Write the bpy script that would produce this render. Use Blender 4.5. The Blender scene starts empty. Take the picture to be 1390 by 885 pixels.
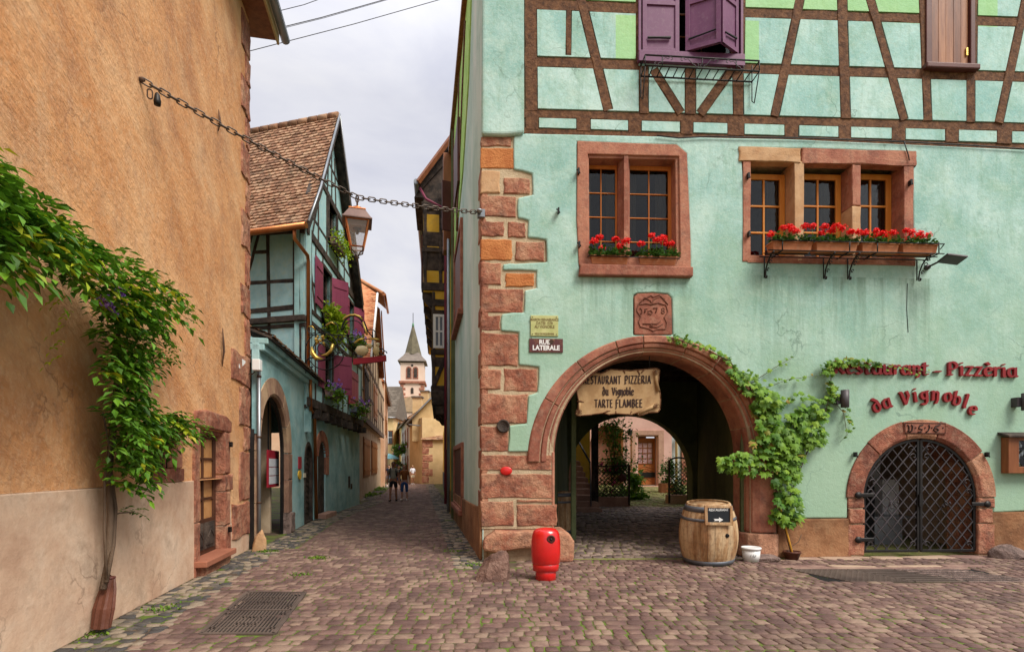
import bpy, bmesh, math, random
from mathutils import Vector, Matrix
from mathutils.geometry import delaunay_2d_cdt
random.seed(7)
R=random.random
def U(a,b): return a+(b-a)*random.random()
PI=math.pi
scene=bpy.context.scene; COL=scene.collection
EYE=1.65; F=740.0; CX=695.0; HY=632.0     # calibration of the view: eye height, focal length in photo pixels, vanishing height
# ---------------------------------------------------------------- materials
class NT:
    def __init__(s,m): s.t=m.node_tree; s.t.nodes.clear()
    def n(s,k,**kw):
        x=s.t.nodes.new(k)
        for a,b in kw.items(): setattr(x,a,b)
        return x
    def l(s,a,b): s.t.links.new(a,b)
def c4(c): return (c[0],c[1],c[2],1)
def ramp(N,fac,stops,inter='LINEAR'):
    r=N.n('ShaderNodeValToRGB'); r.color_ramp.interpolation=inter
    e=r.color_ramp.elements
    while len(e)<len(stops): e.new(.5)
    for i,(p,c) in enumerate(stops): e[i].position=p; e[i].color=c4(c)
    N.l(fac,r.inputs[0]); return r.outputs[0]
def mixc(N,f,a,b,mode='MIX'):
    m=N.n('ShaderNodeMix',data_type='RGBA',blend_type=mode)
    if hasattr(f,'links') or hasattr(f,'is_linked'): N.l(f,m.inputs[0])
    else: m.inputs[0].default_value=f
    for i,v in ((6,a),(7,b)):
        if isinstance(v,(tuple,list)): m.inputs[i].default_value=c4(v)
        else: N.l(v,m.inputs[i])
    return m.outputs[2]
def noise(N,vec,scale,detail=4,rough=.6,dist=0,kind=None):
    x=N.n('ShaderNodeTexNoise'); x.inputs['Scale'].default_value=scale; x.inputs['Detail'].default_value=detail
    x.inputs['Roughness'].default_value=rough; x.inputs['Distortion'].default_value=dist; N.l(vec,x.inputs['Vector']); return x.outputs[0]
def pos(N,scale=(1,1,1),rot=(0,0,0)):
    g=N.n('ShaderNodeNewGeometry'); v=g.outputs['Position']
    for k,d,q in (('Rotation',rot,(0,0,0)),('Scale',scale,(1,1,1))):
        if tuple(d)!=q:
            m=N.n('ShaderNodeMapping'); m.inputs[k].default_value=d; N.l(v,m.inputs['Vector']); v=m.outputs[0]
    return v
MATS={}
def mat(name,cols,rough=.85,var=(1.5,),bump=(40,.5,.01),metal=0,island=0,stretch=(1,1,1),rot=(0,0,0),stain=None,bump2=None,spec=.3,streak=None,coat=0,trans=0,low=None,lime=None,drip=None,crack=None):
    """cols: 2-4 base colours blended by noise; island: how much the colour differs from piece to piece; stain: (colour, amount, scale)"""
    if name in MATS: return MATS[name]
    m=bpy.data.materials.new(name); m.use_nodes=True; N=NT(m)
    out=N.n('ShaderNodeOutputMaterial'); b=N.n('ShaderNodeBsdfPrincipled'); N.l(b.outputs[0],out.inputs[0])
    P=pos(N,stretch,rot); P0=pos(N)
    nz=noise(N,P,var[0],5,.65)
    k=len(cols)
    lo,hi=.36,.64
    fac=nz
    if island:
        g=N.n('ShaderNodeNewGeometry')
        a=N.n('ShaderNodeMath',operation='MULTIPLY'); N.l(g.outputs['Random Per Island'],a.inputs[0]); a.inputs[1].default_value=island*.5
        c=N.n('ShaderNodeMath',operation='ADD'); N.l(nz,c.inputs[0]); N.l(a.outputs[0],c.inputs[1])
        d=N.n('ShaderNodeMath',operation='SUBTRACT'); N.l(c.outputs[0],d.inputs[0]); d.inputs[1].default_value=island*.25; fac=d.outputs[0]
    if k>1: colr=ramp(N,fac,[(lo+(hi-lo)*i/(k-1),cols[i]) for i in range(k)])
    else:
        r=N.n('ShaderNodeRGB'); r.outputs[0].default_value=c4(cols[0]); colr=r.outputs[0]
    if stain:
        for st in (stain if isinstance(stain,list) else [stain]):
            sc,am,ss=st[:3]; n2=noise(N,pos(N,st[3] if len(st)>3 else (1,1,1)),ss,6,.7,.3)
            f=ramp(N,n2,[(.5,(0,0,0)),(.72,(am,)*3)]); colr=mixc(N,f,colr,sc)
    if low:   # weathered greener wash on the lower wall, with a ragged upper limit
        sx=N.n('ShaderNodeSeparateXYZ'); N.l(P0,sx.inputs[0]); mm_=N.n('ShaderNodeMath',operation='MULTIPLY_ADD'); N.l(noise(N,P0,.8,5,.6),mm_.inputs[0]); mm_.inputs[1].default_value=-5; N.l(sx.outputs[2],mm_.inputs[2])
        m2=N.n('ShaderNodeMapRange'); N.l(mm_.outputs[0],m2.inputs[0]); m2.inputs[1].default_value=low[1]+1.5; m2.inputs[2].default_value=low[1]-3.6; m2.inputs[3].default_value=0; m2.inputs[4].default_value=.85
        colr=mixc(N,m2.outputs[0],colr,low[0])
    if crack:   # hairline cracks, here and there
        vo=N.n('ShaderNodeTexVoronoi',feature='DISTANCE_TO_EDGE'); wv=N.n('ShaderNodeVectorMath',operation='ADD'); sc_=N.n('ShaderNodeVectorMath',operation='SCALE'); nn_=N.n('ShaderNodeTexNoise'); nn_.inputs['Scale'].default_value=2.2; nn_.inputs['Detail'].default_value=6
        N.l(P0,nn_.inputs['Vector']); N.l(nn_.outputs[1],sc_.inputs[0]); sc_.inputs['Scale'].default_value=1.1; N.l(P0,wv.inputs[0]); N.l(sc_.outputs[0],wv.inputs[1]); N.l(wv.outputs[0],vo.inputs['Vector']); vo.inputs['Scale'].default_value=.55
        cr=ramp(N,vo.outputs['Distance'],[(.0,(1,1,1)),(.011,(0,0,0))]); mk=ramp(N,noise(N,P0,.7,3),[(.5,(0,0,0)),(.62,(crack[1],)*3)]); m_=N.n('ShaderNodeMath',operation='MULTIPLY'); N.l(cr,m_.inputs[0]); N.l(mk,m_.inputs[1]); colr=mixc(N,m_.outputs[0],colr,crack[0])
    if drip:   # dirty water runs hanging below sills: (x0,x1,top,length)
        sx=N.n('ShaderNodeSeparateXYZ'); N.l(P0,sx.inputs[0]); nd=ramp(N,noise(N,pos(N,(5.5,5.5,.35)),1.0,6,.7),[(.46,(0,0,0)),(.62,(1,1,1))])
        for x0_,x1_,zt_,ln_ in drip:
            a_=N.n('ShaderNodeMath',operation='COMPARE'); N.l(sx.outputs[0],a_.inputs[0]); a_.inputs[1].default_value=(x0_+x1_)/2; a_.inputs[2].default_value=(x1_-x0_)/2
            b_=N.n('ShaderNodeMapRange'); N.l(sx.outputs[2],b_.inputs[0]); b_.inputs[1].default_value=zt_-ln_; b_.inputs[2].default_value=zt_; b_.inputs[3].default_value=0; b_.inputs[4].default_value=.62
            c_=N.n('ShaderNodeMath',operation='MULTIPLY'); N.l(a_.outputs[0],c_.inputs[0]); N.l(b_.outputs[0],c_.inputs[1]); d_=N.n('ShaderNodeMath',operation='MULTIPLY'); N.l(c_.outputs[0],d_.inputs[0]); N.l(nd,d_.inputs[1]); d2=N.n('ShaderNodeMath',operation='LESS_THAN'); N.l(sx.outputs[2],d2.inputs[0]); d2.inputs[1].default_value=zt_; d3=N.n('ShaderNodeMath',operation='MULTIPLY'); N.l(d_.outputs[0],d3.inputs[0]); N.l(d2.outputs[0],d3.inputs[1])
            colr=mixc(N,d3.outputs[0],colr,(.15,.24,.17))
    if lime:   # fields of the timber front that are painted lime: (x0,x1,z0,z1)
        sx=N.n('ShaderNodeSeparateXYZ'); N.l(P0,sx.inputs[0]); tot=None
        for q in lime:
            pr=None
            for ax,lo_,hi_ in ((0,q[0],q[1]),(2,q[2],q[3])):
                cpr=N.n('ShaderNodeMath',operation='COMPARE'); N.l(sx.outputs[ax],cpr.inputs[0]); cpr.inputs[1].default_value=(lo_+hi_)/2; cpr.inputs[2].default_value=(hi_-lo_)/2
                if pr is None: pr=cpr.outputs[0]
                else:
                    mu_=N.n('ShaderNodeMath',operation='MULTIPLY'); N.l(pr,mu_.inputs[0]); N.l(cpr.outputs[0],mu_.inputs[1]); pr=mu_.outputs[0]
            if tot is None: tot=pr
            else:
                mu_=N.n('ShaderNodeMath',operation='MAXIMUM'); N.l(tot,mu_.inputs[0]); N.l(pr,mu_.inputs[1]); tot=mu_.outputs[0]
        mu_=N.n('ShaderNodeMath',operation='MULTIPLY'); N.l(tot,mu_.inputs[0]); mu_.inputs[1].default_value=.6; colr=mixc(N,mu_.outputs[0],colr,(.33,.62,.16))
    N.l(colr,b.inputs['Base Color'])
    b.inputs['Roughness'].default_value=rough; b.inputs['Metallic'].default_value=metal
    b.inputs['Specular IOR Level'].default_value=spec
    if coat: b.inputs['Coat Weight'].default_value=coat; b.inputs['Coat Roughness'].default_value=.15
    if trans: b.inputs['Transmission Weight'].default_value=0; b.inputs['Subsurface Weight'].default_value=0
    last=None
    for bp in (bump,bump2):
        if not bp: continue
        h=noise(N,P if bp is bump or len(bp)<4 else P0,bp[0],5,.6)
        bu=N.n('ShaderNodeBump'); bu.inputs['Strength'].default_value=bp[1]; bu.inputs['Distance'].default_value=bp[2]
        N.l(h,bu.inputs['Height'])
        if last: N.l(last,bu.inputs['Normal'])
        last=bu.outputs[0]
    if last: N.l(last,b.inputs['Normal'])
    MATS[name]=m; return m
def leafmat(name,cols,rough=.55):
    m=bpy.data.materials.new(name); m.use_nodes=True; N=NT(m)
    out=N.n('ShaderNodeOutputMaterial'); b=N.n('ShaderNodeBsdfPrincipled'); t=N.n('ShaderNodeBsdfTranslucent'); mx=N.n('ShaderNodeMixShader')
    g=N.n('ShaderNodeNewGeometry'); k=len(cols)
    c=ramp(N,g.outputs['Random Per Island'],[(i/(k-1),cols[i]) for i in range(k)])
    nz=noise(N,pos(N),3,3); c=mixc(N,ramp(N,nz,[(.4,(0,0,0)),(.65,(.45,.45,.45))]),c,cols[-1])
    N.l(c,b.inputs['Base Color']); N.l(c,t.inputs['Color']); b.inputs['Roughness'].default_value=rough; b.inputs['Specular IOR Level'].default_value=.35
    mx.inputs[0].default_value=.3; N.l(b.outputs[0],mx.inputs[1]); N.l(t.outputs[0],mx.inputs[2]); N.l(mx.outputs[0],out.inputs[0]); return m
def glassmat(name,tint=(.55,.6,.6),rough=.03):
    m=bpy.data.materials.new(name); m.use_nodes=True; N=NT(m)
    out=N.n('ShaderNodeOutputMaterial'); gl=N.n('ShaderNodeBsdfGlossy'); tr=N.n('ShaderNodeBsdfTransparent'); mx=N.n('ShaderNodeMixShader'); fr=N.n('ShaderNodeFresnel')
    fr.inputs[0].default_value=1.42; gl.inputs['Roughness'].default_value=rough; tr.inputs[0].default_value=c4(tint)
    bu=N.n('ShaderNodeBump'); bu.inputs['Strength'].default_value=.25; bu.inputs['Distance'].default_value=.02; N.l(noise(N,pos(N),5,2),bu.inputs['Height']); N.l(bu.outputs[0],gl.inputs['Normal'])
    ad=N.n('ShaderNodeMath',operation='MULTIPLY_ADD'); N.l(fr.outputs[0],ad.inputs[0]); ad.inputs[1].default_value=1.0; ad.inputs[2].default_value=.004
    N.l(ad.outputs[0],mx.inputs[0]); N.l(tr.outputs[0],mx.inputs[1]); N.l(gl.outputs[0],mx.inputs[2]); N.l(mx.outputs[0],out.inputs[0]); return m
# ---------------------------------------------------------------- frames: a vertical wall plane with s along, n outward, z up
class Fr:
    def __init__(s,o,d):
        s.o=Vector((o[0],o[1])); s.d=Vector((d[0],d[1])).normalized(); s.nr=Vector((s.d.y,-s.d.x))
    def P(s,a,n,z): q=s.o+s.d*a+s.nr*n; return Vector((q.x,q.y,z))
    def S(s,u,n=0):
        o=s.o+s.nr*n; r=(u-CX)/F      # o.x+a dx = r (o.y+a dy)
        return (r*o.y-o.x)/(s.d.x-r*s.d.y)
    def Y(s,u,n=0): return (s.o+s.nr*n+s.d*s.S(u,n)).y
    def uv(s,u,v,n=0): return (s.S(u,n),EYE+(HY-v)/F*s.Y(u,n))
# ---------------------------------------------------------------- mesh builder
def arc(cx,cz,r,a0,a1,k,rz=None):
    rz=rz or r
    return [(cx+r*math.cos(math.radians(a0+(a1-a0)*i/k)),cz+rz*math.sin(math.radians(a0+(a1-a0)*i/k))) for i in range(k+1)]
class MB:
    def __init__(s): s.v=[]; s.f=[]; s.m=[]; s.sm=[]; s.cm=0
    def add(s,vs,fs,smooth=False):
        o=len(s.v); s.v+= [Vector(x) for x in vs]
        for f in fs: s.f.append([o+i for i in f]); s.m.append(s.cm); s.sm.append(smooth)
        return s
    def prism(s,fr,pts,n0,n1):
        k=len(pts); vs=[fr.P(a,n0,z) for a,z in pts]+[fr.P(a,n1,z) for a,z in pts]
        return s.add(vs,[list(range(k))[::-1],list(range(k,2*k))]+[[i,(i+1)%k,k+(i+1)%k,k+i] for i in range(k)])
    def box(s,fr,s0,s1,n0,n1,z0,z1): return s.prism(fr,[(s0,z0),(s1,z0),(s1,z1),(s0,z1)],n0,n1)
    def block(s,fr,s0,s1,n0,n1,z0,z1,ch=.02,jit=.01,k=3):
        """stone block: uneven outline with a chamfered front"""
        pts=[]
        def side(a,b):
            for i in range(k): t=i/k; pts.append((a[0]+(b[0]-a[0])*t+U(-jit,jit),a[1]+(b[1]-a[1])*t+U(-jit,jit)))
        c=[(s0,z0),(s1,z0),(s1,z1),(s0,z1)]
        for i in range(4): side(c[i],c[(i+1)%4])
        return s.cham(fr,pts,n0,n1,ch,jit)
    def cham(s,fr,pts,n0,n1,ch,jit=0):
        k=len(pts); mx=sum(p[0] for p in pts)/k; mz=sum(p[1] for p in pts)/k
        def ins(p,d):
            dx,dz=p[0]-mx,p[1]-mz; L=math.hypot(dx,dz) or 1; q=max(0,1-d/L); return (mx+dx*q,mz+dz*q)
        r0=[fr.P(a,n0,z) for a,z in pts]; r1=[fr.P(a,n1-ch,z) for a,z in pts]
        r2=[]; 
        for p in pts: a,z=ins(p,ch*.45); r2.append(fr.P(a,n1-ch*.3,z))
        r3=[]
        for p in pts: a,z=ins(p,ch*1.3); r3.append(fr.P(a,n1+U(-jit,jit)*.3,z))
        fs=[]
        for j in range(3): fs+=[[j*k+i,j*k+(i+1)%k,(j+1)*k+(i+1)%k,(j+1)*k+i] for i in range(k)]
        fs.append(list(range(3*k,4*k)));
        c=fr.P(mx,n1+ch*.1,mz); o=4*k
        fs.pop(); fs+=[[3*k+i,3*k+(i+1)%k,o] for i in range(k)]
        fs.append(list(range(k))[::-1])
        return s.add(r0+r1+r2+r3+[c],fs)
    def beam(s,fr,p,q,w,n0,n1,jit=.006,seg=None):
        p=Vector(p); q=Vector(q); L=(q-p).length; d=(q-p)/L; nn=Vector((-d.y,d.x)); k=seg or max(2,int(L/.35))
        rows=[]
        for i in range(k+1):
            t=i/k; c=p+(q-p)*t; a=w/2+U(-jit,jit); b=w/2+U(-jit,jit); h=U(-jit,jit)*.3; ch=.012 if w>.05 else .003
            row=[c-nn*a,c-nn*a,c-nn*(a-ch),c+nn*(b-ch),c+nn*b,c+nn*b]; ns=[n0,n1-ch,n1+h,n1+h,n1-ch,n0]
            rows.append([fr.P(x.x,nq,x.y) for x,nq in zip(row,ns)])
        vs=sum(rows,[]); fs=[]
        for i in range(k): fs+=[[i*6+j,i*6+(j+1)%6,(i+1)*6+(j+1)%6,(i+1)*6+j] for j in range(6)]
        fs+=[[0,1,2,3,4,5],[k*6+j for j in range(6)][::-1]]
        return s.add(vs,fs)
    def tube(s,pts,r,seg=8,smooth=True,cap=True,flat=1):
        pts=[Vector(p) for p in pts]; k=len(pts); rs=r if isinstance(r,(list,tuple)) else [r]*k
        vs=[]; up=None
        for i,p in enumerate(pts):
            t=(pts[min(i+1,k-1)]-pts[max(i-1,0)]); t=t.normalized() if t.length>1e-9 else Vector((0,0,1))
            if up is None:
                up=Vector((0,0,1)) if abs(t.z)<.9 else Vector((0,1,0))
            x=t.cross(up); x=x.normalized() if x.length>1e-6 else Vector((1,0,0)); y=x.cross(t).normalized(); up=y
            for j in range(seg):
                a=2*PI*j/seg; vs.append(p+x*math.cos(a)*rs[i]+y*math.sin(a)*rs[i]*flat)
        fs=[[i*seg+j,i*seg+(j+1)%seg,(i+1)*seg+(j+1)%seg,(i+1)*seg+j] for i in range(k-1) for j in range(seg)]
        s.add(vs,fs,smooth)
        if cap: 
            o=len(s.v)-len(vs); s.f.append([o+j for j in range(seg)][::-1]); s.m.append(s.cm); s.sm.append(False)
            s.f.append([o+(k-1)*seg+j for j in range(seg)]); s.m.append(s.cm); s.sm.append(False)
        return s
    def lathe(s,c,prof,seg=24,smooth=True,ax=None,sx=1,sy=1,rot=0):
        """prof: [(r,z)..] around vertical axis at c"""
        c=Vector(c); vs=[]
        for r,z in prof:
            for j in range(seg):
                a=2*PI*j/seg+rot; v=Vector((r*sx*math.cos(a),r*sy*math.sin(a),z))
                if ax: v=ax@v
                vs.append(c+v)
        k=len(prof)
        fs=[[i*seg+j,i*seg+(j+1)%seg,(i+1)*seg+(j+1)%seg,(i+1)*seg+j] for i in range(k-1) for j in range(seg)]
        s.add(vs,fs,smooth); o=len(s.v)-len(vs)
        for ring,rev in ((0,True),(k-1,False)):
            if prof[ring][0]>1e-4:
                f=[o+ring*seg+j for j in range(seg)]; s.f.append(f[::-1] if rev else f); s.m.append(s.cm); s.sm.append(False)
        return s
    def wbox(s,c,d,rz=0,M=None):
        c=Vector(c); h=Vector(d)/2; Q=Matrix.Rotation(rz,3,'Z') if M is None else M
        vs=[c+Q@Vector((x*h.x,y*h.y,z*h.z)) for x in(-1,1) for y in(-1,1) for z in(-1,1)]
        return s.add(vs,[[0,1,3,2],[4,6,7,5],[0,4,5,1],[2,3,7,6],[0,2,6,4],[1,5,7,3]])
    def sweep_arc(s,fr,cx,cz,prof,angs,rz=1.0):
        """closed profile [(r,n)] carried round an arc"""
        k=len(prof); vs=[]
        for a in angs:
            ca,sa=math.cos(math.radians(a)),math.sin(math.radians(a))
            vs+=[fr.P(cx+r*ca,n,cz+r*sa*rz) for r,n in prof]
        m=len(angs)
        fs=[[i*k+j,i*k+(j+1)%k,(i+1)*k+(j+1)%k,(i+1)*k+j] for i in range(m-1) for j in range(k)]
        fs+=[list(range(k))[::-1],[(m-1)*k+j for j in range(k)]]
        return s.add(vs,fs)
    def sweep2(s,fr,cx,cz,ro,rif,prof,angs):
        k=len(prof); vs=[]
        for a in angs:
            ca,sa=math.cos(math.radians(a)),math.sin(math.radians(a)); ri=rif(a)
            vs+=[fr.P(cx+(ro+(ri-ro)*t)*ca,n,cz+(ro+(ri-ro)*t)*sa) for t,n in prof]
        m=len(angs); fs=[[i*k+j,i*k+(j+1)%k,(i+1)*k+(j+1)%k,(i+1)*k+j] for i in range(m-1) for j in range(k)]
        return s.add(vs,fs+[list(range(k))[::-1],[(m-1)*k+j for j in range(k)]])
    def tri(s,fr,outer,holes,n0,n1,cover=()):
        """flat slab with holes (constrained triangulation); 'cover' polygons are cut out too"""
        V=[];E=[];Fa=[]
        for pl in [outer]+list(holes)+list(cover):
            pl=list(pl)
            if sum(pl[i-1][0]*pl[i][1]-pl[i][0]*pl[i-1][1] for i in range(len(pl)))<0: pl=pl[::-1]
            o=len(V); V+=[Vector(p) for p in pl]; Fa.append(list(range(o,o+len(pl))))
        vo,eo,fo,_,_,of=delaunay_2d_cdt(V,E,Fa,1,1e-5,True)
        keep=[f for f,q in zip(fo,of) if 0 in q and not any(x>0 for x in q)]
        cnt={}
        for f in keep:
            for i in range(len(f)):
                e=(f[i],f[(i+1)%len(f)]); cnt[e]=cnt.get(e,0)+1
        k=len(vo); vs=[fr.P(p.x,n0,p.y) for p in vo]+[fr.P(p.x,n1,p.y) for p in vo]
        fs=[[i+k for i in f] for f in keep]+[list(f)[::-1] for f in keep]
        for (a,b) in cnt:
            if (b,a) not in cnt: fs.append([a,b,b+k,a+k])
        used=sorted({i for f in fs for i in f}); mp={i:j for j,i in enumerate(used)}
        return s.add([vs[i] for i in used],[[mp[i] for i in f] for f in fs])
    def leaf(s,p,d,up,L,W,kind=0):
        d=d.normalized(); x=d.cross(up); x=x.normalized() if x.length>1e-5 else Vector((1,0,0)); n=x.cross(d)
        if kind==0:
            vs=[p,p+d*L*.45-x*W+n*W*.3,p+d*L-n*L*.12,p+d*L*.45+x*W+n*W*.3]; fs=[[0,3,2],[0,2,1]]
            s.add(vs,fs)
        else:  # lobed vine leaf
            pr=[(0,0),(.55,-.12),(.95,.25),(.62,.42),(.85,.85),(.35,.72),(0,1.15),(-.35,.72),(-.85,.85),(-.62,.42),(-.95,.25),(-.55,-.12)]
            vs=[p+x*a*W+d*b*L+n*(-.18*abs(a)*W-.1*b*b*L) for a,b in pr]+[p+d*L*.45+n*L*.06]
            k=len(pr); s.add(vs,[[i,(i+1)%k,k] for i in range(k)])
        return s
    def build(s,name,mt,parent=None,bevel=None,seg=2,angle=35,label=None,cat=None,group=None,kind=None,recalc=True,smooth=None,origin=None,weld=False):
        me=bpy.data.meshes.new(name)
        if parent is not None: o=PO[parent.name]
        elif origin is not None: o=Vector(origin)
        elif kind=='structure' or not s.v: o=Vector((0,0,0))
        else:
            o=Vector((sum(v.x for v in s.v)/len(s.v),sum(v.y for v in s.v)/len(s.v),min(v.z for v in s.v)))
        me.from_pydata([v-o for v in s.v],[],s.f)
        for p,mi,sm in zip(me.polygons,s.m,s.sm): p.material_index=mi; p.use_smooth=sm if smooth is None else smooth
        for x in (mt if isinstance(mt,(list,tuple)) else [mt]): me.materials.append(x)
        if recalc:
            b=bmesh.new(); b.from_mesh(me)
            if weld: bmesh.ops.remove_doubles(b,verts=b.verts,dist=1e-4)
            bmesh.ops.recalc_face_normals(b,faces=b.faces); b.to_mesh(me); b.free()
        me.update()
        ob=bpy.data.objects.new(name,me); COL.objects.link(ob)
        if parent is not None: ob.parent=parent; PO[ob.name]=o
        else: ob.location=o; PO[ob.name]=o
        if bevel:
            md=ob.modifiers.new('b','BEVEL'); md.width=bevel; md.segments=seg; md.limit_method='ANGLE'; md.angle_limit=math.radians(angle)
        tag(ob,label,cat,group,kind); return ob
PO={}
def tag(o,label=None,cat=None,group=None,kind=None):
    if label: o['label']=label
    if cat: o['category']=cat
    if group: o['group']=group
    if kind: o['kind']=kind
def thing(name,label,cat,loc,group=None):
    o=bpy.data.objects.new(name,None); COL.objects.link(o); o.location=loc; o.empty_display_size=.2; PO[o.name]=Vector(loc); tag(o,label,cat,group); return o
def setw(ob,root):    # make an already built single mesh's stored origin explicit
    return ob
def kids(o): return [c for c in bpy.data.objects if c.parent==o]
def clone(root,loc,label=None,group=None,rotz=None,scale=None):
    r=root.copy(); COL.objects.link(r); r.location=loc; PO[r.name]=Vector(loc)
    if rotz is not None: r.rotation_euler=(0,0,rotz)
    if scale: r.scale=(scale,)*3 if not isinstance(scale,tuple) else scale
    if label: r['label']=label
    if group: r['group']=group
    for ch in kids(root):
        c=ch.copy(); COL.objects.link(c); c.parent=r
        for g in kids(ch):
            d=g.copy(); COL.objects.link(d); d.parent=c
    return r
def struct(name,mb,m,**k): return mb.build(name,m,kind='structure',**k)
def text_mesh(mb,body,fr,s0,n0,z0,size,ext=.004,off=0,align='CENTER',rot=0,sx=1):
    cu=bpy.data.curves.new('t','FONT'); cu.body=body; cu.size=size; cu.extrude=ext; cu.offset=off; cu.align_x=align; cu.align_y='CENTER'; cu.resolution_u=3
    ob=bpy.data.objects.new('t',cu); COL.objects.link(ob); bpy.context.view_layer.update()
    me=bpy.data.meshes.new_from_object(ob); c,sn=math.cos(rot),math.sin(rot)
    vs=[fr.P(s0+(v.co.x*sx)*c-v.co.y*sn,n0+v.co.z,z0+v.co.x*sx*sn+v.co.y*c) for v in me.vertices]
    mb.add(vs,[list(p.vertices) for p in me.polygons]); bpy.data.objects.remove(ob); bpy.data.meshes.remove(me); bpy.data.curves.remove(cu)
# broad-nib lettering: every glyph is a set of pen strokes
def _o(cx,cy,rx,ry,a0,a1,k=12): return [(cx+rx*math.cos(math.radians(a0+(a1-a0)*i/k)),cy+ry*math.sin(math.radians(a0+(a1-a0)*i/k))) for i in range(k+1)]
G={
'a':(.78,[_o(.36,.5,.3,.48,60,330),[(.64,1.02),(.64,.12),(.8,0)]]),
'b':(.74,[[(.1,1.5),(.12,.1)],_o(.36,.48,.3,.48,-150,140)]),
'd':(.76,[_o(.38,.46,.3,.46,0,360,16),[(.66,.5),(.55,1.1),(.2,1.5)]]),
'e':(.68,[_o(.38,.5,.31,.48,20,320),[(.12,.48),(.66,.66)]]),
'è':(.68,[_o(.38,.5,.31,.48,20,320),[(.12,.48),(.66,.66)],[(.2,1.5),(.44,1.22)]]),
'g':(.72,[_o(.34,.6,.26,.38,0,360,14),[(.6,.95),(.6,-.1),(.4,-.4),(.08,-.3)],[(.55,1.02),(.74,1.02)]]),
'i':(.36,[[(.06,1.0),(.16,.95),(.16,.05),(.28,0)],[(.12,1.36),(.2,1.32)]]),
'l':(.36,[[(.04,1.5),(.16,1.46),(.16,.05),(.28,0)]]),
'n':(.76,[[(.04,1.0),(.16,.95),(.16,0)],[(.16,.75),(.42,1.0),(.62,.85),(.62,.1),(.48,-.3)]]),
'o':(.76,[_o(.38,.5,.31,.48,0,360,18)]),
'r':(.6,[[(.04,1.0),(.16,.95),(.16,0)],[(.16,.7),(.36,1.0),(.58,.9)]]),
's':(.62,[[(.56,.85),(.36,1.0),(.12,.8),(.22,.58),(.46,.42),(.52,.18),(.3,0),(.06,.14)]]),
't':(.56,[[(.22,1.35),(.2,.2),(.32,0),(.54,.1)],[(.0,1.0),(.52,1.0)]]),
'u':(.78,[[(.04,1.0),(.14,.95),(.14,.2),(.36,0),(.6,.2)],[(.6,1.0),(.62,.1),(.76,0)]]),
'z':(.66,[[(.08,.98),(.58,.98),(.08,.04),(.6,.04)]]),
'-':(.6,[[(.08,.55),(.52,.55)]]),' ':(.4,[]),
'R':(.95,[[(.16,1.42),(.16,0)],_o(.36,1.04,.34,.38,130,-100),[(.36,.66),(.88,0)]]),
'P':(.88,[[(.16,1.42),(.16,0)],_o(.36,1.02,.38,.4,130,-120),[(.02,.02),(.36,.02)]]),
'V':(.98,[[(.02,1.42),(.16,1.34),(.46,.03)],[(.46,.03),(.84,.9),(.72,1.42)]]),
'T':(.8,[[(.4,1.4),(.4,0)],[(.02,1.38),(.78,1.38)]]),
'A':(.85,[[(.42,1.42),(.08,0)],[(.38,1.42),(.78,0)],[(.2,.5),(.62,.5)]]),
'E':(.72,[[(.14,1.4),(.14,.02)],[(.14,1.38),(.62,1.38)],[(.14,.74),(.54,.74)],[(.14,.03),(.64,.03)]]),
'È':(.72,[[(.14,1.4),(.14,.02)],[(.14,1.38),(.62,1.38)],[(.14,.74),(.54,.74)],[(.14,.03),(.64,.03)],[(.3,1.85),(.5,1.6)]]),
'S':(.72,[[(.62,1.2),(.4,1.42),(.12,1.15),(.24,.85),(.54,.6),(.6,.25),(.34,0),(.06,.2)]]),
'U':(.85,[[(.14,1.4),(.14,.35),(.36,0),(.66,.3),(.68,1.4)]]),
'N':(.9,[[(.12,0),(.12,1.4)],[(.12,1.35),(.74,.05)],[(.74,0),(.74,1.42)]]),
'I':(.34,[[(.16,1.42),(.16,0)]]),
'Z':(.74,[[(.08,1.38),(.64,1.38),(.08,.03),(.66,.03)]]),
'F':(.7,[[(.16,1.4),(.16,-.1),(.04,-.3)],[(.16,1.38),(.66,1.38)],[(.16,.74),(.56,.74)]]),
'L':(.66,[[(.14,1.42),(.14,.03),(.62,.03)]]),
'M':(1.0,[[(.1,0),(.14,1.4)],[(.14,1.36),(.48,.3),(.82,1.36)],[(.82,1.4),(.88,0)]]),
'B':(.78,[[(.14,1.42),(.14,0)],_o(.32,1.08,.3,.34,110,-110),_o(.34,.38,.34,.38,110,-110)]),
}
def pen(ch,fr,s0,z0,h,n0,n1,nib=.15,ang=25,rot=0,sx=1,mb=None):
    """one letter as a solid, h = x-height"""
    mb=mb or MB(); w,st=G[ch]; ca,sa=math.cos(math.radians(ang)),math.sin(math.radians(ang)); c,sn=math.cos(rot),math.sin(rot); e=0
    for pl in st:
        for i in range(len(pl)-1):
            a,b=pl[i],pl[i+1]; N=(nib*ca,nib*sa); t=.05
            d=math.hypot(b[0]-a[0],b[1]-a[1]) or 1; px,py=-(b[1]-a[1])/d*t,(b[0]-a[0])/d*t
            raw=[]
            for q in (a,b):
                for g in (1,-1):
                    for hh in (1,-1): raw.append((q[0]+N[0]*g+px*hh,q[1]+N[1]*g+py*hh))
            pts=hull(raw); e+=1
            pp=[(s0+(x*sx*c-y*sn)*h,z0+(x*sx*sn+y*c)*h) for x,y in pts]
            mb.prism(fr,pp,n0+e*.00012,n1+e*.0004)
    return mb
def hull(p):
    p=sorted(set(p)); 
    def half(q):
        o=[]
        for x in q:
            while len(o)>1 and (o[-1][0]-o[-2][0])*(x[1]-o[-2][1])-(o[-1][1]-o[-2][1])*(x[0]-o[-2][0])<=0: o.pop()
            o.append(x)
        return o[:-1]
    return half(p)+half(p[::-1])
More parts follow.
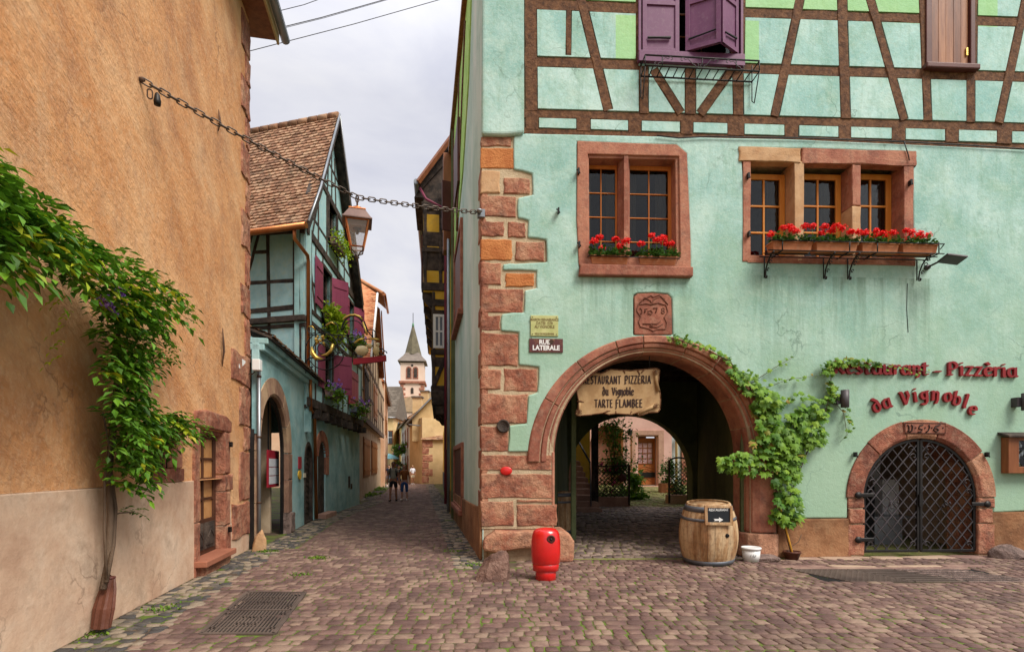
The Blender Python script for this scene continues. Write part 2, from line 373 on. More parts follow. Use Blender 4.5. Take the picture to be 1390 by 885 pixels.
def twidth(t,h,sx=1,gap=.3): return sum(G[c][0]+gap for c in t)*h*sx-gap*h*sx
# ---------------------------------------------------------------- palette
def mk_mats():
    g={}
    MB_=dict(var=(.9,),bump=(13,.26,.03),bump2=(48,.30,.012),crack=((.16,.25,.2),.8)); st_=[((.24,.41,.29),.75,1.1),((.18,.34,.24),.55,3.,(2.2,2.2,.3)),((.52,.68,.58),.6,2.1),((.22,.37,.29),.5,14),((.58,.68,.58),.45,30)]
    g['mint']=mat('mint_stucco',[(.245,.445,.395),(.34,.54,.49),(.47,.65,.595)],stain=st_,low=((.30,.445,.30),2.6),drip=[(1.15,3.2,4.98,1.5),(4.3,7.6,5.05,2.0),(2.2,3.0,3.8,.0001),(-.5,12,1.55,.01)],**MB_)
    g['mint_l']=mat('aqua_stucco',[(.27,.49,.45),(.37,.59,.54),(.49,.68,.63)],stain=st_,lime=[(1.83,2.24,8.8,9.6),(4.02,4.42,8.75,9.6),(8.17,8.5,8.7,9.6),(.4,2.24,9.72,12.),(4.02,8.9,9.68,12.)],**MB_)
    g['lime']=mat('lime_stucco',[(.32,.56,.12),(.42,.68,.18),(.5,.72,.26)],bump=(26,.7,.03),bump2=(75,.4,.012))
    g['pale']=mat('side_render',[(.36,.52,.44),(.50,.64,.56),(.62,.70,.63)],var=(1.0,),bump=(14,.6,.03),stretch=(1,1,.35),stain=((.30,.44,.38),.6,.9))
    g['red']=mat('red_sandstone',[(.21,.068,.04),(.31,.108,.062),(.39,.155,.09),(.46,.23,.135)],var=(2.6,),bump=(9,.9,.05),bump2=(60,.8,.02),island=.9,
        stain=[((.09,.045,.035),.85,3.3),((.50,.33,.22),.45,8),((.12,.05,.035),.6,26)])
    g['red2']=mat('moulded_sandstone',[(.25,.085,.052),(.34,.125,.078),(.42,.18,.11)],var=(2.2,),bump=(16,.5,.02),bump2=(70,.6,.01),island=.6,stain=[((.11,.055,.045),.75,3.2),((.48,.30,.20),.4,9),((.13,.055,.04),.5,30)])
    g['tan']=mat('tan_sandstone',[(.45,.25,.12),(.56,.36,.20)],var=(3,),bump=(40,.5,.015),stain=((.2,.12,.08),.5,8))
    g['och']=mat('ochre_sandstone',[(.42,.14,.04),(.55,.22,.07)],var=(3,),bump=(30,.7,.03))
    g['mortar']=mat('mortar',[(.33,.22,.13),(.47,.34,.22)],var=(6,),bump=(50,.8,.02))
    g['oak']=mat('oak_beam',[(.075,.033,.015),(.13,.057,.025),(.19,.09,.04)],var=(11,),bump=(20,.8,.02),stretch=(1,1,1),bump2=(90,.6,.01),stain=((.03,.016,.01),.5,20))
    g['dark']=mat('dark_timber',[(.02,.015,.013),(.05,.036,.028),(.09,.065,.05)],var=(4,),bump=(40,.8,.015),rough=.8)
    g['plinth']=mat('rust_plinth',[(.17,.075,.032),(.27,.125,.055),(.34,.17,.08)],var=(1.3,),bump=(14,.6,.03),bump2=(80,.4,.008),stain=[((.10,.045,.025),.7,1.6),((.40,.25,.13),.4,4)])
    g['orange']=mat('orange_render',[(.55,.24,.09),(.65,.32,.135),(.73,.42,.21)],var=(1.3,),bump=(26,.6,.04),stretch=(1,.35,1),rot=(math.radians(38),0,0),bump2=(70,.5,.012),
        crack=((.22,.10,.05),.7),stain=[((.28,.13,.075),.55,.8),((.68,.44,.25),.5,2.2),((.30,.15,.09),.5,6,(1,.5,.25)),((.74,.52,.33),.4,20)])
    g['pinkp']=mat('pink_plinth',[(.48,.30,.20),(.61,.42,.29),(.70,.53,.39)],var=(1.1,),bump=(6,.35,.03),bump2=(40,.3,.008),crack=((.25,.16,.11),.8),stain=[((.27,.17,.11),.6,2.2),((.60,.47,.36),.4,1.3)])
    g['wood']=mat('honey_wood',[(.52,.17,.02),(.66,.26,.04)],rough=.45,bump=(30,.2,.004),stretch=(3,3,.6))
    g['woodd']=mat('brown_wood',[(.17,.055,.02),(.28,.10,.035)],rough=.5,bump=(30,.3,.005),stretch=(6,6,.5))
    g['purple']=mat('purple_paint',[(.13,.04,.10),(.165,.055,.125)],rough=.5,bump=(25,.2,.004),stain=((.25,.16,.20),.35,14))
    g['plum']=mat('plum_paint',[(.19,.035,.075),(.26,.055,.10)],rough=.55,bump=(30,.2,.004))
    g['crim']=mat('crimson_paint',[(.28,.012,.025),(.34,.02,.035)],rough=.5,bump=(30,.2,.004))
    g['maroon']=mat('maroon_paint',[(.075,.02,.015),(.11,.032,.024)],rough=.5,bump=(25,.2,.004))
    g['iron']=mat('black_iron',[(.012,.011,.011),(.03,.027,.025)],rough=.5,bump=(60,.3,.003),metal=.6,spec=.5)
    g['irong']=mat('grey_iron',[(.045,.04,.042),(.09,.08,.085)],rough=.55,bump=(60,.3,.003),metal=.5)
    g['rust']=mat('rusty_iron',[(.05,.03,.02),(.13,.07,.045)],rough=.7,bump=(60,.4,.004),metal=.4)
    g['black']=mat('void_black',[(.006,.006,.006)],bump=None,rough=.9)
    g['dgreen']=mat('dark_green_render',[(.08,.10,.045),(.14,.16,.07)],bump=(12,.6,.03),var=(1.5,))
    g['copper']=mat('copper',[(.40,.13,.045),(.56,.22,.08)],rough=.35,metal=.85,bump=(20,.2,.004),stain=((.25,.10,.05),.6,6),spec=.5)
    g['zinc']=mat('zinc',[(.22,.24,.26),(.34,.36,.38)],rough=.4,metal=.6,bump=(20,.2,.004))
    g['gold']=mat('gilt',[(.55,.36,.07),(.72,.52,.14)],rough=.35,metal=.8,bump=(40,.4,.005),spec=.5)
    g['letter']=mat('oxblood_letters',[(.20,.012,.016),(.27,.02,.02)],rough=.45,bump=None)
    g['terra']=mat('terracotta_plastic',[(.38,.12,.045),(.48,.18,.075)],rough=.7,bump=(30,.3,.006),stain=((.5,.32,.2),.4,18))
    g['glass']=glassmat('window_glass',(.62,.64,.62))
    g['curtain']=mat('net_curtain',[(.30,.24,.20),(.42,.36,.30)],bump=None,stretch=(9,9,.2),var=(3,))
    g['room']=mat('room_dark',[(.08,.065,.05),(.12,.10,.08)],bump=None)
    g['teal']=mat('teal_render',[(.20,.37,.38),(.29,.49,.50),(.38,.55,.54)],var=(1.2,),bump=(12,.5,.02),bump2=(60,.3,.008),stain=[((.33,.43,.36),.5,1.4),((.10,.20,.20),.6,.8)])
    g['tealt']=mat('pale_teal_panel',[(.31,.54,.57),(.41,.63,.66)],var=(5,),bump=(20,.4,.01),stain=((.50,.60,.48),.6,7))
    g['tile']=mat('brown_roof_tile',[(.20,.10,.055),(.28,.135,.075),(.35,.18,.10),(.42,.25,.15)],var=(3.5,),bump=(30,.5,.01),island=.8,stain=[((.08,.055,.035),.7,1.1),((.30,.30,.18),.3,5)])
    g['tilen']=mat('orange_roof_tile',[(.33,.11,.045),(.46,.17,.07),(.52,.25,.12)],var=(3.5,),bump=(30,.5,.01),island=1.2)
    g['slate']=mat('grey_roof_tile',[(.10,.08,.06),(.16,.13,.10)],var=(2,),bump=(8,.6,.03),island=1.)
    g['beige']=mat('beige_render',[(.42,.31,.20),(.55,.43,.30)],var=(1.2,),bump=(8,.5,.03),stain=((.30,.20,.12),.7,1.1))
    g['cream']=mat('cream_paint',[(.6,.52,.38)],bump=(20,.3,.005))
    g['wshut']=mat('orange_brown_shutter',[(.33,.12,.03),(.42,.17,.05)],rough=.6,bump=(30,.4,.006),stretch=(6,6,1))
    g['yel']=mat('yellow_render',[(.62,.36,.03),(.72,.45,.06)],var=(1.2,),bump=(10,.5,.02),stain=((.35,.25,.08),.6,1.2))
    g['yel2']=mat('pale_yellow_render',[(.60,.43,.20),(.72,.54,.28)],var=(.6,),bump=(6,.4,.02))
    g['ochr']=mat('sandy_render',[(.50,.35,.17),(.62,.45,.24)],var=(.7,),bump=(6,.5,.03),stain=((.36,.24,.13),.6,.9))
    g['peach']=mat('peach_render',[(.60,.36,.22),(.68,.45,.30)],var=(.7,),bump=(6,.5,.03))
    g['pink']=mat('pink_render',[(.56,.33,.28),(.66,.42,.36)],var=(.8,),bump=(14,.4,.01))
    g['church']=mat('church_render',[(.68,.49,.38),(.76,.57,.45)],var=(.3,),bump=(4,.3,.03))
    g['white']=mat('white_paint',[(.72,.72,.70),(.8,.8,.78)],rough=.5,bump=(20,.2,.004))
    g['greyp']=mat('anthracite_metal',[(.06,.052,.055),(.085,.075,.078)],rough=.5,bump=None,metal=.3)
    g['hyd']=mat('hydrant_red',[(.55,.008,.008),(.66,.012,.01)],rough=.3,bump=(5,.15,.01),spec=.5,coat=.4,stain=((.30,.01,.01),.5,6))
    g['rock']=mat('rough_stone',[(.10,.07,.06),(.19,.13,.11),(.28,.20,.17)],var=(5,),bump=(14,1,.05),bump2=(60,.7,.015))
    g['barrel']=mat('barrel_oak',[(.27,.14,.055),(.42,.25,.12),(.56,.40,.23)],rough=.6,var=(3,),bump=(40,.3,.005),stretch=(3,3,.5),island=.6,stain=[((.24,.09,.03),.8,2.5,(2,2,.6)),((.10,.06,.04),.6,18),((.10,.06,.04),.5,6,(3,3,.2))])
    g['hoop']=mat('galvanised_hoop',[(.10,.11,.13),(.18,.19,.21)],rough=.45,metal=.5,bump=(20,.2,.004))
    g['slateb']=mat('chalkboard_black',[(.012,.014,.018)],rough=.7,bump=None)
    g['chalk']=mat('chalk',[(.7,.7,.68)],bump=None)
    g['plastic']=mat('white_plastic',[(.74,.74,.72)],rough=.35,bump=None,spec=.5)
    g['parch']=mat('parchment_board',[(.32,.19,.085),(.42,.27,.13),(.47,.31,.16)],var=(2.5,),bump=(10,.2,.01),stain=((.20,.09,.035),.6,2))
    g['parchd']=mat('burnt_edge',[(.10,.04,.018),(.16,.07,.03)],bump=None)
    g['ink']=mat('sign_ink',[(.03,.012,.008)],bump=None,rough=.7)
    g['yplq']=mat('yellowed_plaque',[(.40,.42,.16),(.52,.52,.24)],var=(8,),bump=(20,.2,.004))
    g['plqm']=mat('maroon_enamel',[(.085,.018,.016)],rough=.35,bump=None,stain=((.30,.13,.05),.8,14),spec=.5)
    g['leather']=mat('brown_sleeve',[(.07,.024,.014),(.12,.04,.022)],rough=.5,bump=(12,.5,.02))
    g['bark']=mat('vine_bark',[(.07,.045,.03),(.15,.10,.065)],bump=(40,.8,.02),stretch=(1,1,.3))
    g['cob']=mat('cobble_sandstone',[(.105,.060,.052),(.14,.080,.067),(.175,.104,.084),(.25,.17,.125)],rough=.75,var=(2.6,),bump=(22,.5,.015),bump2=(110,.5,.005),island=.55,
        stain=[((.06,.04,.035),.6,.6),((.24,.18,.12),.35,2.5)])
    g['cobg']=mat('grey_gutter_cobble',[(.06,.055,.052),(.11,.092,.075),(.17,.135,.10),(.25,.195,.14)],rough=.75,var=(3,),bump=(22,.6,.02),island=1.3)
    g['joint']=mat('mossy_joint',[(.075,.05,.036),(.10,.07,.045),(.085,.125,.018),(.12,.18,.02)],var=(1.6,),bump=(30,.8,.02),stain=((.22,.15,.09),.6,.9))
    g['slab']=mat('slab_stone',[(.19,.11,.09),(.28,.18,.14),(.38,.27,.19)],var=(2,),bump=(20,.6,.02),island=.8)
    g['gutter']=mat('grate_iron',[(.085,.062,.052),(.14,.105,.085)],rough=.6,metal=.2,bump=(60,.4,.004))
    g['moss']=mat('mossy_ground',[(.12,.16,.03),(.20,.20,.06),(.24,.20,.10)],var=(6,),bump=(20,.8,.03))
    g['step']=mat('step_stone',[(.36,.20,.15),(.48,.29,.21)],var=(3,),bump=(20,.6,.02))
    g['rail']=mat('chain_steel',[(.06,.045,.035),(.13,.10,.08)],rough=.45,metal=.7,bump=(60,.3,.003),spec=.5)
    g['skin']=mat('skin',[(.42,.22,.15),(.48,.27,.19)],rough=.5,bump=None)
    g['skin2']=mat('tanned_skin',[(.30,.13,.075),(.36,.17,.10)],rough=.5,bump=None)
    g['hair']=mat('dark_hair',[(.03,.018,.012)],bump=None,rough=.6)
    g['hairb']=mat('blond_hair',[(.30,.19,.09)],bump=None,rough=.6)
    g['paper']=mat('paper_menu',[(.45,.45,.50),(.7,.7,.74),(.55,.56,.6)],var=(22,),stretch=(1,1,4),bump=None,rough=.4)
    g['wist']=leafmat('wisteria_leaf',[(.014,.055,.005),(.04,.125,.008),(.08,.22,.012),(.16,.33,.018)])
    g['wisty']=leafmat('young_wisteria_leaf',[(.20,.34,.01),(.34,.42,.015),(.45,.40,.02)])
    g['vine']=leafmat('vine_leaf',[(.025,.085,.006),(.06,.17,.010),(.12,.26,.016),(.22,.36,.025)])
    g['vinea']=leafmat('autumn_vine_leaf',[(.20,.24,.03),(.30,.20,.03)])
    g['ger']=leafmat('geranium_leaf',[(.02,.07,.012),(.05,.14,.02),(.08,.19,.035)])
    g['gerf']=leafmat('geranium_petal',[(.55,.0,.001),(.8,.002,.002),(.95,.012,.006)])
    g['pur']=leafmat('purple_petal',[(.16,.04,.35),(.32,.12,.6),(.5,.3,.7)])
    g['pinkf']=leafmat('pink_petal',[(.7,.04,.25),(.8,.15,.4)])
    g['limeleaf']=leafmat('lime_leaf',[(.15,.30,.01),(.28,.46,.015),(.45,.50,.03)])
    g['bush']=leafmat('shrub_leaf',[(.03,.10,.012),(.07,.20,.025),(.14,.30,.04)])
    return g
K=mk_mats()
# ================================================================ frames of the place
FA=Fr((-.516,9.54),(1,.0528))            # restaurant front
SX=1.096; SK=.169
SW=Fr((-.516,9.54),(.169,-1))            # restaurant wall along the street (s grows towards the viewer; far end negative)
LW=Fr((-3.17,0),(-.189,1))               # orange house
AN=Fr((-3.151,0),(-.174,1))              # teal annexe
TG=Fr((-4.66,0),(-.081,1))               # timbered house on the left, ground floor
TU=Fr((-4.66+.12,0),(-.081,1))           # its jettied floors
def fz(v,Y): return EYE+(HY-v)/F*Y
# ================================================================ RESTAURANT
rest=thing('restaurant_building','mint green half-timbered corner house with red sandstone quoins and a wide arched gateway','house',(-.516,9.54,0))
f=FA.uv; FY=lambda u:FA.Y(u)
def pp(l): return [f(*q) for q in l]
# gateway arch and cellar arch in wall coordinates
acx,acz=f(886,627); px=9.64/F; ARO,ARI=172*px,134*px
gcx,gcz=f(1247.5,675); gx=FA.Y(1247)/F; GRO,GRI=104*gx,80*gx
sE=FA.S(1560)
WA=[f(792,215),f(920,215),f(920,362),f(792,362)]
WB=[[f(a,224),f(b,224),f(b,352),f(a,352)] for a,b in ((1017,1076),(1089,1154),(1165,1223))]
RIF=lambda a:ARI+14*px*math.sin(math.radians(a))**1.3
CE=.03
archh=[(acx-ARI-CE,-.2)]+[(acx+(CE+RIF(180-j*4.5))*math.cos(math.radians(180-j*4.5)),acz+(CE+RIF(180-j*4.5))*math.sin(math.radians(180-j*4.5))) for j in range(41)]+[(acx+ARI+CE,-.2)]
gateh=[(gcx-GRI-CE,-.2),(gcx-GRI-CE,gcz)]+arc(gcx,gcz,GRI+CE,180,0,32)[1:]+[(gcx+GRI+CE,-.2)]
TOPZ=12.2
outer=[(.02,.0),(acx-ARI-CE,0)]+archh[1:-1]+[(acx+ARI+CE,0),(gcx-GRI-CE,0)]+gateh[1:-1]+[(gcx+GRI+CE,0),(sE,0),(sE,TOPZ),(.02,TOPZ)]
WP=[f(868,-70),f(1004,-70),f(1004,82),f(868,82)]
WS=[f(1258,-70),f(1314,-70),f(1314,94),f(1258,94)]
m=MB(); m.tri(FA,outer,[WA,[f(1011,218),f(1231,218),f(1231,354),f(1011,354)],WP,WS],-.62,0)
core=m.build('wall_core',K['mortar'],rest)
# plaster of the lower storeys, its left edge running round the quoins
ed=[(697,187),(697,232),(722,238),(723,266),(703,270),(703,298),(717,301),(716,324),(741,327),(742,357),(700,359),(682,360),(682,368),(728,369),(728,392),(712,395),(711,425),(681,427),(680,450),(704,452),(704,496),(731,499),(729,533),(717,537),(714,575),(691,578),(689,613)]
edj=[]
for i in range(len(ed)-1):
    a,b=ed[i],ed[i+1]; edj.append(a)
    edj.append(((a[0]+b[0])/2+U(-1.2,1.2),(a[1]+b[1])/2+U(-1.2,1.2)))
edj.append(ed[-1])
ro=ARO-.03; a0=math.degrees(math.asin((f(720,613)[1]-acz)/ro))
pl=[f(*q) for q in edj]+arc(acx,acz,ro,180-a0,8,40)
zpl=lambda u: fz(703,FY(u))
pl+=[(f(1058,627)[0],f(1058,627)[1]),(f(1058,703))]+[f(1082,703),f(1146,703)]
g1=GRO-.02; pl+=[(gcx-g1,f(1146,703)[1]),(gcx-g1,gcz)]+arc(gcx,gcz,g1,180,0,30)[1:]+[(gcx+g1,f(1352,695)[1])]
pl+=[f(1352,695),f(1390,693),(sE,fz(693,FY(1390))),(sE,f(1390,204)[1]-.0)]+[f(1390,205),f(1080,191),f(713,183)]
# the two windows
hA=[f(783,195),f(858,198),f(916,199),f(930,211),f(935,330),f(936,378),f(787,375),f(783,300)]
hB=[f(1002,203),f(1100,204),f(1239,209),f(1240,226),f(1236,232),f(1238,358),f(1120,359),f(1017,357),f(1012,300),f(1006,222)]
hK=[f(859,455),f(859,402)]+[f(864,399),f(884,398),f(905,400)]+[f(911,406),f(912,455)]
m=MB(); m.tri(FA,pl,[hA,hB,hK],-.02,.045)
m.build('plaster',K['mint'],rest,bevel=.03,seg=3)
# corner strip of plaster beside the timber frame, a little proud
m=MB(); m.tri(FA,[(.0,TOPZ),(-.02,f(650,187)[1]),f(683,188),f(711,186),(f(711,186)[0],TOPZ)],[],-.02,.10)
m.build('corner_plaster',K['mint'],rest,bevel=.05,seg=3)
# plinths
m=MB()
m.tri(FA,[(f(1054,703)[0],0),(f(1146,703)[0]+.1,0),(f(1146,703)[0]+.1,f(1140,703)[1]),f(1100,704),(f(1054,703)[0],f(1054,703)[1])],[],-.02,.06)
m.build('plinth',K['plinth'],rest,bevel=.02,seg=2); m=MB()
m.tri(FA,[(gcx+GRO-.12,0),(sE,0),(sE,fz(693,FY(1390))),(gcx+GRO-.12,fz(695,FY(1350)))],[],-.02,.06)
m.build('plinth',K['plinth'],rest,bevel=.02,seg=2)
# quoins
m=MB(); m.tri(FA,[(-.012,.55),(f(752,0)[0],.55),(f(752,0)[0],f(690,616)[1]),f(735,560),f(742,187),(-.012,f(650,187)[1])],[],-.05,.014); m.build('quoin_mortar',mat('pale_mortar',[(.42,.32,.20),(.55,.44,.29)],var=(6,),bump=(40,.8,.02)),rest)
Q=[(656,694,187,200,'red'),(657,700,202,230,'och'),(657,678,233,264,'tan'),(684,719,243,265,'red'),(657,700,267,295,'red'),(657,684,301,322,'red'),(690,713,302,323,'red'),
(657,695,326,354,'och'),(700,738,329,355,'red'),(657,680,357,387,'red'),(686,725,371,390,'och'),(657,710,392,425,'red'),(659,679,428,450,'red'),(658,703,453,497,'red'),
(656,680,501,529,'red'),(684,729,500,532,'red'),(659,716,535,575,'red'),(658,690,578,613,'red'),(659,749,617,639,'red'),(660,749,643,676,'red'),(660,697,680,714,'red'),(702,756,684,714,'red'),(702,751,677.5,681.5,'red')]
by={}
for u0,u1,v0,v1,k in Q:
    mb=MB(); a=f(u0,v1); b=f(u1,v0); s0=max(a[0],.0) if u0<665 else a[0]
    mb.block(FA,s0 if u0>665 else -.03,b[0],-.1,.03+U(-.006,.01),a[1]+.008,b[1]-.008,.02,.012,4)
    mb.build('quoin_stone',K[k],rest,label={'och':'ochre quoin stone','tan':'pale tan quoin stone'}.get(k))
# side-wall faces of the quoins
mb=MB(); z=.75
i=0
while z<6.9:
    h=U(.3,.5); mb=MB(); mb.block(SW,-(.28 if i%2 else .55)+U(-.05,.05),.02,-.1,.02,z,z+h-.035,.02,.012,3); z+=h; i+=1; mb.build('quoin_return',K['red'],rest)
# base stone of the left pier
mb=MB(); a=f(664,776); b=f(772,718)
zz=f(664,760)[1]
pts=[(a[0]-.12,.2),(a[0]+.1,.16),(a[0]+.5,.22),(a[0]+.75,.24),(b[0]-.34,.12),(b[0]-.3,0),(b[0]+.05,0),(b[0]+.06,.35),(b[0]-.05,.52),(b[0]-.18,b[1]-.02),(a[0]+.6,b[1]),(a[0]+.1,b[1]),(a[0]-.1,.4)]
mb.tri(FA,pts,[],-.6,.30); mb.build('pier_base_stone',K['red'],rest,bevel=.07,seg=3)
mb=MB(); mb.tri(FA,[(a[0]-.02,-.1),(b[0]-.02,-.1),(b[0]-.02,.4),(a[0]-.02,.4)],[],-.5,.12); mb.build('pier_footing',K['mortar'],rest,bevel=.03)
# gateway arch: moulded voussoirs + jambs
n_=.055
def prof(ro,ri,n1=.0): return [(ro,-.1),(ro,n_),(ro-.03,n_+.02),(ro-.20,n_+.02),(ro-.215,n_-.02),(ro-.235,n_-.03),(ro-.25,n_+.005),(ro-.33,n_-.012),(ro-.345,n_-.06),(ro-.365,n_-.06),(ro-.38,n_-.03),(ri+.03,n_-.09),(ri,n_-.13),(ri,-.1)]
def prof2(ri): return [(ri+.2,-.1),(ri,-.1),(ri-.0,-.3),(ri+.01,-.62),(ri+.2,-.62)]
cuts=[180,150,128,108,95,74,57,38,20,0]
mb=MB(); mm=MB()
for i in range(len(cuts)-1):
    a1,a2=cuts[i]-.25,cuts[i+1]+.25; k=max(3,int((a1-a2)/3)); A=[a1+(a2-a1)*j/k for j in range(k+1)]
    d=U(-.008,.008)
    W0=ARO-ARI
    mb.sweep2(FA,acx,acz,ARO,RIF,[((ARO-r)/W0,n+(d if n>0 else 0)) for r,n in prof(ARO,ARI)],A)
    mb.sweep2(FA,acx,acz,ARO,RIF,[(.7,-.11),(1,-.11),(1,-.6),(.7,-.6)],A)
mm.sweep2(FA,acx,acz,ARO-.01,RIF,[(0,-.08),(0,n_-.005),(.38,n_-.005),(.5,n_-.05),(.985,n_-.16),(.985,-.61),(.2,-.61)],[180-j*3 for j in range(61)])
mb.build('arch_ring',K['red2'],rest,bevel=.006,seg=1); mm.build('arch_joints',K['mortar'],rest)
# right jamb with base, left jamb moulding
jb=MB(); pr=prof(ARO,ARI)
def jamb(side,z0,z1,pr):
    k=len(pr); vs=[FA.P(acx+side*r,n,z) for z in (z0,z1) for r,n in pr]
    jb.add(vs,[[i,(i+1)%k,k+(i+1)%k,k+i] for i in range(k)]+[list(range(k))[::-1],list(range(k,2*k))])
zb=fz(722,FY(1030))
jamb(1,zb,acz-.01,[(ARO-.02,-.1),(ARO-.02,.08),(ARO-.1,.11),(ARI+.16,.10),(ARI+.06,.04),(ARI,-.08),(ARI,-.62),(ARO-.02,-.62)])
jb.build('gateway_jamb',K['red2'],rest,bevel=.025,seg=2); jb=MB()
jamb(1,0.02,zb-.015,[(ARO+.0,-.1),(ARO+.0,.12),(ARO-.1,.2),(ARI+.1,.2),(ARI-.05,.08),(ARI-.12,-.1),(ARI-.12,-.64),(ARO+.0,-.64)])
zl=f(750,613)[1]
jb.build('gateway_jamb_base',K['red'],rest,bevel=.025,seg=2); jb=MB()
jamb(-1,.52,zl,[(ARI+.06,-.1),(ARI+.06,.035),(ARI+.02,.02),(ARI,-.06),(ARI,-.62),(ARI+.08,-.62)])
jb.build('gateway_jamb',K['red2'],rest,bevel=.025,seg=2)
# plaster shadow of arch left foot
# keystone relief
mb=MB(); kp=[f(860,455),f(860,404),f(864,400),f(884,399),f(905,401),f(910,406),f(911,455)]
mb.tri(FA,kp,[],-.05,.055); ks=mb.build('keystone_relief',K['red2'],rest,bevel=.012)
mb=MB()
def relief(pts,r=.011,n=.06): mb.tube([FA.P(*((lambda q:(q[0],n,q[1]))(f(u,v)))) for u,v in pts],r,6)
rz=lambda x,y:(700+x/6.043,390+y/6.045)
for ptl in ([(1000,150),(1050,90),(1100,120),(1108,150),(1120,110),(1180,80),(1240,150)],[(1040,110),(1100,75),(1120,90),(1170,70),(1215,110)],[(1108,150),(1060,140),(1000,150),(985,200),(1020,250),(1000,290),(1015,330),(1080,345),(1120,365),(1150,350),(1220,350),(1232,300),(1210,255),(1240,210),(1225,155),(1160,135),(1108,150)],[(1035,307),(1150,307),(1180,280)],[(1090,330),(1150,335),(1200,303)],[(1095,310),(1115,328)],
    [(1012,175),(1028,190),(1030,215),(1015,230)],[(1075,180),(1055,185),(1050,215),(1062,200)],[(1120,180),(1155,175),(1140,215)]):
    relief([rz(*q) for q in ptl])
mb.tube([FA.P(f(*rz(1200+12*math.cos(a),188+11*math.sin(a)))[0],.06,f(*rz(1200+12*math.cos(a),188+11*math.sin(a)))[1]) for a in [i*.6 for i in range(12)]],.008,6)
mb.tube([FA.P(f(*rz(1200+13*math.cos(a),211+11*math.sin(a)))[0],.06,f(*rz(1200+13*math.cos(a),211+11*math.sin(a)))[1]) for a in [i*.6 for i in range(12)]],.008,6)
mb.tube([FA.P(f(*rz(1095+(16+5*math.cos(5*a))*math.cos(a),213+(16+5*math.cos(5*a))*math.sin(a)))[0],.062,f(*rz(1095+(16+5*math.cos(5*a))*math.cos(a),213+(16+5*math.cos(5*a))*math.sin(a)))[1]) for a in [i*.25 for i in range(26)]],.008,6)
o=mb.build('carved_relief',mat('carved_lines',[(.15,.055,.035),(.2,.08,.05)],bump=None),ks)
# ---- cellar arch
mb=MB(); mm=MB()
pg=[(GRO,-.1),(GRO,.075),(GRI+.06,.085),(GRI,.04),(GRI,-.62),(GRI+.15,-.62)]
for a1,a2 in ((180,136),(136,105),(105,76),(76,36),(36,0)):
    A=[a1-.4+(a2-a1+.8)*j/10 for j in range(11)]; mb.sweep_arc(FA,gcx,gcz,[(r+(U(-.0,.03) if r==GRO else 0),n) for r,n in pg],A)
zs=[gcz,.98-.1,.60,.02]
mb.build('cellar_arch_stone',K['red'],rest,bevel=.008,seg=1)
for sd in (-1,1):
    for j in range(3):
        mb=MB(); w=GRO-.02+U(-.03,.04); k0,k1=zs[j+1]+.012,zs[j]-.012; a,b=sorted((gcx+sd*GRI,gcx+sd*w)); mb.block(FA,a,b,-.62,.07+U(-.01,.01),k0,k1,.02,.008,3); mb.build('cellar_jamb_stone',K['red'],rest)
mm.sweep_arc(FA,gcx,gcz,[(GRO-.02,-.08),(GRO-.02,.05),(GRI+.02,.05),(GRI+.02,-.6),(GRO-.02,-.6)],[180-j*6 for j in range(31)])
for sd in (-1,1):
    a,b=sorted((gcx+sd*(GRI+.02),gcx+sd*(GRO-.03))); mm.box(FA,a,b,-.6,.045,0,gcz)
mm.build('cellar_arch_joints',K['mortar'],rest)
mb=MB(); mb.tri(FA,[f(1222,589),f(1222,573),f(1278,574),f(1278,590)],[],.05,.095); ds=mb.build('date_stone',K['red2'],rest,bevel=.006)
mb=MB(); t0,z0=f(1228,580)
mb.tube([FA.P(*((lambda q:(q[0],.1,q[1]))(f(u,v)))) for u,v in ((1223,574.5),(1277,575),(1277,588.5),(1223,588),(1223,574.5))],.006,5)
dg=[[(1226,577),(1228,579),(1228,585),(1226,586)],[(1231,577),(1233,579),(1232,585),(1228,587)],[(1247,577),(1243,578),(1241,582),(1246,583),(1245,586),(1240,587)],[(1255,577),(1256,580),(1254,585),(1251,587)],[(1270,577),(1264,579),(1261,584),(1265,586.5),(1268,584),(1265,581.5),(1262,582)]]
for g_ in dg: mb.tube([FA.P(*((lambda q:(q[0],.1,q[1]))(f(u,v)))) for u,v in g_],.013,5)
for u in (1237,1250,1259,1274): mb.tube([FA.P(f(u,581)[0],.09,f(u,581)[1]),FA.P(f(u,581)[0],.105,f(u,581)[1])],.014,6)
mb.build('carved_numerals',K['ink'],ds)
# ---- timber frame
beams=[]
def bm(u0,v0,u1,v1,w,name='post'): beams.append((f(u0,v0),f(u1,v1),w*FY((u0+u1)/2)/F,name))
def rl(u0,u1,va,vb,uA,uB,w,name='rail'):
    q=lambda u: va+(vb-va)*(u-uA)/(uB-uA); bm(u0,q(u0),u1,q(u1),w,name)
sE2=1550
rl(711,sE2,155.5,175,713,1390,11.5,'sill_beam'); rl(711,sE2,179.5,201,713,1390,8.5,'lower_beam')
rl(727,866,86,90.5,727,866,14); rl(1003,sE2,95,107,1003,1390,13.5)
rl(727,866,8,14,727,866,15); rl(1003,1250,19.5,28,1003,1250,13); rl(1316,sE2,30.5,33,1316,1390,13)
rl(711,sE2,-66,-72,713,1390,14,'top_beam')
bm(719,-60,721,152,17); bm(772,12,771,78,7); bm(772,-66,825,152,13,'brace'); bm(866,-66,866,88,7); bm(873,92,873,156,13)
bm(936,94,936,157,15); bm(1000,92,1001,158,15); bm(886,97,923,156,12,'brace'); bm(992,97,949,157,12,'brace'); bm(1008,-66,1006,90,6)
bm(1099,-66,1050,160,12,'brace'); bm(1139,-66,1146,163,14); bm(1160,-66,1225,165,12,'brace'); bm(1248,-66,1257,166,12); bm(1315,100,1315,168,12); bm(1322,-66,1320,100,7)
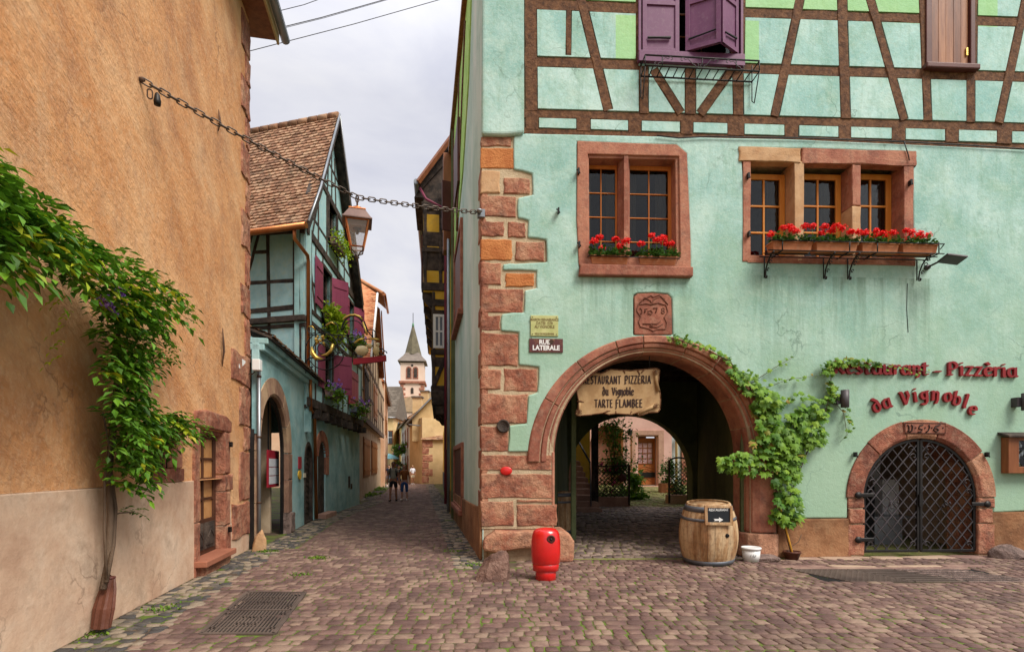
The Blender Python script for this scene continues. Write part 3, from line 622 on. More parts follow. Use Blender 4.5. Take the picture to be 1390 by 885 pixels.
bm(1404,-66,1353,169,12,'brace'); bm(1430,-66,1432,172,14); bm(1500,-66,1503,172,14); bm(1545,-66,1545,176,16)
for u0,u1 in ((713,731),(782,801),(852,870),(922,940),(986,1009),(1063,1083),(1136,1153),(1208,1227),(1280,1299),(1350,1371),(1424,1442),(1498,1516)):
    u=(u0+u1)/2; t=(u-713)/677; bm(u,160+19.5*t,u,177+21*t,u1-u0,'joist_end')
for i,(p,q,w,nm) in enumerate(beams):
    MB().beam(FA,p,q,w,-.05,(.030 if nm!='joist_end' else .012)+i*.0009,.013,max(2,int((Vector(q)-Vector(p)).length/.22))).build(nm,K['oak'],rest)
cov=[]
for p,q,w,nm in beams:
    p=Vector(p);q=Vector(q);d=(q-p).normalized();n=Vector((-d.y,d.x))*(w/2+.008); cov.append([tuple(p+n),tuple(p-n),tuple(q-n),tuple(q+n)])
out2=[f(713,178),(sE,fz(206,FY(1560))),(sE,f(1390,-64)[1]),f(713,-64)]
m=MB(); m.tri(FA,out2,[WP,WS],-.03,.045,cov); m.build('infill_panel',K['mint_l'],rest,bevel=.045,seg=3)
# ---- window surrounds
def surround(parts,mt,name,n1,bev=.02):
    mb=MB()
    for poly in parts: mb.tri(FA,[f(*q) for q in poly],[],-.05,n1)
    return mb
fa=MB().tri(FA,[f(*q) for q in [(783,194),(858,197),(917,199),(931,211),(936,330),(936,366),(785,362),(782,300)]],[[f(*q) for q in [(797,212),(920,215),(922,352),(798,348)]]],-.06,.065)
fa.tri(FA,[f(*q) for q in [(790,206),(924,209),(927,356),(791,350)]],[[f(*q) for q in [(799,216),(916,218),(917,352),(800,349)]]],-.3,.03)
wsur=fa.build('window_surround',K['red2'],rest,bevel=.015,seg=2)
MB().tri(FA,[f(784,377),f(786,362),f(937,366),f(937,379)],[],-.1,.15).build('window_sill',K['red2'],wsur,bevel=.02)
mb=MB(); s_=f(849,210)[0]; w_=6.2*px
pr_=[(s_-w_*1.3,-.32),(s_-w_*1.3,-.1),(s_-w_*.6,.0),(s_-w_*.5,.05),(s_+w_*.5,.05),(s_+w_*.6,.0),(s_+w_*1.3,-.1),(s_+w_*1.3,-.32)]
def vpris(mb,fr,pr,z0,z1):
    k=len(pr); mb.add([fr.P(a,n,z) for z in (z0,z1) for a,n in pr],[[i,(i+1)%k,k+(i+1)%k,k+i] for i in range(k)]+[list(range(k))[::-1],list(range(k,2*k))])
vpris(mb,FA,pr_,f(849,362)[1],f(849,211)[1]); mb.build('mullion',K['red2'],wsur,bevel=.006)
# window B
lint=MB().block(FA,f(1001,202)[0],f(1084,202)[0],-.1,.075,f(1001,221)[1],f(1001,202)[1],.02,.008,5).build('window_lintel',K['tan'],rest,label='pale tan half of the lintel')
lint2=MB().block(FA,f(1086,202)[0],f(1241,208)[0],-.1,.07,f(1160,226)[1],f(1160,206)[1],.02,.008,6).build('window_lintel',K['red2'],rest)
def sj(u0,u1,v0,v1,mt,nm='window_jamb',nn=.06):
    a=f(u0,v1); b=f(u1,v0); return MB().block(FA,a[0],b[0],-.36,nn,a[1],b[1],.018,.006,5).build(nm,mt,rest)
sj(1006.5,1017,221,357,K['red2']); sj(1224,1237,226,357,K['red2']); sj(1076,1089,221,357,K['tan'],'mullion'); sj(1154,1165.5,226,281,K['red2'],'mullion'); sj(1154,1165.5,282,357,K['tan'],'mullion')
MB().block(FA,f(1013,357)[0],f(1240,357)[0],-.36,.06,f(1120,360)[1],f(1120,350)[1],.015,.006,8).build('window_sill',K['red2'],rest)
# ---- casements
def casement(fr,s0,s1,z0,z1,n,cols,rows,mt,parent,fw=.07,bw=.022,name='casement',th=.06):
    mb=MB(); mb.tri(fr,[(s0,z0),(s1,z0),(s1,z1),(s0,z1)],[[(s0+fw,z0+fw),(s1-fw,z0+fw),(s1-fw,z1-fw),(s0+fw,z1-fw)]],n-th,n)
    for i in range(1,cols): x=s0+fw+(s1-s0-2*fw)*i/cols; mb.box(fr,x-bw/2,x+bw/2,n-th*.7,n-.006,z0+fw,z1-fw)
    for i in range(1,rows): z=z0+fw+(z1-z0-2*fw)*i/rows; mb.box(fr,s0+fw,s1-fw,n-th*.66,n-.008,z-bw/2,z+bw/2)
    c=mb.build(name,mt,parent,bevel=.006,seg=1)
    g_=MB(); g_.box(fr,s0+fw*.7,s1-fw*.7,n-th*.6,n-th*.5,z0+fw*.7,z1-fw*.7); g_.build('pane',K['glass'],c)
    return c
def room(fr,s0,s1,z0,z1,n0,parent,depth=1.2,curt=True,mt=None):
    mb=MB(); 
    for a in ((s0,s1,n0-depth-.05,n0-depth,z0,z1),(s0-.05,s0,n0-depth,n0,z0,z1),(s1,s1+.05,n0-depth,n0,z0,z1),(s0,s1,n0-depth,n0,z0-.05,z0),(s0,s1,n0-depth,n0,z1,z1+.05)): mb.box(fr,*a)
    mb.build('interior',mt or K['room'],parent)
    if curt:
        cb=MB(); k=40
        for (a,b,zt,zz) in ((s0+.02,s0+(s1-s0)*.30,z1-.02,z0+.05),(s1-(s1-s0)*.28,s1-.02,z1-.02,z0+.05)):
            vs=[fr.P(a+(b-a)*i/k,n0-.16+.03*math.sin(i*1.1),z) for z in (zz,zt) for i in range(k+1)]
            cb.add(vs,[[i,i+1,k+2+i,k+1+i] for i in range(k)],True)
        cb.build('curtain',K['curtain'],parent,recalc=False)
sm=f(849,210)[0]
for a,b in ((f(792,0)[0]+.02,sm-.055),(sm+.055,f(918,0)[0])):
    casement(FA,a,b,f(850,361)[1],f(850,216)[1],-.2,2,4,K['wood'] if 0 else mat('amber_wood',[(.46,.14,.022),(.58,.20,.04)],rough=.45,bump=(30,.3,.005),stretch=(6,6,.6)),rest,.075,.02)
    room(FA,a,b,f(850,361)[1],f(850,216)[1],-.28,rest)
for a,b in ((1017,1076),(1089,1154),(1165.5,1224)):
    casement(FA,f(a,0)[0]+.005,f(b,0)[0]-.005,f(a,352)[1],f(a,226)[1],-.24,2,3,K['wood'],rest,.10,.035)
    room(FA,f(a,0)[0],f(b,0)[0],f(a,352)[1],f(a,226)[1],-.33,rest)
# iron shutter pins on the stone
for u,v in ((784,237),(785,335),(1012,243),(1013,321),(1230,252),(1144+12,617),(1333,617),(757,290)):
    a=f(u,v); mb=MB(); mb.wbox(FA.P(a[0],.1,a[1]),(.03,.08,.09)); mb.tube([FA.P(a[0]-.04,.12,a[1]+.02),FA.P(a[0],.13,a[1]),FA.P(a[0]+.02,.13,a[1]-.05)],.012,6); mb.build('shutter_hinge_pin',K['iron'],rest)
# ---- upper shuttered windows
def plank(fr,s0,s1,z0,z1,n0,n1,mt,parent,name='shutter',panels=2,rot=None,hinge=0):
    """framed panel shutter; rot: swings about its s0 (or s1) edge"""
    mb=MB(); w=.075; mb.box(fr,s0,s1,n0,n1,z0,z1)
    zs_=[z0+(z1-z0)*i/panels for i in range(panels+1)]
    for i in range(panels+1): z=zs_[i]; a=z if i==0 else z-w/2 if i<panels else z-w; mb.box(fr,s0,s1,n1,n1+.022,a,a+w)
    mb.box(fr,s0,s0+w,n1,n1+.0235,z0,z1); mb.box(fr,s1-w,s1,n1,n1+.0235,z0,z1)
    if rot:
        piv=fr.P(s0 if hinge==0 else s1,n0,0); Mx=Matrix.Translation(piv)@Matrix.Rotation(rot,4,'Z')@Matrix.Translation(-piv); mb.v=[Mx@v for v in mb.v]
    return mb
zu0,zu1=f(868,76)[1],f(868,-66)[1]
a0_,a1_=f(869,0)[0],f(1003,0)[0]
MB().tri(FA,[(a0_-.05,zu0-.06),(a1_+.05,zu0-.06),(a1_+.05,zu1),(a0_-.05,zu1)],[[(a0_+.0,zu0),(a1_-.0,zu0),(a1_,zu1-.1),(a0_,zu1-.1)]],-.2,.07).build('window_frame',K['purple'],rest,bevel=.008)
MB().tri(FA,[(a0_-.06,zu0-.17),(a1_+.06,zu0-.19),(a1_+.06,zu0+.02),(a0_-.06,zu0+.02)],[],.0,.12).build('window_sill',K['purple'],rest,bevel=.012)
casement(FA,a0_+.02,a1_-.02,zu0,zu1-.1,-.12,3,4,K['woodd'],rest); room(FA,a0_,a1_,zu0,zu1-.1,-.2,rest,curt=False)
sh=plank(FA,a0_+.02,f(920,0)[0],zu0+.02,zu1-.1,.03,.06,K['purple'],rest).build('shutter',K['purple'],rest,bevel=.005)
MB().beam(FA,f(877,57),f(908,57),.025,.075,.11).build('bolt',K['iron'],sh)
sA=f(998,0)[0]; w1=.42
# folding right-hand shutter: hinged leaf swung out, second leaf folded back across
pivA=Vector(FA.P(sA,.07,0)); pB=pivA+Vector((-.39,-.27,0)); pC=pivA+Vector((-.94,-.05,0))
for P0_,P1_ in ((pivA,pB),(pB,pC)):
    fr2=Fr((P0_.x,P0_.y),(P1_.x-P0_.x,P1_.y-P0_.y)); L=(P1_-P0_).length
    if fr2.nr.y>0: fr2=Fr((P1_.x,P1_.y),(P0_.x-P1_.x,P0_.y-P1_.y))
    s2=plank(fr2,0.005,L-.005,zu0+.03,zu1-.15,-.015,.015,K['purple'],rest).build('shutter',K['purple'],rest,bevel=.004,label='half-open folding shutter leaf')
    MB().beam(fr2,(.06,zu0+.22),(L-.08,zu0+.26),.022,.035,.06).build('bolt',K['iron'],s2)
# small brown window
b0,b1=f(1256,0)[0],f(1318,0)[0]; zb0=f(1287,93)[1]
MB().tri(FA,[(b0-.04,zb0-.02),(b1+.02,zb0-.02),(b1+.02,zu1),(b0-.04,zu1)],[[(b0+.07,zb0+.03),(b1-.07,zb0+.03),(b1-.07,zu1-.1),(b0+.07,zu1-.1)]],-.2,.075).build('window_frame',K['maroon'],rest,bevel=.01)
MB().box(FA,b0-.09,b1+.05,.0,.15,zb0-.1,zb0-.0).build('window_sill',K['maroon'],rest,bevel=.02)
ps=MB()
for i in range(5):
    w=(b1-b0-.16)/5; ps.box(FA,b0+.08+i*w+.002,b0+.08+(i+1)*w-.002,-.02,.03+.002*(i%2),zb0+.03,zu1-.12)
ps=ps.build('shutter',mat('varnished_board',[(.13,.04,.014),(.22,.075,.025),(.36,.15,.06)],rough=.45,bump=(30,.3,.005),stretch=(3,3,.3),island=.5),rest,bevel=.003)
MB().wbox(FA.P(b1-.12,.045,zb0+.28),(.03,.02,.14)).build('catch',K['gold'],ps)
# cables on the front
mb=MB()
mb.tube([FA.P(*((lambda q:(q[0],.075,q[1]))(f(u,v)))) for u,v in ((890,188),(920,191),(960,189),(1000,190),(1090,191),(1220,196),(1300,200),(1390,206),(1540,212))],.011,6)
mb.tube([FA.P(*((lambda q:(q[0],.09,q[1]))(f(u,v)))) for u,v in ((1222,196),(1225,206),(1228,215),(1229,222))],.01,6)
mb.tube([FA.P(*((lambda q:(q[0],.05,q[1]))(f(u,v)))) for u,v in ((1229,386),(1228,420),(1230,452))],.005,5)
mb.build('facade_cable',K['iron'],rest)
# ---- street-side wall
yE=-18.94   # far end along the side wall in s
sd_out=[(yE+9.54,0.0),(0,0),(0,TOPZ),(yE+9.54,TOPZ)]
L_=yE+9.54; LY=-11.46
m=MB()
k1,k2=SW.S(619),SW.S(628); k3,k4=SW.S(618.5),SW.S(629)
def hz(u,v): return SW.uv(u,v)
h1=[(k1,hz(620,425)[1]),(k2,hz(628,418)[1]),(k2,hz(628,340)[1]),(k1,hz(621,345)[1])]
h2=[(k3,.6),(k4,.6),(k4,2.1),(k3,2.1)]
m.tri(SW,sd_out,[h1,h2],-.5,0); m.build('side_wall',K['pale'],rest)
m=MB(); m.tri(SW,[(L_,0),(-.02,0),(-.02,.98),(-.6,.9),(-2.5,.86),(L_,.8)],[],0,.05); m.build('side_plinth',K['plinth'],rest,bevel=.02)
for (q,nm) in ((h1,'side_window_frame'),(h2,'side_window_frame')):
    s0,s1=min(x[0] for x in q),max(x[0] for x in q); z0,z1=min(x[1] for x in q),max(x[1] for x in q)
    MB().tri(SW,[(s0-.14,z0-.12),(s1+.14,z0-.12),(s1+.14,z1+.14),(s0-.14,z1+.14)],[[(s0+.02,z0),(s1-.02,z0),(s1-.02,z1),(s0+.02,z1)]],-.2,.07).build(nm,K['red2'],rest,bevel=.015)
    MB().box(SW,s0-.2,s1+.2,-.1,.14,z0-.2,z0-.06).build('side_window_sill',K['red2'],rest,bevel=.02)
    pb=MB(); 
    for i in range(3): w=(s1-s0)/3; pb.box(SW,s0+i*w+.01,s0+(i+1)*w-.01,-.06,.03,z0,z1)
    pb.build('side_shutter',K['maroon'],rest)
# lime upper part with slanting timbers
sq=lambda u,v,n=0: SW.uv(u,v,n)
m=MB(); m.tri(SW,[(L_,sq(612,560)[1]+3),( -7.2,8.3),(-4.3,9.0),(-2.6,10.2),(-1.6,TOPZ),(L_,TOPZ)],[],0,.03); m.build('side_lime_plaster',K['lime'],rest)
for p,q in (((-3.2,12),(-6.2,8.4)),((-5.2,12.2),(-6.2,8.4)),((-7.6,12.2),(-7.6,8)),((-10,12.2),(-8.2,8))):
    MB().beam(SW,p,q,.22,-.05,.06).build('side_brace',K['oak'],rest)
MB().tri(SW,[(-6.6,9.2),(-5.0,9.2),(-5.0,10.9),(-6.6,10.9)],[],.0,.10).build('side_shutter',K['maroon'],rest)
# projecting boarded casing at the far end under the eaves
MB().box(SW,L_-.05,L_+.40,.0,.30,8.9,TOPZ).build('corner_casing',K['woodd'],rest,bevel=.01)
MB().box(SW,L_+.45,-.2,.0,.14,TOPZ-.05,TOPZ+.1).build('eave_soffit',K['woodd'],rest)
mb=MB(); mb.tube([SW.P(L_+.6,.14,0.1),SW.P(L_+.6,.14,9.2)],.05,8); mb.build('rainwater_pipe',K['zinc'],rest)
# ---- body: back wall, ceilings, roof
PWL=Fr((.70,10.1),(1.0,6.6)); PWR=Fr((5.75,16.9),(-1.55,-6.9))
# passage walls
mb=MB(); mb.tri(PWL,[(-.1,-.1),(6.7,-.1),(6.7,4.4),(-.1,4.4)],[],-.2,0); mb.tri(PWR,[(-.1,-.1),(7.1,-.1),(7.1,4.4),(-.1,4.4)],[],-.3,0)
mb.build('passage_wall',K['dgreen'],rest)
Z3=Vector((0,0,1))
mb=MB(); q=[(-.6,9.9),(11,10.4),(11,17.2),(-1.9,17.2)]
def slab(mb,q,z0,z1): mb.add([(x,y,z0) for x,y in q]+[(x,y,z1) for x,y in q],[[0,1,2,3],[7,6,5,4]]+[[i,(i+1)%4,4+(i+1)%4,4+i] for i in range(4)])
slab(mb,[(.2,10.0),(6.4,10.2),(6.4,16.9),(.2,16.9)],4.4,4.6); mb.build('ceiling_slab',K['dark'],rest)
for i in range(7):
    y=10.7+i*.95; MB().wbox((3.3,y,4.3),(6,.2,.2),.05).build('ceiling_joist',K['dark'],rest)
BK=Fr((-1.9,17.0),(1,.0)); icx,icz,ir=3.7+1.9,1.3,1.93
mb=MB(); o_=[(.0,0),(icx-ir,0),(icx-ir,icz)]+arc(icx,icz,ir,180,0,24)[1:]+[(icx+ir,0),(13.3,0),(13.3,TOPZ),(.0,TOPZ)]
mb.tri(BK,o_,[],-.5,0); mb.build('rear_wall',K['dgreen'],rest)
mb=MB(); mb.tri(Fr((10.2,17.2),(0,-1)),[(0,0),(7.0,0),(7,TOPZ),(0,TOPZ)],[],-.2,0); mb.build('party_wall',K['pale'],rest)
mb=MB(); slab(mb,[(-.5,9.5),(10.5,10.1),(10.3,17.3),(-1.9,17.3)],TOPZ,TOPZ+.2); slab(mb,[(-1.9,17.3),(3,17.3),(3,21),(-2.5,21)],TOPZ,TOPZ+.2); mb.build('roof_deck',K['slate'],rest)
# cellar room behind the gate
cs0,cs1=gcx-1.5,gcx+1.6
mb=MB()
for a in ((cs0,cs1,-3.4,-3.3,0,2.6),(cs0-.1,cs0,-3.4,-.62,0,2.6),(cs1,cs1+.1,-3.4,-.62,0,2.6),(cs0,cs1,-3.4,-.62,2.5,2.6)): mb.box(FA,*a)
mb.build('cellar_wall',mat('cellar_plaster',[(.45,.33,.23),(.58,.45,.34)],bump=(10,.5,.02)),rest)
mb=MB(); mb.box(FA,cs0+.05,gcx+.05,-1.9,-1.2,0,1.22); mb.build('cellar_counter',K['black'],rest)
mb=MB(); mb.box(FA,gcx+.75,gcx+1.12,-2.2,-1.9,0,1.35); mb.box(FA,gcx+.35,gcx+1.15,-2.6,-2.5,1.35,2.5); mb.build('cellar_pillar',K['white'],rest)
mb=MB(); mb.box(FA,gcx+.1,gcx+.72,-1.8,-1.3,.0,.55); mb.box(FA,gcx+.06,gcx+1.0,-1.82,-1.28,.56,.60); mb.build('cellar_chest',K['zinc'],rest)
# ================================================================ things on and before the restaurant
# ---- cellar gate (two leaves)
gt=thing('cellar_gate','black wrought iron lattice double gate closing the low cellar arch','gate',FA.P(gcx,0,.05))
GR=GRI-.03; gb=.10; gn=.0; gc=gcz
def inside(x,z,pad=0):
    return z>gb+pad and abs(x)<GR-pad and (z<gc or x*x+(z-gc)**2<(GR-pad)**2)
for sd in (-1,1):
    lf=MB()
    # frame
    k=18; A=[90-sd*0+(-sd)*90*j/k for j in range(k+1)]
    path=[(sd*.03,gb),(sd*GR,gb),(sd*GR,gc)]+[(GR*math.cos(math.radians(a)),gc+GR*math.sin(math.radians(a))) for a in A[::-1]][1:-1]+[(sd*.03,gc+GR)]
    for a,b in zip(path,path[1:]+path[:1]): lf.beam(FA,(gcx+a[0],a[1]),(gcx+b[0],b[1]),.045,gn-.02,gn+.02,0,1)
    fr_=lf.build('gate_frame',K['iron'],gt)
    lt=MB(); sp=.205
    for dgn in (1,-1):
        for i in range(-22,23):
            # line x*dgn... : z = gb + dgn*(x) + i*sp*1.25
            pts=[]; 
            for j in range(241):
                x=-GR+2*GR*j/240; z=gb+.05+dgn*x*1.18+i*sp*1.18
                if x*sd>.035 and inside(x,z,.01): pts.append((x,z))
            if len(pts)>3: lt.beam(FA,(gcx+pts[0][0],pts[0][1]),(gcx+pts[-1][0],pts[-1][1]),.0185,gn-.012+(.006 if dgn>0 else -.004),gn+.008+(.006 if dgn>0 else -.004),0,1)
    lt.build('lattice',K['irong'],gt)
    sc=MB()
    def curl(cx,cz,r,sx,sz,st=0): sc.tube([FA.P(gcx+cx+sx*(r*(1-t/14))*math.cos(st+t*.42),gn+.022,cz+sz*(r*(1-t/14))*math.sin(st+t*.42)) for t in range(13)],.009,5)
    for cx,cz in ((sd*.12,gb+.12),(sd*(GR-.12),gb+.12),(sd*.16,gc+GR-.16),(sd*.12,gc+GR-.3),(sd*(GR-.12),gc+.1),(sd*(GR-.16),gc+.28)): curl(cx,cz,.07,sd,1)
    for _ in range(12): sc.lathe(FA.P(gcx+sd*.5+U(-.08,.08),gn+.03,gc-.12+U(-.06,.05)),[(0,-.022),(.02,0),(0,.022)],6)
    sc.build('scroll_ornament',K['irong'],gt)
    for zh in ((gc+.05,.32) if sd<0 else (gc-.12,)):
        h=MB(); h.beam(FA,(gcx+sd*(GR-.12),zh),(gcx+sd*(GR+.17),zh),.07,.085,.10,0,1); h.lathe(FA.P(gcx+sd*(GR+.17),.1,zh),[(0,-.012),(.06,-.01),(.06,.01),(0,.012)],14,ax=Matrix.Rotation(PI/2,3,'X')); h.build('hinge_plate',K['iron'],gt)
MB().wbox(FA.P(gcx,.03,gc-.05),(.06,.05,.22)).build('lock_case',K['iron'],gt)
# ---- letters
l1=thing('wall_lettering','oxblood raised letters reading Restaurant - Pizzèria on the mint wall','lettering',FA.P(f(1250,510)[0],.05,f(1250,512)[1]))
def line_letters(root,txt,u0,v0,u1,v1,hx,mt):
    a=f(u0,v0); b=f(u1,v1); W=b[0]-a[0]; tot=sum(G[c][0]+.12 for c in txt)-.12; sx=W/(tot*hx); x=a[0]
    for c in txt:
        t=(x-a[0])/W; z=a[1]+(b[1]-a[1])*t
        if c!=' ': pen(c,FA,x,z,hx,.05,.095,.085,28,0,sx).build('letter',mt,root)
        x+=(G[c][0]+.12)*hx*sx
line_letters(l1,'Restaurant',1128,508,1255,510,.165,K['letter']); line_letters(l1,'-',1262,512,1273,513,.165,K['letter']); line_letters(l1,'Pizzèria',1281,510,1374,513,.165,K['letter'])
l2=thing('wall_lettering','oxblood raised letters reading da Vignoble in a bow above the cellar arch','lettering',FA.P(f(1250,545)[0],.05,f(1250,560)[1]))
for txt,pos_ in (('da',[(1183,561,22),(1196,556,18)]),('Vignoble',[(1219,551,10),(1236,546,6),(1245,545,3),(1259,544,-4),(1275,545,-10),(1287,549,-15),(1301,553,-19),(1308,561,-24)])):
    for c,(u,v,r_) in zip(txt,pos_):
        a=f(u,v); pen(c,FA,a[0],a[1]+.0,.168,.05,.095,.088,28,math.radians(r_),1.12).build('letter',K['letter'],l2)
# ---- wall lamps
def wlamp(u,v,lab,side):
    a=f(u,v); t=thing('wall_lamp',lab,'wall lamp',FA.P(a[0],.045,a[1]),'cylinder wall lamps beside the lettering')
    MB().tube([FA.P(a[0],.2,a[1]-.155),FA.P(a[0],.2,a[1]-.15),FA.P(a[0],.2,a[1]+.155)],[.06,.068,.068],20).build('lamp_body',K['greyp'],t,smooth=None)
    MB().box(FA,a[0]-.13 if side<0 else a[0]-.14,a[0]-.02,.045,.17,a[1]-.085,a[1]+.085).build('mounting_box',K['greyp'],t,bevel=.006)
wlamp(1137,543,'anthracite cylinder wall lamp half wrapped in vine leaves',-1); wlamp(1378,547,'anthracite cylinder wall lamp above the wooden menu case',-1)
# ---- menu case
a=f(1355,642); t=thing('menu_case','brown wooden glazed menu case hung on the mint wall at the right edge','menu case',FA.P(a[0]+.5,.05,a[1]))
b=f(1355,594); e=FA.S(1440)
MB().tri(FA,[(a[0],a[1]),(e,a[1]),(e,b[1]),(a[0],b[1])],[[(a[0]+.2,a[1]+.12),(e-.1,a[1]+.12),(e-.1,b[1]-.06),(a[0]+.2,b[1]-.06)]],.05,.2).build('case_body',K['woodd'],t,bevel=.008)
mb=MB(); mb.add([FA.P(s,n,z) for s,n,z in ((a[0]-.06,.04,b[1]+.05),(e+.06,.04,b[1]+.05),(e+.06,.27,b[1]),(a[0]-.06,.27,b[1]),(a[0]-.06,.04,b[1]+.1),(e+.06,.04,b[1]+.1),(e+.06,.27,b[1]+.03),(a[0]-.06,.27,b[1]+.03))],[[0,1,2,3],[4,7,6,5],[0,4,5,1],[1,5,6,2],[2,6,7,3],[3,7,4,0]]); mb.build('case_roof',K['dark'],t)
MB().box(FA,a[0]+.19,e-.09,.06,.07,a[1]+.1,b[1]-.05).build('case_back',K['woodd'],t)
for i in range(3): MB().box(FA,a[0]+.22+i*.26,a[0]+.45+i*.26,.075,.078,a[1]+.13,b[1]-.07).build('menu_sheet',K['paper'],t)
mb=MB()
for i in range(14):
    for j in range(2):
        z=b[1]-.11-i*.023; mb.box(FA,a[0]+.24+j*.26,a[0]+.24+j*.26+U(.1,.19),.0785,.0795,z,z+.008)
mb.build('menu_print',K['ink'],t)
MB().box(FA,a[0]+.19,e-.09,.15,.155,a[1]+.1,b[1]-.05).build('case_glass',K['glass'],t)
# ---- plaques
a=f(720,457); b=f(757,430)
t=thing('information_plaque','small yellowed plaque with brown writing above the street name plate','plaque',FA.P((a[0]+b[0])/2,.05,a[1]))
MB().box(FA,a[0],b[0],.045,.07,a[1],b[1]).build('plate',K['yplq'],t,bevel=.003)
mb=MB(); cs=(a[0]+b[0])/2
for i,(tx,sz) in enumerate((('MAISON RENAISSANCE',.062),('DATEE 1578',.07),('AU VIGNOBLE',.07),('',.04),('VILLE DE RIQUEWIHR',.045))):
    if tx: text_mesh(mb,tx,FA,cs,.072,b[1]-.075-i*.062,sz,.0015,.0015,sx=.78)
mb.build('writing',mat('brown_ink',[(.20,.15,.06)],bump=None),t)
mb=MB()
for x in (a[0]+.03,b[0]-.03):
    for z in (a[1]+.03,b[1]-.03): mb.lathe(FA.P(x,.072,z),[(0,-.004),(.012,0),(0,.008)],8)
mb.build('screw',K['rust'],t)
MB().box(FA,a[0]+.02,b[0]+.01,.045,.055,a[1]-.075,a[1]-.02).build('glass_strip',K['mint'],t)
a=f(718,479); b=f(763.5,461); cs=(a[0]+b[0])/2
t=thing('street_name_plate','maroon enamel street plate reading RUE LATERALE with rusty chips','street sign',FA.P(cs,.05,a[1]))
MB().box(FA,a[0],b[0],.045,.065,a[1],b[1]).build('plate',K['plqm'],t,bevel=.004)
mb=MB(); text_mesh(mb,'RUE',FA,cs-.03,.067,b[1]-.065,.105,.0015,.004); text_mesh(mb,'LATERALE',FA,cs,.067,a[1]+.075,.115,.0015,.0045,sx=.92); mb.build('writing',K['white'],t)
mb=MB(); mb.add([FA.P(cs+.09+.04*math.cos(q)*(1+.3*math.sin(3*q)),.070,b[1]-.06+.04*math.sin(q)) for q in [i*.5 for i in range(12)]],[list(range(12))]); mb.build('rust_chip',K['rust'],t,recalc=False)
# reflectors
a=f(687,639); mb=MB(); mb.lathe(FA.P(a[0],.04,a[1]),[(.0,-.01),(.10,-.01),(.105,.006),(.09,.014),(0,.016)],20,ax=Matrix.Rotation(PI/2,3,'X'),sy=.72)
mb.build('reflector_disc',K['hyd'],label='oval red reflector screwed to the quoins above the red hydrant',cat='reflector')
a=f(683,578.5); mb=MB(); mb.lathe(FA.P(a[0],.05,a[1]),[(.0,-.02),(.115,-.02),(.115,.015),(.09,.02),(.085,.01),(0,.012)],20,ax=Matrix.Rotation(PI/2,3,'X'))
mb.build('iron_disc',K['dark'],label='round dark rusty iron disc on the corner quoins',cat='disc')
# chain fixing on corner handled with the chain
# ---- parchment sign hanging in the arch
sn=-.20; a=f(784,564); 
SG=lambda u,v: FA.uv(u,v,sn)
zc=lambda x,y:(770+x/9.836,490+y/9.833)
outl=[(140,270),(230,215),(380,150),(440,165),(500,150),(545,125),(590,110),(680,120),(750,125),(800,125),(850,130),(930,120),(1000,115),(1060,108),(1130,100),(1190,98),(1235,120),(1225,200),(1215,320),(1240,420),(1245,500),(1240,640),(1215,680),(1080,690),(960,735),(920,690),(870,715),(800,710),(640,700),(560,715),(480,690),(330,715),(180,730),(130,730),(112,700),(135,650),(155,550),(125,400)]
o_=[SG(*zc(*q)) for q in outl]
t=thing('hanging_sign','tan parchment-scroll board reading RESTAURANT PIZZERIA du Vignoble TARTE FLAMBEE','sign',FA.P(SG(838,530)[0],sn,min(p[1] for p in o_)))
mb=MB(); mb.tri(FA,o_,[],sn-.03,sn); mb.build('board',K['parch'],t,bevel=.008)
mb=MB()
for i in range(len(o_)):
    p,q=o_[i],o_[(i+1)%len(o_)]; mb.tube([FA.P(p[0],sn-.004,p[1]),FA.P(q[0],sn-.004,q[1])],.012,6)
for l in ([(495,150),(520,135),(548,110)],[(750,125),(765,150),(772,172)],[(935,120),(955,150),(955,178)],[(1025,120),(1000,145),(980,168)],[(130,540),(180,535),(225,550)],[(480,700),(530,670),(580,660)],[(650,665),(652,700)],[(860,672),(835,710)]):
    mb.tube([FA.P(SG(*zc(*q))[0],sn+.002,SG(*zc(*q))[1]) for q in l],[.014]*(len(l)-1)+[.004],6)
mb.build('burnt_edge',K['parchd'],t)
mb=MB()
for l,r_ in (([(1175,130),(1180,250),(1210,400)],.035),([(935,705),(1070,640),(1190,590)],.038),([(165,560),(155,690)],.022),([(165,290),(150,350)],.03)):
    P_=[FA.P(SG(*zc(*q))[0],sn+.015,SG(*zc(*q))[1]) for q in l]; mb.tube(P_,[r_*.8]*(len(P_)-1)+[r_],10)
mb.build('rolled_corner',K['parch'],t)
mb=MB()
for cx,cy,r_ in ((1168,150,38),(1180,605,36),(160,688,30)):
    for rr in (1,.62,.3): mb.tube([FA.P(SG(*zc(cx+r_*rr*math.cos(q),cy+r_*rr*math.sin(q)))[0],sn+.055,SG(*zc(cx+r_*rr*math.cos(q),cy+r_*rr*math.sin(q)))[1]) for q in [i*.5 for i in range(13)]],.005,5)
mb.build('roll_end',K['parchd'],t)
mb=MB()
def sgl(txt,x0,x1,yb,hpx,nib=.1,gap=.16):
    a_=SG(*zc(x0,yb)); b_=SG(*zc(x1,yb)); H=hpx/9.83*FA.Y(838,sn)/F; h=H/1.42; W=b_[0]-a_[0]; tot=sum(G[c][0]+gap for c in txt)-gap; sx=W/(tot*h); x=a_[0]
    for c in txt:
        if c!=' ': pen(c,FA,x,a_[1]+(b_[1]-a_[1])*(x-a_[0])/W,h,sn+.001,sn+.006,nib,15,0,sx,mb)
        x+=(G[c][0]+gap)*h*sx
sgl('RESTAURANT',210,715,305,105); sgl('PIZZÈRIA',765,1115,300,105); sgl('du',470,550,455,105); sgl('Vignoble',595,885,455,100,.11,.1); sgl('TARTE',365,605,618,105); sgl('FLAMBEE',645,1003,615,105)
mb.build('writing',K['ink'],t)
mb=MB(); 
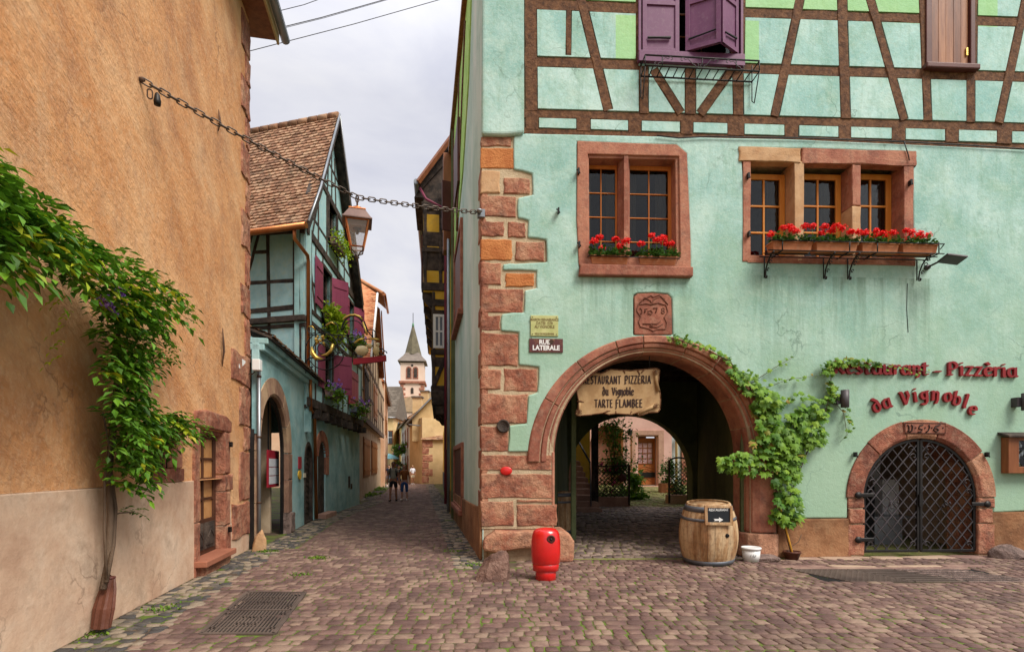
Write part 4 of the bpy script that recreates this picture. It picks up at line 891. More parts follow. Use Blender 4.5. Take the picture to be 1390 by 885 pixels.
for u in (812,882): p=SG(u,505); mb.tube([FA.P(p[0],sn-.02,p[1]-.02),FA.P(p[0],sn-.02,p[1]+.5)],.008,6)
mb.build('hanging_rod',K['iron'],t)
# ---- iron flower racks
def rodpx(mb,l,n,r=.008,fn=None):
    mb.tube([FA.P(*( (lambda q,nn:(q[0],nn,q[1]))(FA.uv(u,v,nn),nn))) for (u,v),nn in zip(l,n if isinstance(n,list) else [n]*len(l))],r,6)
t=thing('iron_flower_rack','empty black iron flower rack below the purple shutters','flower rack',FA.P(f(945,110)[0],.06,f(945,110)[1]))
mb=MB()
# built as a real tray: three rails, spaced bars, scrolls on the front
sL,sR=f(868,0)[0],f(1020,0)[0]-.03; zT=f(945,96)[1]-.02; W_=.30
xL,xR=sL,sR
def fp(s,n,z): return FA.P(s,n,z)
dz=lambda s: -.012*(s-xL)
for n,z in ((.34,zT),(.34,zT-.18),(.08,zT-.18)):
    mb.tube([fp(xL,n,z),fp(xR,n,z+dz(xR))],.014,6)
for s in (xL,xR): mb.tube([fp(s,.34,zT+dz(s)),fp(s,.34,zT-.18+dz(s)),fp(s,.06,zT-.18+dz(s))],.011,6); mb.tube([fp(s,.34,zT+dz(s)),fp(s,.06,zT+dz(s))],.011,6); mb.tube([fp(s,.08,zT+.09),fp(s,.08,zT-.55),fp(s+.03,.10,zT-.6),fp(s,.34,zT-.2)],.010,6)
n_b=14
for i in range(1,n_b): s=xL+(xR-xL)*i/n_b; mb.tube([fp(s,.08,zT-.18+dz(s)),fp(s,.34,zT-.18+dz(s))],.011,6)
for s in (xL+.3,xL+1.0,xL+1.6): mb.tube([fp(s,.34,zT+dz(s)),fp(s,.34,zT-.2)],.010,6)
mb.build('rack_frame',K['iron'],t)
mb=MB()
def scr(s,z,d,fl):  # S scroll
    pts=[]
    for i in range(10): a_=i*.55; r_=.045*(1-i/13); pts.append((s-d*.10+d*r_*math.cos(a_),z-.05+fl*r_*math.sin(a_)))
    pts=pts[::-1]+[(s,z-.03),(s+d*.08,z-.12)]
    for i in range(10): a_=i*.55; r_=.045*(1-i/13); pts.append((s+d*.16-d*r_*math.cos(a_),z-.13-fl*r_*math.sin(a_)))
    mb.tube([fp(a_,.345,b_) for a_,b_ in pts],.006,5)
for i,(x,d) in enumerate(((.35,-1),(.75,1),(1.15,-1),(1.55,1))): scr(xL+x,zT+dz(xL+x),d,1)
mb.build('scrollwork',K['irong'],t)
# rack and planters of the triple window
t=thing('iron_flower_rack','black iron bracket rack carrying four planters below the triple window','flower rack',FA.P(f(1140,360)[0],.06,f(1140,375)[1]))
q0,q1=f(1030,0)[0]+.0,f(1252,0)[0]-.05; zt=f(1140,352)[1]-.03
mb=MB()
for n,z in ((.42,zt+.17),(.42,zt),(.12,zt),(.27,zt)): mb.tube([fp(q0-.05,n,z),fp(q1+.1,n,z)],.010,6)
for s in (q0+.2,q0+1.4,q0+1.9,q1): mb.tube([fp(s,.42,zt+.2),fp(s,.42,zt),fp(s,.08,zt)],.012,6)
mb.tube([fp(q1+.1,.42,zt+.17),fp(q1+.22,.2,zt+.17)],.01,6)
mb.build('rack_frame',K['iron'],t)
for s in (q0+.06,q0+1.15,q0+1.60,q1-.12):
    mb=MB(); pts=[fp(s,.40,zt-.01)]
    P2=[(.40,-.01),(.30,-.03),(.2,-.12),(.14,-.22),(.12,-.34),(.13,-.38),(.16,-.385),(.17,-.36),(.155,-.345)]
    mb.tube([fp(s,n,zt+z) for n,z in P2],.013,7)
    for cn,cz,r_ in ((.27,-.15,.05),(.2,-.26,.04),(.33,-.08,.035)): mb.tube([fp(s,cn+r_*(1-i/12)*math.cos(i*.6),zt+cz+r_*(1-i/12)*math.sin(i*.6)) for i in range(11)],.008,5)
    mb.tube([fp(s,.08,zt+.02),fp(s,.08,zt-.36)],.012,6)
    mb.build('scroll_bracket',K['iron'],t)
def planter(root_fr,s0,s1,n0,n1,z0,h,lab,grp,mt=None,name='planter'):
    t=thing(name,lab,'planter',root_fr.P((s0+s1)/2,(n0+n1)/2,z0),grp)
    def ringv(e,z): return [root_fr.P(s0-e,n0-e,z),root_fr.P(s1+e,n0-e,z),root_fr.P(s1+e,n1+e,z),root_fr.P(s0-e,n1+e,z)]
    mb=MB(); L=[ringv(-.02,z0),ringv(0,z0+h-.03),ringv(.012,z0+h-.03),ringv(.012,z0+h),ringv(-.012,z0+h),ringv(-.012,z0+h-.05)]
    vs=sum(L,[]); fs=[[0,3,2,1]]+[[j*4+i,j*4+(i+1)%4,(j+1)*4+(i+1)%4,(j+1)*4+i] for j in range(5) for i in range(4)]+[[20,21,22,23]]
    mb.add(vs,fs); mb.build('trough',mt or K['terra'],t,bevel=.006)
    mb=MB(); mb.add(ringv(-.013,z0+h-.04),[[0,1,2,3]]); mb.build('soil',K['rock'],t,recalc=False)
    return t
def geranium(fr,s0,s1,n0,n1,z,lab,grp,heads,h=.2,seed=1):
    random.seed(seed)
    t=thing('geranium',lab,'geranium',fr.P((s0+s1)/2,(n0+n1)/2,z),grp)
    lf=MB(); st=MB()
    for i in range(int(230*(s1-s0)/.6)):
        p=fr.P(U(s0-.03,s1+.03),U(n0,n1+.08),z+U(0,h*.75)*U(.4,1)); d=Vector((U(-1,1),U(-1,.3),U(-.1,.8)))
        L=U(.035,.06); lf.leaf(p,d,Vector((0,0,1)),L,L*.6,1)
    lf.build('foliage',K['ger'],t,recalc=False)
    H=[]
    for i in range(heads):
        s=s0+(s1-s0)*(i+.5)/heads+U(-.05,.05); n=U(n0,n1+.1); zz=z+h*U(.8,1.45); H.append((s,n,zz))
        st.tube([fr.P(s+U(-.05,.05),n-.03,z+.02),fr.P(s,n,zz)],.004,4)
    st.build('stems',K['bush'],t)
    for s,n,zz in H:
        mb=MB(); c=fr.P(s,n,zz); R_=U(.055,.085)
        for j in range(90):
            v=Vector((U(-1,1),U(-1,1),U(-.5,1))).normalized(); p=c+Vector((v.x,v.y,v.z*.75))*R_*U(.5,1); t2=v.orthogonal().normalized(); mb.leaf(p,(t2+v*.3).normalized(),v,.034,.021)
        mb.build('flower_head',K['gerf'],t,recalc=False)
    return t
pb=[(1034,1088,'leftmost'),(1091,1147,'second from left'),(1151,1201,'third from left'),(1204,1252,'rightmost')]
for i,(u0,u1,w) in enumerate(pb):
    s0=f(u0,0)[0]-.0; s1=f(u1,0)[0]-.03
    planter(FA,s0,s1,.16,.38,zt+.015,.17,'terracotta-coloured trough, %s of the four on the bracket rack'%w,'planters under the triple window')
    geranium(FA,s0+.02,s1-.02,.16,.36,zt+.17,'red geraniums in the %s trough of the bracket rack'%w,'geraniums under the triple window',[7,7,8,8][i],.19,10+i)
for i,(u0,u1,w) in enumerate(((801,851,'left'),(866,916,'right'))):
    z0=f(850,362)[1]+.012; s0=f(u0,0)[0]; s1=f(u1,0)[0]
    planter(FA,s0,s1,-.10,.09,z0,.15,'terracotta-coloured trough on the %s half of the double window sill'%w,'planters on the double window sill')
    geranium(FA,s0,s1,-.08,.1,z0+.13,'red geraniums on the %s half of the double window sill'%w,'geraniums on the double window sill',6,.24,20+i)
mb=MB(); z0=f(850,362)[1]+.13
for n in (.13,): mb.tube([FA.P(f(797,0)[0],n,z0),FA.P(f(919,0)[0],n,z0-.02)],.009,6)
for u in (797,919): mb.tube([FA.P(f(u,0)[0],.13,z0),FA.P(f(u,0)[0],.02,z0)],.009,6)
mb.build('planter_rail',K['iron'],rest)
# floodlight right of the rack
a=f(1256,365); t=thing('floodlight','small flat dark floodlight on an arm right of the geranium rack','floodlight',FA.P(a[0],.05,a[1]))
mb=MB(); mb.lathe(FA.P(a[0]-.02,.05,a[1]),[(0,0),(.05,0),(.045,.05),(0,.05)],12,ax=Matrix.Rotation(PI/2,3,'X')); mb.tube([FA.P(a[0]-.02,.08,a[1]),FA.P(a[0]+.02,.3,a[1]+.03)],.018,8); mb.build('arm',K['greyp'],t)
mb=MB(); mb.wbox(FA.P(a[0]+.14,.42,a[1]+.02),(.36,.24,.035),0,Matrix.Rotation(.12,3,'Y')@Matrix.Rotation(-.25,3,'X')); mb.build('lamp_head',K['greyp'],t,bevel=.008)
# ---- barrel with chalkboard
def barrel_at(name,lab,cx,cy,z0,h,rb,rm,grp=None,top=True,rt=None,lean=None):
    rt=rt or rb
    t=thing(name,lab,'barrel',(cx,cy,z0),grp); rr=lambda z: (rb+(rt-rb)*z/h)+(rm-(rb+rt)/2)*(1-(2*z/h-1)**2)
    st=MB(); ns=26; k=12
    for j in range(ns):
        a0,a1=2*PI*j/ns+.004,2*PI*(j+1)/ns-.004; vs=[]
        for i in range(k+1):
            z=h*i/k
            for a_,e in ((a0,0),((a0+a1)/2,.0025),(a1,0)): q=rr(z)+e; vs.append((cx+q*math.cos(a_),cy+q*math.sin(a_),z0+z))
            for a_ in (a1,a0): q=rr(z)-.025; vs.append((cx+q*math.cos(a_),cy+q*math.sin(a_),z0+z))
        fs=[[i*5+m_,i*5+(m_+1)%5,(i+1)*5+(m_+1)%5,(i+1)*5+m_] for i in range(k) for m_ in range(5)]+[[0,1,2,3,4],[k*5+m_ for m_ in range(5)][::-1]]
        st.add(vs,fs)
    st.build('staves',K['barrel'],t)
    for fz_,w in ((.025,.085),(.74,.045),(.885,.085),):
        z=fz_*h; mb=MB(); mb.lathe((cx,cy,z0),[(rr(z)+.004,z),(rr(z)+.009,z),(rr(z+w)+.009,z+w),(rr(z+w)+.004,z+w)],36); mb.build('hoop',K['hoop'],t)
    mb=MB(); mb.lathe((cx,cy,z0+h-.045),[(0,0),(rt-.02,0),(rt-.02,.015),(0,.015)],30); mb.build('barrel_head',K['barrel'],t)
    return t
bx,by,bh=(962-695)/740*9.25,9.28,1.0
br=barrel_at('wine_barrel','pale oak wine barrel with grey hoops standing before the archway, chalkboard on top edge',bx,by,.01,1.03,.385,.475,None,rt=.345)
BZ=Vector((-.28,-1,0)).normalized(); bq=Vector((bx,by,0))
mb=MB(); fb=Fr((bx,by),(1,-.02)); p=(.16,.42)
hc=fb.P(.15,.435,.56); mb.lathe(hc,[(.0,.0),(.032,.0),(.032,.03),(0,.03)],14,ax=Matrix.Rotation(PI/2,3,'X')); mb.build('bung_hole',K['black'],br)
br.rotation_euler=(math.radians(4.5),math.radians(-1.5),0)
cf=Fr((bx-.15,by-.49),(1,.06))
t=thing('chalkboard','small wood-framed chalkboard with RESTAURANT and a white arrow leaning on the barrel','chalkboard',cf.P(.1,.03,.68))
bx0,bx1,bz0,bz1=-.10,.35,.70,1.02
mb=MB(); mb.tri(cf,[(bx0,bz0),(bx1+.01,bz0-.01),(bx1,bz1-.01),(bx0-.01,bz1)],[[(bx0+.045,bz0+.045),(bx1-.04,bz0+.04),(bx1-.04,bz1-.05),(bx0+.04,bz1-.045)]],.035,.065); mb.build('board_frame',K['barrel'],t,bevel=.006)
MB().box(cf,bx0+.03,bx1-.03,.038,.05,bz0+.03,bz1-.035).build('slate',K['slateb'],t)
mb=MB(); text_mesh(mb,'RESTAURANT',cf,(bx0+bx1)/2,.053,bz1-.075,.064,.001,.0012,sx=.82)
mb.add([cf.P(s,.054,z) for s,z in ((.04,.80),(.13,.80),(.13,.825),(.20,.785),(.13,.745),(.13,.77),(.045,.765),(.065,.783))],[list(range(8))]); mb.build('chalk_marks',K['chalk'],t,recalc=False)
# bucket
bc=((1022-695)/740*9.35,9.42); t=thing('plastic_bucket','white plastic tub with lid standing right of the barrel','bucket',(bc[0],bc[1],.01))
MB().lathe((bc[0],bc[1],.01),[(0,0),(.135,0),(.15,.2),(.15,.2)],28).build('tub',K['plastic'],t); MB().lathe((bc[0],bc[1],.21),[(0,.0),(.163,.0),(.166,.03),(.158,.04),(.15,.032),(0,.032)],28).build('lid',K['plastic'],t)
mb=MB()
for i in range(9): p_=Fr((bc[0],bc[1]),(1,0)); mb.beam(p_,(-.08+i*.012,.10+U(-.01,.03)),(-.075+i*.012,.12+U(-.01,.03)),.004,.146,.148,0,1)
mb.build('scribble',K['ink'],t)
# ---- red hydrant
hx=(741-695)/740*7.9; hy=7.92
t=thing('fire_hydrant','glossy red capsule-shaped fire hydrant with a keyhole at the front of the corner pier','hydrant',(hx,hy,0))
MB().lathe((hx,hy,-.03),[(.15,0),(.15,.16),(.13,.2)],28).build('foot',K['hyd'],t)
MB().lathe((hx,hy,0),[(.15,.125),(.188,.135),(.192,.225),(.18,.24)],32,sy=.86).build('collar',K['hyd'],t)
prf=[(.185,.225),(.205,.25),(.214,.40),(.210,.56),(.196,.66),(.178,.705),(.14,.735),(.075,.75),(0,.755)]
MB().lathe((hx,hy,0),prf,36,sy=.85).build('cover',K['hyd'],t)
hf=Fr((hx,hy),(1,.02)); MB().lathe(hf.P(.06,.166,.61),[(0,0),(.055,0),(.06,.014),(.048,.02),(.03,.006),(0,.006)],18,ax=Matrix.Rotation(PI/2,3,'X')@Matrix.Rotation(.1,3,'X')).build('lock_recess',K['maroon'],t)
MB().lathe(hf.P(.06,.173,.605),[(0,0),(.02,0),(.02,.02),(0,.022)],10,ax=Matrix.Rotation(PI/2,3,'X')).build('lock',K['iron'],t)
MB().lathe((hx,hy,.232),[(.185,0),(.1885,0),(.1885,.012),(.185,.012)],32,sy=.86).build('seam',K['black'],t)
# ---- stones
def boulder(name,lab,cx,cy,z0,dims,seed,cat='stone',mt=None,flat=0,rz=0):
    random.seed(seed); b=bmesh.new(); bmesh.ops.create_icosphere(b,subdivisions=3,radius=1)
    pl=[(Vector((U(-1,1),U(-1,1),U(-.4,1))).normalized(),U(.5,.85)) for _ in range(12)]
    for v in b.verts:
        for n,d in pl:
            k_=v.co.dot(n)
            if k_>d: v.co-=n*(k_-d)
        v.co+=Vector((U(-1,1),U(-1,1),U(-1,1)))*.025
    Q=Matrix.Rotation(rz,3,'Z'); mb=MB(); mb.add([Vector((cx,cy,z0))+Q@Vector((v.co.x*dims[0],v.co.y*dims[1],v.co.z*dims[2])) for v in b.verts],[[v.index for v in p.verts] for p in b.faces]); b.free()
    mb.build(name,mt or K['rock'],label=lab,cat=cat,origin=(cx,cy,z0-dims[2]*.5))
def hull_stone(name,lab,cx,cy,pts,mt,sd):
    random.seed(sd); b=bmesh.new()
    for p in pts: b.verts.new((cx+p[0],cy+p[1],p[2]-.03))
    bmesh.ops.convex_hull(b,input=b.verts); bmesh.ops.subdivide_edges(b,edges=b.edges,cuts=2,use_grid_fill=True)
    for v in b.verts: v.co+=Vector((U(-1,1),U(-1,1),U(-1,1)))*.008
    b.verts.index_update(); mb=MB(); mb.add([v.co.copy() for v in b.verts],[[v.index for v in p.verts] for p in b.faces]); b.free(); mb.build(name,mt,label=lab,cat='stone',bevel=.012,angle=25)
hull_stone('guard_stone','rough purplish-brown block of stone at the street corner left of the red hydrant',-.27,7.95,[(-.27,-.15,0),(-.12,-.27,0),(.19,-.23,0),(.25,.1,0),(0,.25,0),(-.24,.15,0),(-.22,-.1,.16),(.21,-.17,.28),(-.02,-.12,.41),(.19,-.04,.45),(.12,.15,.43),(-.13,.02,.31),(.22,.08,.38)],mat('guard_rock',[(.10,.055,.042),(.18,.10,.075),(.27,.17,.13)],var=(5,),bump=(14,1,.05),bump2=(60,.7,.015)),3)
boulder('guard_stone','low dark rock lying at the wall right of the cellar gate',8.95,9.75,.06,(.42,.22,.2),5)
boulder('flat_stone','flat reddish slab of stone lying between white tub and vine pot',4.40,9.45,.06,(.30,.2,.09),8)
# pot
t=thing('flower_pot','brown round pot at the foot of the grape vine','pot',(4.93,9.60,0))
mb=MB(); mb.lathe((4.93,9.60,0),[(.10,0),(.14,.12),(.15,.12),(.15,.15),(.13,.15),(.12,.1),(0,.1)],20); mb.build('pot',K['leather'],t)
# ---- grape vine
random.seed(31)
vt=thing('grape_vine','grape vine with lobed leaves climbing the mint wall right of the big arch','vine',FA.P(f(1075,760)[0],.12,0))
def fp2(u,v,n): q=FA.uv(u,v,n); return FA.P(q[0],n,q[1])
stems=[([(1078,765),(1070,735),(1062,700),(1050,650),(1040,600),(1035,560),(1015,520),(990,490),(960,475),(925,462),(905,458)],.15,.018),
([(1062,700),(1085,640),(1105,590),(1120,560),(1128,530),(1128,505),(1150,492),(1190,492),(1225,498),(1262,505)],.12,.012),([(1040,640),(1010,625),(980,620)],.2,.01),([(1020,520),(1050,500),(1078,484)],.1,.006),([(1030,530),(1070,515),(1110,510)],.09,.005),([(1128,540),(1145,560),(1150,590),(1140,600)],.12,.006)]
mb=MB()
for l,n,r_ in stems:
    mb.tube([fp2(u,v,n+U(-.02,.03)) for u,v in l],[r_*(1-.6*i/len(l)) for i in range(len(l))],6)
mb.tube([fp2(1078,762,.16),fp2(1074,742,.22),fp2(1084,735,.2),fp2(1088,725,.16)],.006,5)
mb.build('stem',K['bark'],vt)
lf=MB(); la=MB()
def leaves(poly,cnt,nlo,nhi,size,lf=lf,fn=fp2,autumn=.03):
    xs=[p[0] for p in poly]; ys=[p[1] for p in poly]; c=0
    def ins(x,y):
        r_=False
        for i in range(len(poly)):
            x0,y0=poly[i]; x1,y1=poly[(i+1)%len(poly)]
            if (y0>y)!=(y1>y) and x<(x1-x0)*(y-y0)/(y1-y0)+x0: r_=not r_
        return r_
    while c<cnt:
        u,v=U(min(xs),max(xs)),U(min(ys),max(ys))
        if not ins(u,v): continue
        c+=1; n=U(nlo,nhi); p=fn(u,v,n); L=size*U(.6,1.25)
        d=Vector((U(-.7,.7),U(-.8,-.1),U(-1,-.1))); up=Vector((U(-.3,.3),-1,U(.2,1.2)))
        (la if R()<autumn else lf).leaf(p,d,up,L,L*.62,1)
leaves([(1015,600),(1030,530),(1045,520),(1060,545),(1055,580),(1080,600),(1085,640),(1090,690),(1080,710),(1060,705),(1048,650),(1035,640)],270,.10,.36,.125)
leaves([(1035,600),(1070,560),(1100,545),(1125,560),(1120,600),(1095,610),(1085,640),(1060,650)],300,.09,.3,.115)
leaves([(975,620),(1010,610),(1030,625),(1025,645),(995,640),(977,635)],85,.15,.42,.11)
leaves([(985,500),(1010,505),(1035,520),(1055,560),(1045,600),(1025,560),(1000,520)],150,.1,.25,.10)
leaves([(1040,690),(1085,690),(1090,712),(1060,716),(1045,705)],40,.12,.3,.10)
for l,c_,sz in (([(905,457),(930,462),(960,472),(985,485),(1000,505)],75,.075),([(1000,505),(1020,505),(1050,500),(1078,484)],22,.07),([(1020,520),(1070,514),(1115,508)],22,.06),([(1125,560),(1130,530),(1125,505),(1120,498)],55,.085),([(1115,498),(1135,490),(1160,490),(1195,495)],80,.08),([(1195,496),(1230,500),(1262,506)],16,.045),([(1130,535),(1148,550),(1155,575),(1148,600)],34,.07),([(1060,545),(1085,535),(1115,545),(1135,530)],50,.08)):
    for i in range(c_):
        t_=R()*(len(l)-1); j=int(t_); e=t_-j; u=l[j][0]*(1-e)+l[j+1][0]*e+U(-4,4); v=l[j][1]*(1-e)+l[j+1][1]*e+U(-5,5); L=sz*U(.6,1.2)
        (la if R()<.07 else lf).leaf(fp2(u,v,U(.09,.2)),Vector((U(-.7,.7),U(-.7,-.1),U(-1,.2))),Vector((0,-1,U(.2,1))),L,L*.62,1)
lf.build('leaves',K['vine'],vt,recalc=False); la.build('yellowing_leaves',K['vinea'],vt,recalc=False)
mb=MB(); mb.tube([fp2(1080,768,.30),fp2(1060,690,.16)],.016,8); mb.build('bamboo_cane',mat('cane',[(.55,.28,.03)],bump=None,rough=.5),label='yellow cane propping the grape vine stem',cat='cane')
# ---- passage: barrel, post, stairs
barrel_at('wine_barrel','dim wine barrel standing behind the left pier inside the passage',1.10,12.6,.08,.98,.29,.34)
mb=MB(); mb.wbox((1.34,11.9,1.9),(.10,.16,3.8)); mb.build('timber_post',K['dgreen'],label='green painted post inside the passage beside the barrel',cat='post')
def groundz(X,Y):
    if Y<10.6 or X<.2: return 0
    return .034*(min(Y,18.5)-10.6)+max(0,Y-18.5)*.068
sth=thing('stone_staircase','worn red stone steps climbing on the left of the courtyard behind the arch','stairs',(2.2,16.6,.2))
for i in range(9):
    mb=MB(); w=1.05-i*.05; z=.17+i*.185; fs_=Fr((1.72,16.75+i*.27),(1,.03)); pts=[(0,z-.1 if i else z-.1),(w,z-.1),(w+.02,z+.1),(w-.03,z+.165),(w-.12,z+.185),(0,z+.185)]
    mb.tri(fs_,pts,[],-.6,0); mb.build('step',K['step'],sth,bevel=.02)
mb=MB(); mb.wbox((2.62,17.25,1.75),(.2,.2,3.2)); mb.build('timber_post',K['dark'],label='black timber post carrying the stair rail in the courtyard',cat='post')
mb=MB(); mb.tube([(1.98,18.6,3.0),(2.42,16.9,1.75)],.03,8); mb.tube([(2.42,16.9,1.75),(2.45,16.9,.4)],.02,6); mb.build('handrail',K['hoop'],sth)
# ---- courtyard: pink house
PH=Fr((0,25.0),(1,0)); g=PH.uv
ph=thing('pink_house','pink rendered house with a studded brown door closing the courtyard','house',(5,25,.7))
rc=[g(801,665),g(801,600)]+[g(805,585),g(818,577),(g(832,577)),g(846,582),g(846,665)]
dr=[g(866,662),g(866,592),g(892,592),g(892,662)]
MB().tri(PH,[(1.8,.4),(g(912,0)[0],.4),(g(912,0)[0],8),(1.8,8)],[rc,dr],-.5,0).build('wall',K['pink'],ph)
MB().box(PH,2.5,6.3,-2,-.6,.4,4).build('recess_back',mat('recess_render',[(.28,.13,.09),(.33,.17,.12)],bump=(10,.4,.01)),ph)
MB().tri(PH,[g(857,661),g(857,584),g(901,584),g(901,661)],[[g(863,661),g(863,591),g(893,591),g(893,661)]],-.3,.06).build('door_surround',K['step'],ph,bevel=.03)
d_=MB(); p=g(864,658); q=g(891,594); d_.box(PH,p[0],q[0],-.35,-.25,p[1],q[1]); d_=d_.build('door',K['wood'] if 0 else mat('door_chestnut',[(.30,.09,.025),(.40,.14,.04)],rough=.5,bump=(30,.3,.005)),ph)
W_=q[0]-p[0]; H_=q[1]-p[1]; wn=MB(); mu=MB()
z1_=p[1]+H_*.90; z0_=p[1]+H_*.45; wn.box(PH,p[0]+.12,q[0]-.12,-.25,-.245,z0_,z1_); wn.build('door_glass',mat('curtained_glass',[(.30,.16,.16),(.5,.33,.33)],var=(8,),rough=.3,bump=None),d_)
for i in range(4): x=p[0]+.12+(W_-.24)*i/3; mu.box(PH,x-.015,x+.015,-.245,-.23,z0_,z1_)
for i in range(5): z=z0_+(z1_-z0_)*i/4; mu.box(PH,p[0]+.12,q[0]-.12,-.245,-.228,z-.015,z+.015)
for i in range(6): mu.beam(PH,(p[0]+.1,p[1]+.1+i*.13),(p[0]+W_/2,p[1]+.35+i*.1),.02,-.25,-.235,0,1); mu.beam(PH,(q[0]-.1,p[1]+.1+i*.13),(p[0]+W_/2,p[1]+.35+i*.1),.02,-.25,-.235,0,1)
mu.build('door_bars',K['woodd'],d_)
MB().box(PH,g(872,0)[0],g(891,0)[0],-.24,-.22,g(880,648)[1],g(880,641)[1]).build('letter_flap',K['iron'],d_)
for i in range(2): MB().box(PH,g(858,0)[0]-.1*i,g(897,0)[0]+.1*i,-.2,.35+.3*i,.4,.72-.14*i+.02).build('door_step',K['step'],ph,bevel=.02)
GW=Fr((0,25.6),(1,0)); h2=thing('grey_house','pale grey wall with a brown arch edge right of the pink house','house',(8,25.6,.7))
MB().box(GW,GW.S(911),12,-.5,0,.4,8).build('wall',mat('pale_grey_render',[(.40,.46,.46),(.5,.55,.54)],bump=(8,.4,.01)),h2); MB().box(GW,GW.S(925),GW.S(934),-.1,.08,.4,3.2).build('arch_edge',K['red2'],h2)
MB().tube([(GW.S(913),25.0,.5),(GW.S(913),25.0,7)],.06,8).build('rainwater_pipe',K['ochr'],h2)
# side walls of the courtyard
st_=thing('courtyard_wall','shadowed yellowish courtyard wall left above the stairs','wall',(1.0,21,.3)); MB().wbox((.9,21.2,3),(.4,8,6)).build('wall',K['yel'],st_)
# wall lamps in the yard
def lant(x,y,z,lab,s=.22):
    t=thing('wall_lantern',lab,'lantern',(x,y,z)); mb=MB(); mb.lathe((x,y,z),[(0,0),(s*.45,.02),(s*.6,s*1.1),(s*.75,s*1.15),(s*.2,s*1.6),(0,s*1.7)],8,smooth=False); mb.build('lantern_body',K['iron'],t); MB().tube([(x,y,z+s*.8),(x-.05,y+.15,z+s*1.4),(x,y+.3,z+s*1.2)],.02,6).build('bracket',K['iron'],t)
p=g(853,592); lant(p[0],24.7,p[1],'black wall lantern left of the brown courtyard door',.2); p=GW.uv(921,600); lant(p[0],25.2,p[1]-.1,'black lantern on the pale grey courtyard wall',.32)
# trellis planters
def trellis(x0,x1,y,z0,h,lab,arch=False):
    t=thing('trellis_planter',lab,'trellis planter',((x0+x1)/2,y,z0),'trellis planters in the courtyard'); fr=Fr((x0,y),(1,0)); w=x1-x0
    MB().box(fr,0,w,-.35,0,z0,z0+.33).build('box',K['woodd'] if 0 else K['step'],t,bevel=.01)
    mb=MB(); mb.box(fr,.0,.06,-.02,.05,z0+.05,z0+h); mb.box(fr,w-.06,w,-.02,.05,z0+.05,z0+h)
    if arch: mb.tube([fr.P(w/2+(w/2-.03)*math.cos(a_),.02,z0+h-.06+.14*math.sin(a_)) for a_ in [PI-i*PI/10 for i in range(11)]],.03,6)
    else: mb.beam(fr,(0,z0+h-.05),(w,z0+h-.02),.05,0,.05)
    mb.build('frame',K['dark'],t)
    mb=MB(); H=h-.4
    for dg_ in (1,-1):
        for i in range(-20,21):
            pts=[(x,z0+.34+dg_*x+i*.14) for x in [w*j/60 for j in range(61)] if z0+.33<z0+.34+dg_*x+i*.14<z0+h-.05]
            if len(pts)>2: mb.beam(fr,pts[0],pts[-1],.02,.0+(.012 if dg_>0 else 0),.012+(.012 if dg_>0 else 0),0,1)
    mb.build('lattice',K['dark'],t); return t
Yt=18.4; gz=groundz(3,Yt)
X=lambda u,Y:(u-CX)/F*Y
trellis(X(806,Yt),X(855,Yt),Yt,gz,1.42,'dark trellis planter with pink roses left of the courtyard way')
trellis(X(907,19.0),X(935,19.0),19.0,groundz(3,19),1.55,'dark arched trellis planter right of the courtyard way',True)
t=mb=MB(); mb.lathe((X(845,18.3),18.32,gz+.98),[(0,-.02),(.14,-.02),(.14,.02),(0,.02)],20,ax=Matrix.Rotation(PI/2,3,'X')); mb.build('round_sign',K['maroon'],label='small round dark red sign on the left trellis',cat='sign')
def bush(name,lab,c,dims,cnt,L,mt,cat='shrub',flowers=None,seed=1,grp=None,up=False,stem=True,clump=9):
    random.seed(seed); t=thing(name,lab,cat,(c[0],c[1],c[2]),grp); mb=MB(); cl=[Vector((U(-1,1),U(-1,1),U(0,1))) for _ in range(clump)]
    for i in range(cnt):
        q=random.choice(cl)+Vector((random.gauss(0,.28),random.gauss(0,.28),random.gauss(0,.16)))
        p=Vector((c[0]+q.x*dims[0]*.6,c[1]+q.y*dims[1]*.6,c[2]+max(.02,q.z)*dims[2])); l=L*U(.6,1.3)
        mb.leaf(p,Vector((U(-1,1),U(-1,1),U(-.6,.9))),Vector((U(-.4,.4),U(-.4,.4),1)),l,l*.3)
    mb.build('leaves',mt,t,recalc=False)
    if stem:
        mb=MB()
        for q in cl: mb.tube([(c[0],c[1],c[2]),(c[0]+q.x*dims[0]*.3,c[1]+q.y*dims[1]*.3,c[2]+q.z*dims[2]*.5),(c[0]+q.x*dims[0]*.6,c[1]+q.y*dims[1]*.6,c[2]+q.z*dims[2])],max(.004,L*.07),5)
        mb.build('branches',K['bark'],t)
    if flowers:
        for _ in range(flowers[1]):
            q=random.choice(cl)*1.0; p=Vector((c[0]+U(-1,1)*dims[0]*.7,c[1]-dims[1]*.6*R(),c[2]+U(.15,1)*dims[2]))
            mb=MB()
            for j in range(12): v=Vector((U(-1,1),U(-1,.3),U(-.5,1))).normalized(); mb.leaf(p+v*flowers[2]*.4,v.orthogonal(),v,flowers[2],flowers[2]*.6)
            mb.build('flower',flowers[0],t,recalc=False)
    return t
bush('rose_bush','rose bush with pink flowers behind the left trellis in the courtyard',(X(828,19),19.0,gz+.3),(1.0,.6,1.3),2300,.10,K['bush'],flowers=(K['pinkf'],16,.075),seed=41)
bush('climbing_shrub','tall airy climbing shrub rising from the left trellis before the pink wall',(X(834,18.9),18.9,gz+1.1),(.75,.4,2.1),900,.13,K['bush'],seed=43,clump=14)
bush('climbing_shrub','thin leafy sprays reaching right over the courtyard door',(X(850,18.8),18.8,gz+1.4),(.95,.25,1.0),260,.12,K['bush'],seed=47,clump=7)
bush('fern','bright green fern clump between left trellis and door step',(X(864,20.5),20.5,groundz(3,20.5)),(.75,.5,.85),900,.2,K['vine'],seed=44)
